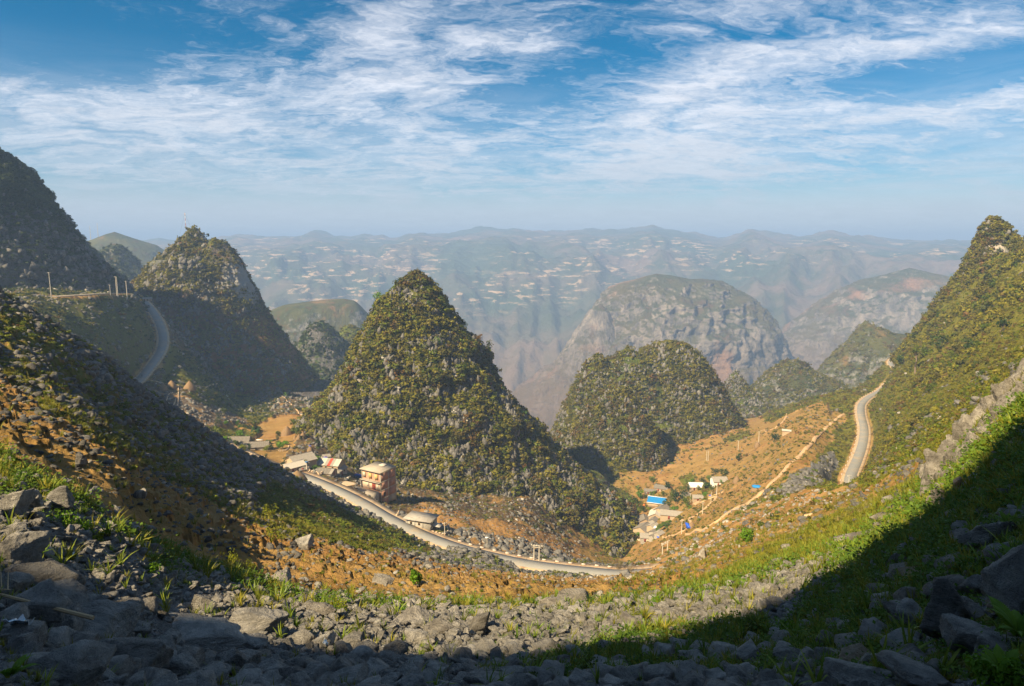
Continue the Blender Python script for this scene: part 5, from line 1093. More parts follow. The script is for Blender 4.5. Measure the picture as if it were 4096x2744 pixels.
def gable_house(loc, rz, L, W, h, rise, label, roofm=None, wallm=None, n=6, over=.5, mixm=None, windows=1, name='house', cat='house', door=1, group='village houses'):
    """ridge along local x; every roof sheet is a part"""
    roofm = roofm or M_tile; wallm = wallm or M_wall; t = empty(name, loc, rz); tag(t, label, cat, group)
    pts = [(-W / 2, -1.5), (W / 2, -1.5), (W / 2, h), (0, h + rise - .12), (-W / 2, h)]
    link('wall', prism(pts, -L / 2, L / 2, wallm), None, t)
    sl = math.hypot(W / 2 + over, rise * (W / 2 + over) / (W / 2)); ang = math.atan2(rise, W / 2); pw = (L + 2 * over) / n
    me = roof_sheet(pw - .05, sl)
    ms = {}
    for side in (0, 1):
        for i in range(n):
            m = (mixm or [roofm])[random.randrange(len(mixm or [1]))]
            if m.name not in ms: q = me.copy(); q.materials.clear(); q.materials.append(m); ms[m.name] = q
            o = link('roof_sheet', ms[m.name], None, t); x = -L / 2 - over + pw * (i + .5); sg = 1 if side else -1
            o.location = (x, 0, h + rise + random.uniform(0, .03)); o.rotation_euler = ((-ang if side else ang), 0, 0 if side else pi) if side else (0, 0, 0)
            if side: o.rotation_euler = (-ang, 0, 0)
            else: o.rotation_euler = (-ang, 0, pi)
    rg = link('ridge_cap', boxm(-L / 2 - over, L / 2 + over, -.18, .18, h + rise + .04, h + rise + .16, roofm), None, t)
    k = 0
    for i in range(windows):
        for s in (-1, 1):
            x = -L / 2 + L * (i + 1) / (windows + 1) + (.9 if door else 0); f = link('window', boxm(x - .55, x + .55, s * (W / 2 + .05) - .06, s * (W / 2 + .05) + .06, h - 1.7, h - .6, M_wood), None, t)
            link('pane', boxm(x - .42, x + .42, s * (W / 2 + .05) - .08, s * (W / 2 + .05) + .08, h - 1.58, h - .72, M_dark), None, f)
    if door:
        for s in (-1,): link('door', boxm(-L * .18 - .5, -L * .18 + .5, s * (W / 2 + .04) - .05, s * (W / 2 + .04) + .05, 0, 2.0, M_door), None, t)
        link('door', boxm(L / 2 - .01, L / 2 + .06, -.5, .5, 0, 2., M_door), None, t)
    return t
def gpos(px, py, r0=230, r1=900, dz=0): p = hit(px, py, r0, r1); return (p[0], p[1], p[2] + dz)
def facing(p): return -math.atan2(p[0], p[1])       # local -y looks at the camera
# village in the valley (positions from the photograph)
HS = [
 (1030, 1118, -2, 15, 6.5, 2.6, 1.7, 'long grey-roofed house with pale walls at the right end of the village', M_tile, M_wall, 8),
 (778, 1120, 84, 10, 8, 2.7, 2.2, 'house with a bright pale gable roof, left of the long grey-roofed one', M_pale, M_wall, 6),
 (862, 1050, 60, 9, 7, 2.6, 2.1, 'dark grey roof behind the bright gable-roofed house', M_tiled, M_wall, 5),
 (616, 1195, 96, 8, 7, 2.6, 2.0, 'brown-grey gabled house at the left of the village, behind the largest roof', M_tiled, M_wall, 5),
 (605, 1315, 62, 10, 9, 2.5, 2.2, 'house with the largest brownish roof in the near cluster', M_tiled, M_wall, 6),
 (655, 1425, 4, 7.5, 6, 2.4, 1.5, 'low grey-roofed house nearest the field, with a green edge', M_tile, M_wallg, 5),
 (745, 1190, 70, 5, 4, 2.2, 1.2, 'tiny shed between the gabled house and the banana plants', M_tiled, M_wallg, 3),
 (738, 1275, 56, 6, 5, 2.2, 1.2, 'small shed with a white cloth hung at its right end', M_tile, M_wall, 4),
 (762, 1350, 58, 6, 4, 2.0, 1.0, 'small lean-to roof below the shed with the white cloth', M_tiled, M_wallg, 4),
 (822, 1372, 58, 4.2, 3.4, 1.9, .8, 'smallest lean-to at the right tip of the near cluster', M_tile, M_wallg, 3),
 (755, 1415, 50, 4.6, 3.6, 1.9, .8, 'lean-to at the lower tip of the near cluster', M_tiled, M_wallg, 3),
 (855, 735, -12, 9.5, 6, 2.4, 1.6, 'grey-roofed house beside the turquoise tank at the far left of the village', M_tiled, M_wall, 5),
 (700, 775, -4, 8, 5, 2.0, 1.2, 'low shed in the shade left of the house with the tank', M_tiled, M_wallg, 4),
 (1330, 715, 16, 9, 6, 2.4, 1.9, 'bright white-roofed house among trees in the upper village', M_white, M_wall, 5),
 (1655, 655, 22, 9, 6.5, 3.2, 2.0, 'white-walled grey-roofed house highest up at the right of the village', M_tile, M_white, 5),
 (1385, 870, 14, 8, 4.5, 2.0, 1.1, 'grey roof hidden by trees beside the path bend', M_tile, M_wall, 5),
 (1190, 835, 60, 5, 4.5, 2.0, 1.1, 'dark little roof inside the tree clump of the village', M_tiled, M_wallg, 3),
 (780, 868, -6, 11, 3, 1.9, .5, 'flat grey shed roof behind the blue-roofed house', M_tile, M_wallg, 6),
]
for x, y, rz, L, W, h, ri, lb, rm, wm, n in HS:
    px, py = c3(x, y); p = gpos(px, py, 300, 620); gable_house(p, facing(p) + R(rz), L, W, h, ri, lb, rm, wm, n)
# blue-roofed house: single slope
p = gpos(*c3(790, 935), 300, 620); t = empty('blue_roof_house', p, facing(p) - R(8)); tag(t, 'house with a bright blue sloping roof edged in white in the village', 'house', 'village houses')
link('wall', boxm(-6, 6, -2.6, 2.6, -1.5, 2.1, M_wall), None, t)
for i in range(6):
    q = roof_sheet(2.08, 6.4); q.materials.append(M_bluer); o = link('roof_sheet', q, None, t); o.location = (-5.3 + i * 2.12, -3.3, 2.1); o.rotation_euler = (R(20), 0, 0)
link('roof_edge', boxm(-6.5, 6.5, 2.75, 3.1, 4.35, 4.62, M_white), None, t); link('roof_edge', boxm(-6.4, 6.4, -3.42, -3.3, 1.9, 2.3, M_white), None, t)
# left valley long houses
for x, y, L, W, rz, lb in ((600, 690, 12, 6, -16, 'long brown-grey roof beyond the spur, the left one of two in line'), (860, 768, 14, 6.5, -9, 'long brown-grey roof beyond the spur, the right one with a blue end')):
    p = gpos(*c8(x, y), 300, 520); gable_house(p, facing(p) + R(rz), L, W, 2.2, 2.0, lb, M_tiled, M_wallg, 7, group='houses left of the cone')
p = gpos(*c8(1022, 730), 300, 520); o = link('tarp', boxm(-1, 1, -.8, .8, 0, 1.9, M_blue)); o.location = p; tag(o, 'blue tarp hanging at the end of the long right roof beyond the spur', 'tarp')
p = gpos(*c8(935, 672), 300, 520); o = link('roof_sheet_on_posts', boxm(-1.9, 1.9, -.8, .8, 1.9, 2.0, M_white)); o.location = p; tag(o, 'small white sheet roof beside the tall palm', 'shelter')
# sheds by the road
def LP(x, y, r0=235, r1=420): return gpos(*c2(x, y), r0, r1)
p = LP(530, 668); gable_house(p, facing(p) + R(30), 11.5, 9.5, 2.6, 2.4, 'large pale grey roof nearest the fields beside the road', M_tile, M_wall, 6, group='houses by the road')
p = LP(452, 722); gable_house(p, facing(p) + R(28), 9.5, 6.0, 2.0, 1.5, 'lower pale roof touching the road in front of the large grey roof', M_pale, M_wall, 5, group='houses by the road')
p = LP(850, 735); gable_house(p, facing(p) - R(28), 11, 8.5, 4.2, 2.0, 'patchwork-roofed house with red and white sheets beside the road', M_tile, M_wall, 8, mixm=[M_pale, M_tile, M_tile, M_pale, M_tile, M_pale, M_tile, M_red], group='houses by the road', windows=2)
p = LP(790, 775); gable_house(p, facing(p) - R(28), 8.5, 6.5, 1.9, 1.3, 'low front wing with old patched roof under the patchwork one', M_tiled, M_wall, 6, mixm=[M_tiled, M_tile, M_tile], group='houses by the road')
p = LP(930, 765); gable_house(p, facing(p) + R(58), 7, 4.5, 2.6, 1.2, 'grey shed wing at the right of the patchwork roof', M_tile, M_wallg, 4, group='houses by the road')
p = LP(705, 700); gable_house(p, facing(p) - R(25), 4.5, 4, 1.8, .9, 'little pale-roofed hut left of the patchwork roof', M_pale, M_wall, 3, group='houses by the road')
p = LP(792, 610); gable_house(p, facing(p) + R(20), 3.4, 3, 1.6, .8, 'tiny stone hut among rocks above the patchwork roof', M_tile, M_wallg, 3, group='houses by the road')
p = LP(560, 738); gable_house(p, facing(p) + R(10), 4, 3, 1.2, .8, 'flimsy brown shelter between the pale roof and the lamp pole', M_tiled, M_wallg, 3, group='houses by the road')
for x, y, c_ in ((750, 632, 'pale blue'), (795, 622, 'deep blue')):
    p = LP(x, y); me = pmesh('tarp', rock_shape(2, int(x)), M_blue if x > 760 else M_bluer); o = link('tarp', me); o.location = (p[0], p[1], p[2] + 1.2); o.scale = (1.5, .9, .6); tag(o, c_ + ' tarp heaped behind the patchwork-roofed house', 'tarp')
# yard walls along the road: courses of single stones
def stone_wall(pts, h, label, lift=0, r0=235, r1=600, w=.5, mat=None, name='stone_wall', courses=2, L=1.3):
    l = drape(pts, 0.6, r0, r1, 0.0); t = empty(name, tuple(l[0])); tag(t, label, 'wall', 'dry stone walls'); d = np.concatenate([[0], np.cumsum(np.linalg.norm(np.diff(l[:, :2], axis=0), axis=1))]); n = max(2, int(d[-1] / L))
    if n * courses > 150: L = d[-1] * courses / 150; n = int(d[-1] / L)
    for c in range(courses):
        for i in range(n):
            s = (i + .5 + .5 * (c % 2)) * L
            if s > d[-1]: continue
            q = np.array([np.interp(s, d, l[:, k]) for k in range(3)]); q2 = np.array([np.interp(min(s + .3, d[-1]), d, l[:, k]) for k in range(3)]); a = math.atan2(*(q2 - q)[[1, 0]])
            o = link('stone', WST[(i * 3 + c) % 4], None, t); o.location = (q[0] - l[0][0], q[1] - l[0][1], q[2] - l[0][2] + h / courses * (c + .4)); o.scale = (L * .58, w, h / courses * .75); o.rotation_euler = (0, random.gauss(0, .05), a + random.gauss(0, .08))
    return t
WST = [pmesh('wall_stone', rock_shape(1, 600 + i, flat=1.1), M_wallp) for i in range(4)] if False else None
M_wallp = simple('pale_wall_stone', (.58, .44, .31), .3, 2., .95, .5, .03); WST = [pmesh('wall_stone', rock_shape(1, 600 + i, flat=1.1), M_wallp) for i in range(4)]
stone_wall([c2(*p) for p in ((600, 748), (650, 762), (700, 775), (722, 790), (752, 768))], 1.5, 'pale wall along the road between the lamp pole and the patchwork house')
stone_wall([c2(*p) for p in ((1900, 1310), (1960, 1300), (2030, 1330), (2060, 1370), (2045, 1405), (1980, 1405), (1900, 1385))], 1.1, 'rough stone wall curving round the yard beside the flat-roofed building')
stone_wall([c2(*p) for p in ((1515, 1200), (1545, 1190), (1575, 1180))], 1.3, 'short wall at the left end of the flat-roofed building')
stone_wall(pk((408, 882), (408, 910), (406, 935), (407, 962)), 1.0, 'straight pale stone wall running down the stony field on the left', r0=330, r1=620)
stone_wall(pk((345, 925), (370, 915), (385, 905), (395, 900)), .9, 'crooked stone wall left of the straight one', r0=330, r1=620)
stone_wall(pk((390, 945), (398, 925), (402, 912)), .9, 'short stone wall joining the straight one', r0=330, r1=620)
stone_wall([c8(*p) for p in ((700, 815), (800, 845), (920, 870), (1020, 895), (1080, 910))], .7, 'low pale boundary wall across the red field beyond the spur', r0=300, r1=520, L=1.8, courses=1)
stone_wall([c8(*p) for p in ((1390, 720), (1375, 765), (1330, 795), (1270, 805), (1220, 805))], .9, 'curved wall round the bright green bush beyond the spur', r0=300, r1=520)
stone_wall([c3(*p) for p in ((345, 1270), (335, 1300), (345, 1340), (400, 1385), (520, 1430), (640, 1445), (700, 1450))], 1.0, 'stone wall looping round the village garden', r0=300, r1=600, L=1.8)
# brick building with a concrete frame
def brick_house():
    p = tuple(at(*c2(1362, 948), 297)); a = facing(p) ; rz = a - R(43)
    t = empty('brick_building', p, rz); tag(t, 'unfinished red brick building with concrete frame and flat roof beside the road', 'building')
    # local: corner at origin; left wall runs along -x on y=0 (front, faces -y); right wall runs along +y on x=0 (faces +x)
    L1, L2, H0, H1 = 9.6, 8.6, 3.3, 6.8; dn = -4.6
    link('wall', boxm(-L1 + .12, -.12, .12, L2 - .12, -5.5, H1 - .1, M_brick), None, t)
    link('plaster_wall', boxm(-L1 + .1, -.3, -.06, .2, -.1, 3.1, simple('pale_brick_render', (.60, .44, .33), .2, 3., .95, dirt=(.64, .52, .40))), None, t)
    for x in (-L1 + .15, -L1 * .62, -L1 * .3, -.16): link('column', boxm(x - .15, x + .15, -.1, .16, -.2, H1, M_slabw), None, t)
    for y in (.1, L2 / 2, L2 - .15): link('column', boxm(-.14, .08, y - .16, y + .16, -6, H1, M_slabw), None, t)
    for z in (-3.2, 0, 3.2, 6.5): link('beam', boxm(-.12, .1, .1, L2 - .1, z - .14, z + .14, M_slabw), None, t)
    for z in (3.2,): link('beam', boxm(-L1 + .1, -.1, -.12, .12, z - .14, z + .14, M_slabw), None, t)
    for i in range(2):
        for j, (z0, z1) in enumerate(((-5.8, -3.36), (-3.04, -.16), (.16, 3.04), (3.36, 6.34))):
            y0 = .3 + i * (L2 / 2 - .02); b = link('brick_panel', boxm(-.1, .012, y0, y0 + L2 / 2 - .52, z0, z1, M_slabw if j == 0 and i else M_brick), None, t)
    link('roof', boxm(-L1 - .5, .35, -.75, L2 + .4, H1, H1 + .32, M_slabw), None, t)
    link('roof_hatch', boxm(-L1 * .6, -L1 * .35, L2 * .62, L2 * .95, H1 + .322, H1 + .75, M_pale), None, t)
    for x, kk in ((-8.3, 0), (-5.2, 1), (-2.1, 2)):
        f = link('window', boxm(x - .75, x + .75, -.16, -.02, 4.0, 6.0, M_wood), None, t); link('pane', boxm(x - .6, x + .6, -.185, -.1, 4.15, 5.85, simple('yellow_board', (.62, .42, .16), .2, 3.) if kk else M_pale), None, f)
        if kk: link('mullion', boxm(x - .05, x + .05, -.2, -.1, 4.12, 5.88, M_dark), None, f)
    f = link('door', boxm(-4.3, -2.6, -.15, -.03, 0, 2.5, M_door), None, t); link('door_leaf', boxm(-3.5, -3.4, -.17, -.05, .05, 2.45, M_dark), None, f)
    for x in (-6.6, -1.6): link('window', boxm(x - .35, x + .35, -.14, -.03, .7, 2.3, M_pale), None, t)
    link('window', boxm(-.05, .03, 1.6, 2.6, -2.6, -1.0, M_dark), None, t)
    link('canopy', boxm(-L1 - .5, .2, -1.0, -.1, 3.0, 3.14, M_slabw), None, t)
    y = link('yard', boxm(-12, -.2, -5.6, -.8, -5, .02, M_slabw)); y.location = p; y.rotation_euler = (0, 0, rz); tag(y, kind='structure')
    r = link('retaining_wall', boxm(-5, .0, -6.0, -5.62, -5, .3, M_wallg)); r.location = p; r.rotation_euler = (0, 0, rz); tag(r, 'low retaining wall holding the brick building yard above the slope', 'wall')
    for q in (t, y, r): q.scale = (1.2, 1.2, 1.25)
    return p, rz
BP, BZ = brick_house()
# flat-roofed stone building
def flat_house():
    p = gpos(*c2(1760, 1335), 225, 320); rz = facing(p) - R(28); t = empty('stone_building', p, rz); tag(t, 'low stone building with a flat grey concrete roof below the road bend', 'building')
    link('wall', boxm(-6.2, 4.6, .3, 7.0, -4, 3.1, M_wallg), None, t); link('roof', boxm(-7.2, 5.4, -.6, 7.8, 3.1, 3.42, M_slab), None, t)
    for i in range(3): link('column', boxm(-5.9 + i * 3.6, -5.6 + i * 3.6, .1, .34, -1, 3.1, M_slab), None, t)
    a = link('awning', boxm(4.0, 8.2, 1.4, 4.9, 1.75, 1.86, M_pale), None, t); a.rotation_euler = (0, R(6), 0)
    link('door', boxm(4.58, 4.66, 3.0, 4.2, 0, 2.0, M_dark), None, t)
    for x in (-3.8, -.2): f = link('window', boxm(x - .5, x + .5, .22, .36, 1.2, 2.3, M_wood), None, t); link('pane', boxm(x - .4, x + .4, .2, .3, 1.3, 2.2, M_dark), None, f)
flat_house()
# hut at the top of the left road; little white hut on the slope; box on the right ridge
p = gpos(*c1(835, 862), 500, 900); gable_house(p, facing(p), 9, 5, 2.4, 1.0, 'small flat-looking hut beside the top of the left road', M_tile, M_wall, 4, name='hut', cat='hut', group='far small huts')
p = gpos(*c1(1571, 1328), 300, 800); gable_house(p, facing(p), 4, 3, 2.0, .8, 'tiny white hut alone on the dark slope under the left peak', M_white, M_white, 3, name='hut', cat='hut', group='far small huts', windows=0, door=0)
p = gpos(*c4(1953, 682), 450, 900); gable_house(p, facing(p), 5, 4, 2.4, .5, 'small pale block hut beside the far orange field', M_pale, M_wall, 3, name='hut', cat='hut', group='far small huts', windows=0, door=0)
# tarps and other small village things
def blob_thing(name, f, x, y, w, h, mat, lb, cat, r0=235, r1=600, seed=0, dz=0):
    p = gpos(*f(x, y), r0, r1); o = link(name, pmesh(name, rock_shape(3, 700 + seed, 14, 1.0, .04), mat)); o.location = (p[0], p[1], p[2] + h * .35 + dz); bb = np.array([v[:] for v in o.bound_box]); s = bb.max(0) - bb.min(0); o.scale = (w / s[0], w * .8 / s[1], h / s[2]); return tag(o, lb, cat)
blob_thing('tarp', c2, 1135, 815, 4.2, 2.6, M_blue, 'deep blue tarp over a heap beside the brick building', 'tarp', seed=1, dz=.5)
blob_thing('covered_haystack', c3, 1232, 1362, 3.8, 3.2, M_blue, 'haystack under a blue tarp at the foot of the orange slope', 'haystack', 300, 600, 2)
blob_thing('tarp', c3, 170, 1322, 4.2, 2.0, M_bluer, 'light blue tarp over a heap on the rocky path left of the village', 'tarp', 300, 600, 3)
blob_thing('tarp', c3, 458, 1115, 1.8, 1.8, M_blue, 'purplish blue cloth above the left village path', 'tarp', 300, 600, 4)
blob_thing('tarp', c3, 608, 955, 3.0, 1.3, M_orange, 'orange tarp left of the blue-roofed house', 'tarp', 300, 600, 5)
blob_thing('tarp', c3, 815, 1400, 1.6, 1.0, M_blue, 'blue plastic at the lower tip of the near roofs', 'tarp', 300, 600, 6)
blob_thing('cloth', c3, 770, 1280, 2.4, 1.8, M_white, 'white cloth hung on the end of a small shed', 'cloth', 300, 600, 7, .8)
blob_thing('cloth', c3, 808, 1278, 1.2, 1.4, M_blue, 'dark blue cloth beside the white one', 'cloth', 300, 600, 8, .4)
blob_thing('tarp', c3, 555, 450, 2.0, 1.9, M_blue, 'blue and red tarp on a heap in the shade of the double hill', 'tarp', 400, 800, 9)
blob_thing('heap', c3, 525, 452, 3.0, 1.8, M_wall, 'brown heap left of the tarp in the shade of the double hill', 'heap', 400, 800, 10)
blob_thing('tank', c3, 783, 690, 2.0, 1.6, M_turq, 'turquoise water tank on the left of a grey-roofed house', 'tank', 300, 700, 11, 1.2)
blob_thing('tarp', c3, 1542, 822, 2.0, 1.2, M_blue, 'small blue sheet beside the path bend', 'tarp', 300, 700, 12)
blob_thing('rubble_heap', c2, 1005, 880, 8.0, 1.0, M_wall, 'pale heap of gravel on the roadside before the brick building', 'rubble', seed=13)
blob_thing('tarp', c4, 1762, 1035, 3.6, 1.6, M_bluer, 'bright blue tarp on the haystack beside the long slope path', 'tarp', 250, 600, 14, .9)
blob_thing('haystack', c4, 1757, 1045, 3.4, 1.8, M_straw, 'haystack under a bright blue tarp beside the long slope path', 'haystack', 250, 600, 15)
# haystacks: straw cones
def stack_shape(seed):
    g = np.random.default_rng(seed); nu, nv = 22, 12; ph = np.linspace(0, 2 * pi, nu, endpoint=False); V = []
    for a in ph:
        for k in range(nv):
            t = k / (nv - 1); r = (1 - t ** 1.7) * (.88 + .12 * t) + .02; r *= 1 + .06 * sin(a * 5 + seed) * (1 - t) + g.uniform(-.05, .05); V.append((cos(a) * r, sin(a) * r, t * 2.0 - .15))
    return np.array(V), grid_faces(nu, nv, True)[:, ::-1]
HAY = [pmesh('haystack', stack_shape(i), M_straw, True) for i in range(3)]
for i, (f, x, y, w, r0, lb) in enumerate(((c2, 470, 418, 3.2, 300, 'leftmost of three haystacks in a row on the cone foot'), (c2, 510, 408, 3.6, 300, 'middle and tallest of three haystacks on the cone foot'), (c2, 553, 388, 3.8, 300, 'right, broad one of three haystacks on the cone foot'),
        (c2, 627, 540, 4.0, 250, 'haystack with a blue cap above the large grey roof'), (c2, 495, 838, 8.5, 258, 'big brown straw heap on the near edge of the road'), (c8, 1360, 545, 8, 300, 'tall pale heap among bushes left of the three haystacks'),
        (c1, 980, 1358, 7.5, 350, 'straw heap right of the left heap by the stony field path'), (c1, 932, 1365, 6, 350, 'left straw heap by the stony field path'), (c1, 1083, 1368, 9, 350, 'largest straw heap by the stony field path'),
        (c3, 1275, 1350, 3.4, 300, 'bare haystack side beside the blue-covered one'), (c7, 370, 345, 4.8, 300, 'lone pale haystack above the upper village path'), (c4, 1770, 765, 5, 400, 'small haystack near the far orange field'))):
    p = gpos(*f(x, y), r0, 800 if r0 > 200 else 300); t = link('haystack', HAY[i % 3]); t.location = (p[0], p[1], p[2] - .1); t.scale = (w / 2, w / 2, w / 2 * (.95 if i != 4 else .55) * (.8 if i in (5,6,7,8) else 1)); tag(t, lb, 'haystack', 'haystacks')
    if i == 3:
        cp = pmesh('blue_cap', rock_shape(2, 9, flat=.5), M_blue); o = link('cap', cp, None, t); o.location = (0, 0, 1.75); o.scale = (.5, .5, .35)
# ------------------------------------------------------------ poles
M_pole = simple('concrete_pole', (.52, .47, .40), .12, 3., .9)
def tube(a, b, r0, r1, n=8):
    a, b = np.array(a, float), np.array(b, float); d = b - a; d /= np.linalg.norm(d); u = np.cross(d, [0, 0, 1.0] if abs(d[2]) < .9 else [1, 0, 0]); u /= np.linalg.norm(u); v = np.cross(d, u); ph = np.linspace(0, 2 * pi, n, endpoint=False)
    ring = lambda p, r: [p + r * (cos(t) * u + sin(t) * v) for t in ph]
    return np.array(ring(a, r0) + ring(b, r1)), n
def tube_mesh(a, b, r0, r1, mat, n=8):
    V, n = tube(a, b, r0, r1, n); me = bpy.data.meshes.new('tube'); me.from_pydata(V.tolist(), [], [(i, (i + 1) % n, (i + 1) % n + n, i + n) for i in range(n)] + [tuple(range(n))[::-1], tuple(range(n, 2 * n))]); me.update(); me.materials.append(mat); return me
def pole(p, h, label, r=.16, arm=True, lamp=False, group='utility poles', name='utility_pole', rz=0.3):
    t = empty(name, p, rz); tag(t, label, 'pole', group); link('shaft', tube_mesh((0, 0, -.6), (0, 0, h), r * 1.2, r * .8, M_pole), None, t)
    if arm:
        link('crossarm', boxm(-.9, .9, -.08, .08, h - .5, h - .38, M_pole), None, t)
        for x in (-.8, .8): link('insulator', tube_mesh((x, 0, h - .38), (x, 0, h - .1), .07, .05, M_white, 6), None, t)
    if lamp:
        link('solar_panel', boxm(-.7, .7, -.5, .5, h, h + .1, M_bluer if lamp > 1 else M_white), None, t); link('lamp_arm', tube_mesh((0, 0, h - .8), (1.1, -.3, h - .4), .05, .04, M_pole, 6), None, t); link('lamp', boxm(.9, 1.4, -.42, -.2, h - .5, h - .38, M_white), None, t)
def hpole(pa, pb, h, label):
    pa, pb = np.array(pa), np.array(pb); t = empty('twin_pole', tuple(pa), 0); tag(t, label, 'pole', 'twin utility poles'); d = pb - pa
    for q in (np.zeros(3), d): link('shaft', tube_mesh(q - [0, 0, .8], q + [0, 0, h], .24, .17, M_pole), None, t)
    u = d / np.linalg.norm(d); link('crossarm', tube_mesh(-u * 1.2 + [0, 0, h - .3], d + u * 1.2 + [0, 0, h - .3], .12, .12, M_pole, 6), None, t)
    link('crossarm', tube_mesh(-u * .9 + [0, 0, h - .9] + np.array([u[1], -u[0], 0]) * .3, d + u * .9 + [0, 0, h - .9] + np.array([u[1], -u[0], 0]) * .3, .1, .1, M_pole, 6), None, t)
    for k in range(3):
        q = -u * 1.0 + (d + u * 2.0) * k / 2; link('insulator', tube_mesh(q + [0, 0, h - .25], q + [0, 0, h + .2], .1, .06, M_white, 6), None, t)
    for s in (-1, 1): link('stay_wire', tube_mesh((0, 0, h - 1), tuple(np.array([-4.5, s * 2.5, -.6])), .03, .03, M_dark, 4), None, t)
hpole(gpos(*c4(370, 1480), 232, 300), gpos(*c4(402, 1484), 232, 300), 6.6, 'pair of concrete poles with crossarms on the verge of the valley road')
hpole(gpos(*c4(1175, 1440), 270, 420), gpos(*c4(1206, 1440), 270, 420), 5.2, 'pair of thin poles with a crossbar on the lower orange field')
PO = [(c2, 593, 748, 235, 350, 4.9, 'stout lamp pole with a panel at the roadside before the pale roofs', .32, False, 2), (c2, 1157, 944, 235, 330, 5.6, 'dark bare post in the brick building yard', .13, False, 0), (c2, 2027, 1412, 225, 300, 5.6, 'pole at the yard wall right of the flat-roofed building', .15, True, 0),
      (c4, 76, 1392, 225, 330, 3.9, 'solar lamp pole standing in the dark stony slope below the road', .13, False, 1), (c4, 1452, 850, 400, 700, 8.5, 'left of two tall poles under the double hill', .2, False, 0), (c4, 1462, 852, 400, 700, 8.5, 'right of two tall poles under the double hill', .2, False, 0),
      (c4, 1650, 790, 450, 800, 8.5, 'pole below the right foot of the double hill', .2, True, 0), (c4, 1778, 742, 500, 900, 9.5, 'pole left of the far orange field', .2, True, 0), (c4, 1515, 1066, 350, 600, 6.5, 'pole between the highest village house and the path', .2, False, 0), (c4, 1427, 1186, 300, 550, 6.2, 'pole beside the path above the long grey roof', .17, True, 0),
      (c4, 1350, 1115, 350, 600, 6.2, 'pole among the trees behind the banana plants', .17, True, 0), (c4, 1480, 1102, 350, 600, 5.0, 'pole between the two upper paths', .17, False, 0), (c4, 1295, 1310, 300, 500, 6.8, 'pole by the path corner right of the ploughed plot', .17, True, 0),
      (c1, 294, 848, 450, 620, 17, 'tall pole with a short crossarm on the terrace road at left', .26, True, 0), (c1, 668, 836, 500, 700, 15, 'left one of the close pair of poles at the end of the terrace road', .24, True, 0), (c1, 674, 838, 500, 700, 15, 'right one of the close pair of poles at the end of the terrace road', .22, False, 0),
      (c1, 727, 850, 550, 800, 14, 'pole beside the left pass where the roads meet', .3, True, 0), (c1, 746, 792, 650, 1000, 9, 'first of the small poles in a row on the left pass', .28, False, 0), (c1, 754, 788, 650, 1000, 9, 'second of the small poles in a row on the left pass', .28, False, 0), (c1, 762, 784, 650, 1000, 9, 'third of the small poles in a row on the left pass', .28, False, 0),
      (c1, 773, 1358, 330, 520, 6.5, 'lamp pole beside the lower end of the left road', .2, False, 1), (c1, 631, 830, 500, 700, 8, 'thin pole left of the close pair on the terrace road', .2, True, 0), (c7, 1040, 400, 280, 400, 4.5, 'thin white pole at the near end of the right hillside road', .14, True, 0)]
for f, x, y, r0, r1, h, lb, r, arm, lamp in PO: pole(gpos(*f(x, y), r0, r1), h, lb, r, arm, lamp)
# mast on the left cone
hp = HILL['left_cone'][0][0]; top = hp.reshape(-1, 3)[hp.reshape(-1, 3)[:, 2].argmax()]
t = empty('radio_mast', tuple(top - [3, 0, 1])); tag(t, 'thin red and white radio mast on the summit of the left peak', 'mast'); M_redp = simple('mast_red', (.5, .12, .08), .1)
for k in range(6): link('mast_section', tube_mesh((0, 0, k * 2.6), (0, 0, k * 2.6 + 2.6), .2, .18, M_redp if k % 2 else M_white, 6), None, t)
for k in range(3): a = k * 2.1; link('guy_wire', tube_mesh((0, 0, 15), (7 * cos(a), 7 * sin(a), -5), .05, .05, M_dark, 4), None, t)
link('antenna', boxm(-.6, .6, -.15, .15, 14, 14.8, M_white), None, t)
hp = HILL['far_left_hill'][0][0].reshape(-1, 3)
for x, lb in ((90, 'left of two thin aerials on the far left ridge'), (97, 'right of two thin aerials on the far left ridge')):
    px_, py_ = proj(hp); m = np.abs(px_ - x) < 1.5; q = hp[m][py_[m].argmin()]; t = empty('aerial', tuple(q)); tag(t, lb, 'mast', 'aerials on the ridge'); link('rod', tube_mesh((0, 0, -5), (0, 0, 42), .9, .5, M_pole, 5), None, t)
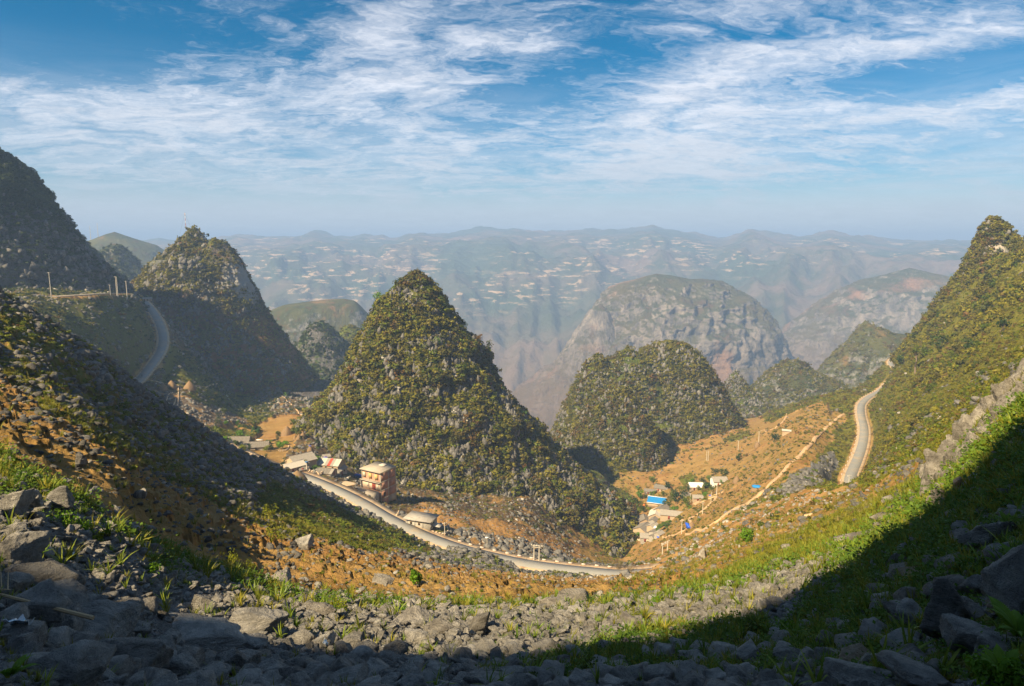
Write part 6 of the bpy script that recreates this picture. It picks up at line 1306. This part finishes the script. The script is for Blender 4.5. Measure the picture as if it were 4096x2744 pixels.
# ------------------------------------------------------------ single trees, bushes, palms and banana plants
def tree_crown(seed, w, h, n, leaf, lumps=7, base=.25):
    g = np.random.default_rng(seed); cs = g.uniform(-1, 1, (lumps, 3)) * [.55, .55, .4]; cs[:, 2] += .1; rs = g.uniform(.3, .55, lumps); i = g.integers(0, lumps, n); d = g.normal(size=(n, 3)); d /= np.linalg.norm(d, axis=1)[:, None]
    c = cs[i] + d * rs[i][:, None] * g.uniform(.5, 1.08, n)[:, None]; c *= [w / 2, w / 2, h / 2]; nn = d + g.normal(size=d.shape) * .5; nn /= np.linalg.norm(nn, axis=1)[:, None]
    v, f = quads_cloud(c, nn, leaf, g); return v, f
def trunk_mesh(seed, h, r, crown_z, spread, mat=None):
    g = np.random.default_rng(seed); V = []; Fc = []
    def limb(a, b, r0, r1):
        o = len(V); q, n = tube(a, b, r0, r1, 6); V.extend(q.tolist()); Fc.extend([(o + i, o + (i + 1) % n, o + (i + 1) % n + n, o + i + n) for i in range(n)])
    a = np.array([0, 0, -.4]); pts = [a]
    for k in range(3): pts.append(np.array([g.normal(0, .04) * h, g.normal(0, .04) * h, crown_z * (k + 1) / 3]))
    for k in range(3): limb(pts[k], pts[k + 1], r * (1 - k * .2), r * (.8 - k * .2))
    for k in range(5):
        t = k * 1.3 + g.uniform(0, 1); e = pts[-1] + np.array([cos(t) * spread, sin(t) * spread, (h - crown_z) * g.uniform(.3, .8)]); limb(pts[-1] - [0, 0, crown_z * .12 * (k % 3)], e, r * .4, r * .1)
    me = bpy.data.meshes.new('trunk'); me.from_pydata(V, [], Fc); me.update(); me.materials.append(mat or M_bark); return me
M_treeM = leaf_mat('tree_leaves', [(.035, .065, .010), (.07, .10, .013), (.12, .15, .016), (.05, .085, .012)], .3)
M_treeD = leaf_mat('dark_tree_leaves', [(.016, .040, .012), (.03, .06, .014), (.05, .08, .016)], .2)
M_treeY = leaf_mat('yellow_green_leaves', [(.17, .20, .012), (.24, .25, .015), (.20, .24, .015)], .4)
M_treeB = leaf_mat('bright_green_leaves', [(.10, .21, .012), (.15, .27, .015)], .4)
M_dry = leaf_mat('dry_twigs', [(.16, .12, .06), (.22, .17, .09)], .2)
def tree(p, w, h, mat, label, seed=0, cz=.45, name='tree', cat='tree', group=None, n=420, trunk_r=None):
    t = empty(name, p, random.uniform(0, 6)); tag(t, label, cat, group); tr = trunk_r or max(.06, h * .03)
    link('trunk', trunk_mesh(seed, h, tr, h * cz, w * .3), None, t); ch = h * (1 - cz) * 1.25 if cz > .2 else h * 1.05
    c = link('crown', pmesh('crown', tree_crown(seed, w, ch, n, max(.09, w * .06)), mat), None, t); c.location = (0, 0, h - ch * .5); return t
def gp(f, x, y, r0, r1):
    p = hit(*f(x, y), r0, r1); return p, np.linalg.norm(p) / F
TR = [ # where, width and height in crop pixels, scale, kind, label
 (c8, 280, 450, 110, 170, 'D', .05, 'pointed dark conifer-like tree in the valley beyond the spur', 300, 560), (c8, 120, 585, 110, 190, 'Y', .15, 'slim yellow-green tree at the left end of the valley fields', 300, 560),
 (c8, 300, 620, 260, 190, 'M', .25, 'broad pale feathery tree left of the long roofs beyond the spur', 300, 560), (c8, 400, 680, 170, 140, 'B', .25, 'green bushy tree touching the left long roof', 300, 560), (c8, 420, 390, 90, 65, 'B', .3, 'small round tree behind the feathery one, left of two', 300, 560),
 (c8, 585, 395, 95, 70, 'B', .3, 'small round tree behind the fields, right of two', 300, 560), (c8, 615, 460, 85, 75, 'B', .4, 'little flat-topped tree on a thin stem beyond the spur', 300, 560), (c8, 640, 570, 190, 90, 'B', .1, 'wide low bright bush behind the long roofs', 300, 560), (c8, 720, 640, 160, 80, 'B', .1, 'brightest yellow-green bush between the two long roofs', 300, 560),
 (c8, 575, 720, 120, 90, 'M', .1, 'bush hiding the wall of the left long roof', 300, 560), (c8, 670, 800, 140, 100, 'Y', .1, 'dull yellow bush below the long roofs', 300, 560), (c8, 780, 790, 90, 100, 'D', .05, 'dark bush in front of the right long roof, the left one', 300, 560), (c8, 845, 765, 60, 110, 'D', .05, 'dark narrow bush in front of the right long roof', 300, 560),
 (c8, 1035, 805, 115, 90, 'Y', .05, 'round bush with yellow flowers at the end of the right long roof', 300, 560), (c8, 1110, 800, 90, 120, 'D', .05, 'dark bush right of the yellow-flowered one', 300, 560), (c8, 1290, 775, 210, 110, 'B', .05, 'spreading bright green bush inside the curved wall', 300, 560), (c8, 1345, 700, 110, 80, 'B', .1, 'upper bright bush above the curved wall', 300, 560),
 (c8, 1495, 560, 190, 150, 'M', .15, 'large round bush left of the haystacks on the cone foot', 300, 600), (c8, 1210, 690, 120, 200, 'M', .3, 'thin leafy tree with bare twigs right of the palm', 300, 560), (c8, 1845, 300, 110, 150, 'D', .1, 'dark bush with a shadow on the left flank of the cone', 300, 600), (c8, 2240, 340, 110, 120, 'M', .1, 'round green bush higher on the left flank of the cone', 300, 600),
 (c8, 1830, 980, 190, 130, 'B', .1, 'bright green bush between the large grey roof and the lamp pole', 250, 420), (c8, 1650, 1040, 90, 110, 'Y', .1, 'yellow-green bush behind the lamp pole', 250, 420), (c8, 1290, 1060, 110, 110, 'D', .1, 'dark round bush at the road beside the pale roof', 250, 420), (c8, 1820, 1110, 110, 90, 'B', .2, 'small leafy tree in front of the patchwork roof', 250, 420), (c8, 375, 235, 90, 110, 'M', .15, 'olive tree on the dark slope above the valley fields', 350, 700),
 (c2, 218, 1310, 130, 165, 'Y', .2, 'yellow-green young tree on the lower left slope', 90, 230), (c2, 60, 1345, 90, 45, 'B', .05, 'low bright bush left of the young tree', 80, 230), (c2, 290, 1400, 110, 60, 'Y', .05, 'low yellow bush below the young tree', 80, 230),
 (c6, 557, 688, 92, 88, 'B', .05, 'round bright green bush standing alone on the red slope', 24, 120), (c7, 430, 705, 110, 70, 'B', .05, 'bright leafy bush on the slope below the village', 40, 200), (c4, 1700, 1360, 90, 68, 'B', .05, 'bright bush among stones right of the lower field', 60, 240),
 (c3, 570, 850, 150, 100, 'B', .05, 'bright green round tree left of the blue roof', 300, 620), (c3, 420, 1010, 260, 190, 'M', .1, 'dense grove tree between the cone spur and the village', 300, 620), (c3, 620, 1040, 130, 110, 'M', .1, 'tree behind the gabled house with the brownish roof', 300, 620), (c3, 690, 1040, 90, 80, 'Y', .05, 'yellow bush touching the bright gable roof', 300, 620),
 (c3, 545, 1040, 70, 60, 'Y', .05, 'small yellow bush left of the gabled houses', 300, 620), (c3, 740, 660, 120, 110, 'M', .2, 'tree left of the house with the water tank', 300, 700), (c3, 635, 720, 40, 110, 'Y', .1, 'slim yellowish tree at the shade edge', 300, 700), (c3, 960, 710, 130, 90, 'D', .1, 'dark tree right of the house with the water tank', 300, 700),
 (c3, 1100, 880, 200, 140, 'D', .15, 'largest dark tree in the middle of the village', 300, 640), (c3, 1235, 800, 100, 150, 'D', .2, 'tall dark tree beside the small dark roof', 300, 640), (c3, 1200, 960, 120, 110, 'M', .1, 'green tree above the banana plants, on the right', 300, 640), (c3, 930, 970, 130, 110, 'M', .1, 'tree in front of the blue roof, right side', 300, 640),
 (c3, 1020, 1020, 120, 60, 'B', .05, 'low bright bush behind the long grey roof', 300, 640), (c3, 1100, 1160, 90, 80, 'M', .1, 'bush at the right end of the long grey roof', 300, 640), (c3, 1470, 720, 150, 120, 'D', .15, 'dark tree right of the bright white roof', 300, 700), (c3, 1290, 650, 110, 80, 'B', .1, 'bright tree left of the bright white roof', 300, 700),
 (c3, 1720, 540, 110, 110, 'M', .1, 'tree behind the highest village house', 300, 700), (c3, 1695, 650, 60, 60, 'B', .05, 'small bush by the wall of the highest village house', 300, 700), (c3, 1370, 750, 60, 90, 'M', .2, 'thin tree in front of the bright white roof', 300, 700), (c3, 1450, 830, 120, 70, 'B', .05, 'bright bush at the end of the hidden grey roof', 300, 640),
 (c3, 1070, 1010, 60, 40, 'B', .05, 'tiny bright bush at the far side of the long roof', 300, 640), (c3, 400, 1330, 130, 110, 'M', .1, 'garden bush inside the looping wall, left', 300, 600), (c3, 540, 1390, 130, 100, 'B', .05, 'bright garden bush inside the looping wall, right', 300, 600), (c3, 440, 1390, 90, 70, 'B', .05, 'low garden bush at the wall bend', 300, 600), (c3, 1205, 1180, 40, 40, 'D', .05, 'small round clipped bush beside the path', 300, 600),
 (c4, 1656, 850, 55, 50, 'D', .1, 'lone dark tree above the upper green field', 400, 760), (c4, 1880, 735, 60, 50, 'D', .1, 'dark bush below the small pale block hut', 400, 900), (c4, 325, 615, 45, 40, 'D', .3, 'small dark tree on the right skyline of the cone foot', 330, 560),
]
KM = {'D': M_treeD, 'M': M_treeM, 'B': M_treeB, 'Y': M_treeY}; SCL = {'c8': 3.9017, 'c2': 2.601, 'c3': 3.484, 'c4': 1.5677, 'c6': 1.5607, 'c7': 1.5021, 'c1': 1.4257}
for i, (f, x, y, w, h, k, cz, lb, r0, r1) in enumerate(TR):
    p, mpp = gp(f, x, y, r0, r1); q = mpp / (SCL[f.__name__] * 4)
    tree(p, w * q, h * q * 1.1, KM[k], lb, 800 + i, cz, 'tree' if cz >= .15 else 'bush', 'tree' if cz >= .15 else 'bush', None, 320)
def palm(p, h, fl, label, nf=12, trunk=True, seed=0, cat='palm', name='palm_tree', mat=None, wide=.5):
    t = empty(name, p, random.uniform(0, 6)); tag(t, label, cat, 'palms and banana plants')
    if trunk: link('trunk', tube_mesh((0, 0, -.3), (.1, 0, h), .22, .13, M_bark), None, t)
    g = np.random.default_rng(seed); key = 'pf%d%s' % (seed % 3, wide)
    if key not in FINE:
        V = []; Fc = []; n = 9
        for k in range(n + 1):
            s = k / n; x = s * (1 - .15 * s); z = .55 * s - .85 * s * s; w = wide * .5 * sin(pi * min(1, s * .9 + .08)) * (.9 + .2 * (k % 2)); V += [(x, -w, z - w * .35), (x, 0, z), (x, w, z - w * .35)]
            if k: o = 3 * k; Fc += [(o - 3, o, o + 1, o - 2), (o - 2, o + 1, o + 2, o - 1)]
        FINE[key] = pmesh('frond', (np.array(V), np.array(Fc)), mat or M_treeM)
    for k in range(nf):
        o = link('frond', FINE[key], None, t); o.location = (0, 0, h if trunk else h * .35); o.rotation_euler = (0, g.uniform(-.75, .25), k * 2.4); o.scale = (fl * g.uniform(.75, 1.1),) * 3
    return t
PM = [(c8, 885, 655, 320, 'tall lone palm-like tree beside the small white sheet roof', 300, 560, 1), (c8, 1075, 690, 120, 'dark spreading palm right of the tall one', 300, 560, 0), (c8, 1220, 680, 90, 'low palm left of the curved wall', 300, 560, 0),
      (c3, 880, 1285, 190, 'big banana clump right of the near roofs', 300, 600, 0), (c3, 960, 1200, 110, 'banana plants behind the big clump', 300, 600, 0), (c3, 1230, 1000, 110, 'banana plants below the tall dark tree', 300, 640, 0), (c3, 730, 600, 90, 'banana plants at the shade edge left of the tank house', 300, 700, 0), (c3, 1210, 640, 90, 'dry palm behind the upper village field', 300, 700, 0),
      (c3, 1530, 600, 110, 'palms left of the highest village house', 300, 700, 0), (c3, 1500, 700, 110, 'banana plants below the palms of the highest house', 300, 700, 0), (c3, 730, 800, 100, 'dry banana leaves above the blue roof', 300, 640, 0), (c3, 520, 720, 80, 'banana plant in the shade below the cone', 300, 700, 0), (c3, 1000, 1130, 110, 'banana plants along the wall of the long grey roof', 300, 600, 0)]
for i, (f, x, y, h, lb, r0, r1, tr) in enumerate(PM):
    p, mpp = gp(f, x, y, r0, r1); H = h * mpp / (SCL[f.__name__] * 4)
    if tr: palm(p, H * .62, H * .33, lb, 14, True, i, mat=M_treeD); tree(p, H * .32, H * 1.0, M_treeM, 'leafy tree crown standing just behind the tall palm', 990, .7)
    else: palm(p, H * .8, H * .75, lb, 10, False, i, name='banana_plant' if 'banana' in lb else 'palm_tree', cat='banana plant' if 'banana' in lb else 'palm', wide=.42)

VT = [(340, 960, 90, 'M', 'first of the grove trees beside the cone spur, at its left'), (300, 900, 80, 'D', 'dark grove tree above the left village path'), (480, 930, 110, 'D', 'dark grove tree next to the bright round one'), (560, 960, 80, 'M', 'grove tree just above the orange tarp'), (370, 860, 90, 'M', 'upper grove tree on the cone spur'), (980, 900, 110, 'M', 'village tree right of the blue roof'), (1030, 830, 100, 'D', 'dark village tree behind the largest one'),
      (1150, 770, 90, 'M', 'village tree left of the tall dark one'), (1290, 900, 80, 'B', 'bright village tree where two paths part'), (1060, 940, 90, 'D', 'dark village tree in front of the largest one'), (1420, 650, 80, 'D', 'dark tree behind the bright white roof'), (1560, 760, 70, 'M', 'tree below the highest village house'), (880, 830, 70, 'M', 'small tree behind the blue roof'), (640, 900, 80, 'M', 'small tree at the left end of the blue roof'),
      (1600, 520, 90, 'D', 'dark tree left behind the highest village house'), (1760, 520, 80, 'D', 'dark tree right behind the highest village house'), (900, 1180, 80, 'B', 'bright bush tree above the banana clump'), (1190, 900, 70, 'Y', 'yellowish tree in the middle of the village')]
for i, (x, y, w, k, lb) in enumerate(VT):
    p, mpp = gp(c3, x, y, 300, 640); q = mpp / (3.484 * 4); tree(p, w * q * 1.2, w * q * 1.3, KM[k], lb, 1900 + i, .2, group='trees of the village', n=240)
# trees that stand out on the hills: photo position on the outline or face
def surf(name, x, y, part=0):
    P = HILL[name][part][0]; n = P.shape[0]; Q = P.reshape(-1, 3); px, py = proj(Q); d = np.hypot(px - x, py - y) + np.linalg.norm(Q, axis=1) * .03; return Q[d.argmin()]
CT = [(860, 690, 34), (845, 735, 26), (1115, 800, 30), (1108, 770, 24), (1040, 712, 20), (1022, 690, 18), (1195, 955, 22), (1070, 755, 20), (905, 645, 18), (935, 630, 16), (955, 628, 16), (985, 645, 16), (820, 800, 24), (800, 845, 22), (775, 880, 20), (740, 915, 18), (845, 775, 26), (850, 820, 30), (870, 850, 26), (880, 760, 18), (1000, 790, 20), (1060, 850, 20), (960, 880, 18), (920, 700, 20), (1010, 740, 18),
      (1130, 860, 20), (1150, 900, 20), (980, 700, 16), (900, 900, 18), (1080, 950, 18), (1000, 950, 18), (930, 980, 16), (850, 950, 18), (790, 960, 16), (1150, 1010, 20), (1220, 1020, 18), (1120, 1060, 18), (1060, 1020, 18), (960, 1060, 16), (880, 1020, 16), (820, 1000, 16), (1200, 1080, 18), (1260, 1080, 18), (1310, 1110, 18), (1355, 1140, 18)]
for i, (x, y, s) in enumerate(CT):
    x_, y_ = x * D2P, y * D2P; p = surf('central_cone', x_, y_); mpp = np.linalg.norm(p) / F; w = s * D2P * mpp
    side = 'left skyline' if x < 960 and i < 16 else 'right skyline' if i < 9 else 'face'
    hgt = ['near its summit', 'in its upper part', 'half way up', 'in its lower part', 'near its foot'][int(min(4, max(0, (y - 620) / 110)))]; lr = 'far left' if x < 830 else 'left' if x < 920 else 'middle' if x < 1030 else 'right' if x < 1150 else 'far right'
    kind = ['bright', 'dark', 'olive', 'brownish', 'rounded', 'ragged', 'small'][i % 7]
    tree(p - [0, 0, .3], w, w * 1.15, [M_treeB, M_treeD, M_treeM, M_shrub, M_treeM, M_treeD, M_treeB][i % 7], '%s %s tree, %s of the central cone %s%s' % (kind, ('tall', 'squat', 'leaning', 'wide', 'narrow')[i % 5], lr, hgt, ', on the skyline' if i < 9 else ''), 1200 + i, .2, group='trees standing out on the central cone', n=160)
RT = [(c1, 0, 0, 0, '')]
RH = [(2092, 855, 30, 60, 'lone tall thin tree with sunlit trunk on the right hillside', 'M', .6), (2060, 840, 26, 26, 'dark tree left of the tall thin one', 'D', .2), (2150, 800, 30, 30, 'dark tree half way up the right hillside', 'D', .2), (2210, 810, 34, 34, 'rounded dark tree in the grove on the right hillside', 'D', .2), (2180, 835, 26, 28, 'olive tree below the grove on the right hillside', 'M', .2), (2240, 870, 24, 24, 'green tree below the rounded dark one', 'M', .2),
      (2290, 760, 34, 34, 'large tree high at the right edge of the hillside', 'D', .2), (2320, 850, 30, 30, 'tree at the right edge above the shade', 'M', .2), (2255, 930, 22, 22, 'small round tree low on the right hillside', 'B', .2), (2120, 900, 18, 18, 'small bush tree above the road on the right hillside', 'M', .2), (1985, 838, 14, 14, 'tiny bush beside the upper end of the right road', 'D', .2), (2200, 985, 16, 16, 'small pale bush near the crag', 'B', .1)]
for i, (x, y, w, h, lb, k, cz) in enumerate(RH):
    p = hit(x * D2P, y * D2P, 120, 800); m = np.linalg.norm(p) / F * D2P; tree(p, w * m, h * m, KM[k], lb, 1400 + i, cz, n=200)
for i, (x, y, w, lb) in enumerate(((500, 962, 16, 'dark cone-shaped tree at the edge of the stony field'), (650, 825, 12, 'small bright tree on the dark slope of the left peak'), (590, 700, 12, 'dark tree under the pale cliff of the left peak'), (1340, 1305, 0, ''), (655, 920, 12, 'dark bush at the valley end under the left peak'))):
    if w: p = hit(x * D2P, y * D2P, 330, 900); m = np.linalg.norm(p) / F * D2P; tree(p, w * m, w * m * 1.3, KM['D' if i != 1 else 'B'], lb, 1500 + i, .15, n=160)
# bare shrub and reeds at the end of the valley road
for i, (x, y, w, h, lb) in enumerate(((c4(905, 1530)[0], c4(905, 1530)[1], 16, 14, 'leafless twiggy shrub at the right end of the valley road'), (c4(970, 1550)[0], c4(970, 1550)[1], 18, 8, 'dry reeds along the right end of the valley road'))):
    p = hit(x, y, 200, 300); m = np.linalg.norm(p) / F; o = link('shrub', pmesh('dry', blades_shape(1600 + i, 60, 3, (.5, 1.0), .012, (.1, 1.0), .6, .3), M_dry)); o.location = p; o.scale = (w * m / 1.4, w * m / 1.4, h * m); tag(o, lb, 'shrub')
# brighter bushes on the scree edge
BU = [(c5, 350, 640, 190, 110, 'B', 'light green feathery bush on the bank above the left scree'), (c5, 480, 690, 130, 80, 'B', 'lower part of the feathery growth, a separate bush'), (c5, 560, 740, 110, 60, 'Y', 'yellow-green tuft at the end of the feathery bushes'), (c5, 1250, 870, 130, 100, 'Y', 'yellow scrub bush at the foot of the red slope'), (c5, 1360, 910, 90, 80, 'Y', 'second yellow scrub bush right of the first'),
      (c5, 820, 930, 110, 60, 'B', 'low green bush in the middle of the left scree'), (c5, 1500, 700, 110, 130, 'Y', 'straggling yellow bush on the slope beside a dark crag'), (c6, 930, 850, 190, 60, 'B', 'long bright bush on the scree edge in the middle'), (c6, 510, 830, 120, 60, 'B', 'green bush between sunlit stones left of the middle'), (c6, 80, 800, 200, 90, 'Y', 'yellow grass bush at the left of the sunlit scree'),
      (c6, 2060, 790, 170, 80, 'B', 'bright bush among lit stones at right'), (c6, 1930, 860, 150, 60, 'Y', 'yellow bush on the lit stones left of the bright one'), (c6, 1720, 800, 110, 50, 'Y', 'small yellow bush beside the cracked outcrop'), (c6, 1360, 1180, 200, 90, 'M', 'dark leafy thicket on the bottom scree, left part'), (c6, 1640, 1200, 230, 110, 'M', 'dark leafy thicket on the bottom scree, right part'), (c6, 1250, 1290, 200, 70, 'M', 'creeping leafy patch at the bottom edge'),
      (c7, 1480, 400, 80, 60, 'D', 'dark bush under the crag at the shade line'), (c7, 1900, 1450, 280, 160, 'B', 'bright creeping leaves in the lower right corner'), (c7, 2050, 1500, 150, 140, 'B', 'clover-like leaves at the very corner'), (c7, 1250, 690, 190, 80, 'M', 'dark leafy bush on the shade line'), (c7, 700, 1220, 190, 90, 'B', 'leafy green patch in the shaded scree'), (c7, 480, 1230, 160, 80, 'M', 'dark green part of the leafy patch, left')]
for i, (f, x, y, w, h, k, lb) in enumerate(BU):
    px, py = f(x, y); p = hit(px, min(py + h / (SCL.get(f.__name__, 1.3707) * 8), 700), 3, 200); q = np.linalg.norm(p) / F / (SCL.get(f.__name__, 1.3707) * 4); W, H = w * q, h * q
    o = link('bush', pmesh('bush', tree_crown(1700 + i, W, H * 1.3, 520, max(.018, W * .028), 9), KM[k])); o.location = (p[0], p[1], p[2] + H * .25); tag(o, lb, 'bush')
# purple flower, litter, dry branch
M_purple = simple('violet_petals', (.20, .04, .60), .2, 3., .6)
def flower():
    px, py = c7(1535, 742); p = hit(px, py + 2, 3, 60); D = np.linalg.norm(p) / F; t = empty('flower', p + [0, 0, 1.2 * D]); tag(t, 'single violet flower among the shaded leaves at right', 'flower'); r = 2.6 * D
    link('stem', tube_mesh((0, 0, -3 * r), (0, 0, 0), .05 * r, .05 * r, M_herb, 5), None, t)
    V, Fc = quads_cloud(np.zeros((1, 3)) + [r * .7, 0, 0], np.array([[0., 0, 1]]), r * .7, np.random.default_rng(1)); me = pmesh('petal', (V, Fc), M_purple)
    for k in range(5): o = link('petal', me, None, t); o.rotation_euler = (.5, -.3, k * 1.257)
flower()
def litter(f, x, y, w, mat, lb, seed, cat='litter'):
    px, py = f(x, y); p = hit(px, min(py + 2, 705), 2.6, 60); q = np.linalg.norm(p) / F / (SCL.get(f.__name__, 1.3707) * 4); g = np.random.default_rng(seed); n = 6; u = np.linspace(-.5, .5, n); U, V_ = np.meshgrid(u, u, indexing='ij')
    Z = g.normal(0, .09, U.shape); P_ = np.stack([U + g.normal(0, .04, U.shape), V_ * .7 + g.normal(0, .04, U.shape), Z], -1).reshape(-1, 3) * w * q; me = mesh_from(P_, grid_faces(n, n), 'wrapper'); o = link('wrapper', me, mat); o.location = p + [0, 0, .10 + w * q * .25]; o.rotation_euler = (.7, .2, seed); md = o.modifiers.new('t', 'SOLIDIFY'); md.thickness = .004; tag(o, lb, cat)
M_foil = simple('foil', (.62, .66, .70), .1, 3., .25, spec=.6, metal=.6)
litter(c5, 105, 1300, 90, M_foil, 'crumpled silver and red snack wrapper beside the dry branch', 3); litter(c5, 400, 885, 26, M_white, 'white crumpled wrapper between stones at left', 5); litter(c6, 545, 1052, 14, M_foil, 'small silver scrap on dark stones', 6); litter(c5, 1790, 1365, 40, M_foil, 'clear plastic scrap at the bottom middle', 8)
def branch():
    px, py = c5(300, 1300); p = hit(px, py, 2.6, 30); D = np.linalg.norm(p) / F / 5.483; t = empty('dry_branch', p + [0, 0, .32]); tag(t, 'dry straw-coloured palm stalk lying over the stones at lower left', 'branch'); M = simple('dry_stalk', (.42, .30, .17), .2, 4.)
    link('stalk', tube_mesh((-300 * D, 0, .14), (220 * D, -.15, -.05), .012, .02, M, 6), None, t)
    for k in range(12): a = k / 12.; link('leaflet', tube_mesh((-300 * D + a * 150 * D, 0, .13), (-330 * D + a * 110 * D, .2 * (-1) ** k * a + .03, .16 + .04 * (k % 3)), .006, .003, M, 4), None, t)
branch()
# two motorcycles with riders, far and small: on the left road and on the village path
M_cloth = simple('rider_jacket', (.05, .05, .07), .2, 4.); M_skin = simple('skin', (.45, .28, .2), .1, 4.); M_clothr = simple('red_jacket', (.5, .08, .06), .2, 4.); M_tyre = simple('tyre', (.03, .03, .03), .1, 4.)
def rider(p, rz, lb, plb, mat):
    t = empty('motorcycle', p, rz); tag(t, lb, 'motorcycle')
    for x in (-.62, .62):
        n = 14; V = []
        for k in range(n):
            a = 2 * pi * k / n
            for b in range(6): c = 2 * pi * b / 6; V.append((x + cos(a) * (.28 + .05 * cos(c)), .05 * sin(c), .32 + sin(a) * (.28 + .05 * cos(c))))
        Fc = [(k * 6 + b, ((k + 1) % n) * 6 + b, ((k + 1) % n) * 6 + (b + 1) % 6, k * 6 + (b + 1) % 6) for k in range(n) for b in range(6)]
        link('wheel', pmesh('wheel', (np.array(V), np.array(Fc)), M_tyre), None, t)
    link('body', boxm(-.5, .45, -.13, .13, .4, .75, mat), None, t); link('seat', boxm(-.7, .15, -.14, .14, .75, .85, M_tyre), None, t); link('handlebar', tube_mesh((.45, -.33, 1.05), (.45, .33, 1.05), .02, .02, M_tyre, 5), None, t); link('fork', tube_mesh((.62, 0, .35), (.42, 0, 1.05), .04, .04, M_tyre, 5), None, t)
    import bmesh
    vs = [(-.1, 0, .92), (-.05, 0, 1.2), (0, 0, 1.45), (.02, 0, 1.58), (.04, 0, 1.72), (.1, .22, 1.42), (.25, .27, 1.2), (.43, .26, 1.08), (.1, -.22, 1.42), (.25, -.27, 1.2), (.43, -.26, 1.08), (.22, .17, .85), (.18, .18, .45), (.28, .18, .4), (.22, -.17, .85), (.18, -.18, .45), (.28, -.18, .4)]
    es = [(0, 1), (1, 2), (2, 3), (3, 4), (2, 5), (5, 6), (6, 7), (2, 8), (8, 9), (9, 10), (0, 11), (11, 12), (12, 13), (0, 14), (14, 15), (15, 16)]
    rr = [.16, .15, .17, .07, .12, .07, .055, .04, .07, .055, .04, .09, .06, .05, .09, .06, .05]
    me = bpy.data.meshes.new('person'); me.from_pydata(vs, es, []); me.update(); o = link('person', me, M_cloth); o.location = p; o.rotation_euler = (0, 0, rz); sk = o.modifiers.new('s', 'SKIN'); o.modifiers.new('u', 'SUBSURF').levels = 1
    for v, r in zip(me.skin_vertices[0].data if me.skin_vertices else [], rr): v.radius = (r, r)
    tag(o, plb, 'person')
bm_l = ROADS['upper'][0]
def on_road(nm, x, y):
    L = ROADS[nm][0]; px, py = proj(L); k = int(np.hypot(px - x, py - y).argmin()); k = min(k, len(L) - 2); d = L[k + 1] - L[k]; return tuple(L[k] + [0, 0, .1]), math.atan2(d[1], d[0])
p, a = on_road('upper', *c1(830, 1312)); rider(p, a, 'dark motorcycle going down the left road', 'rider in dark jacket on the motorcycle on the left road', M_cloth)
p = gpos(*c3(1212, 1275), 300, 600, .1); rider(p, .5, 'red motorcycle at the path corner below the village', 'rider in dark clothes on the red motorcycle at the path corner', M_clothr)
# thin smoke on the shoulder of the left peak
def smoke():
    m, N = mat_new('smoke'); co = N.new('ShaderNodeTexCoord').outputs['Object']; n = N.noise(co, .22, 4, .6); d = N.vmath('LENGTH', N.vmath('MULTIPLY', co, (1, 1, .0)))
    v = N.new('ShaderNodeVolumePrincipled', {'Color': (.92, .94, .97, 1), 'Density': N.math('MULTIPLY', N.sstep(n, .42, .7), .10)}); N.new('ShaderNodeOutputMaterial', {'Volume': v})
    a = surf('left_cone', *c1(856, 712)) + [0, -4, 0]; ax, ay = c1(925, 615); b = at(ax, ay, math.hypot(a[0], a[1]) - 2); n_ = 12; V = []
    for k in range(n_ + 1):
        s = k / n_; c = a + (b - a) * s + np.array([sin(s * 7) * 1.5 * s, 0, sin(s * 5) * 2.0 * s]); r = 1.2 + 8.0 * s ** .9
        for q in range(10): t = 2 * pi * q / 10; V.append(c + [cos(t) * r, sin(t) * r, 0])
    V = np.array(V); me = bpy.data.meshes.new('smoke'); Fc = [tuple(f) for f in grid_faces(n_ + 1, 10).tolist()]
    Fc = [(k * 10 + q, k * 10 + (q + 1) % 10, (k + 1) * 10 + (q + 1) % 10, (k + 1) * 10 + q) for k in range(n_) for q in range(10)] + [tuple(range(10))[::-1], tuple(range(n_ * 10, n_ * 10 + 10))]
    me.from_pydata((V - a).tolist(), [], Fc); me.update(); o = link('smoke', me, m); o.location = a; tag(o, kind='stuff')
smoke()
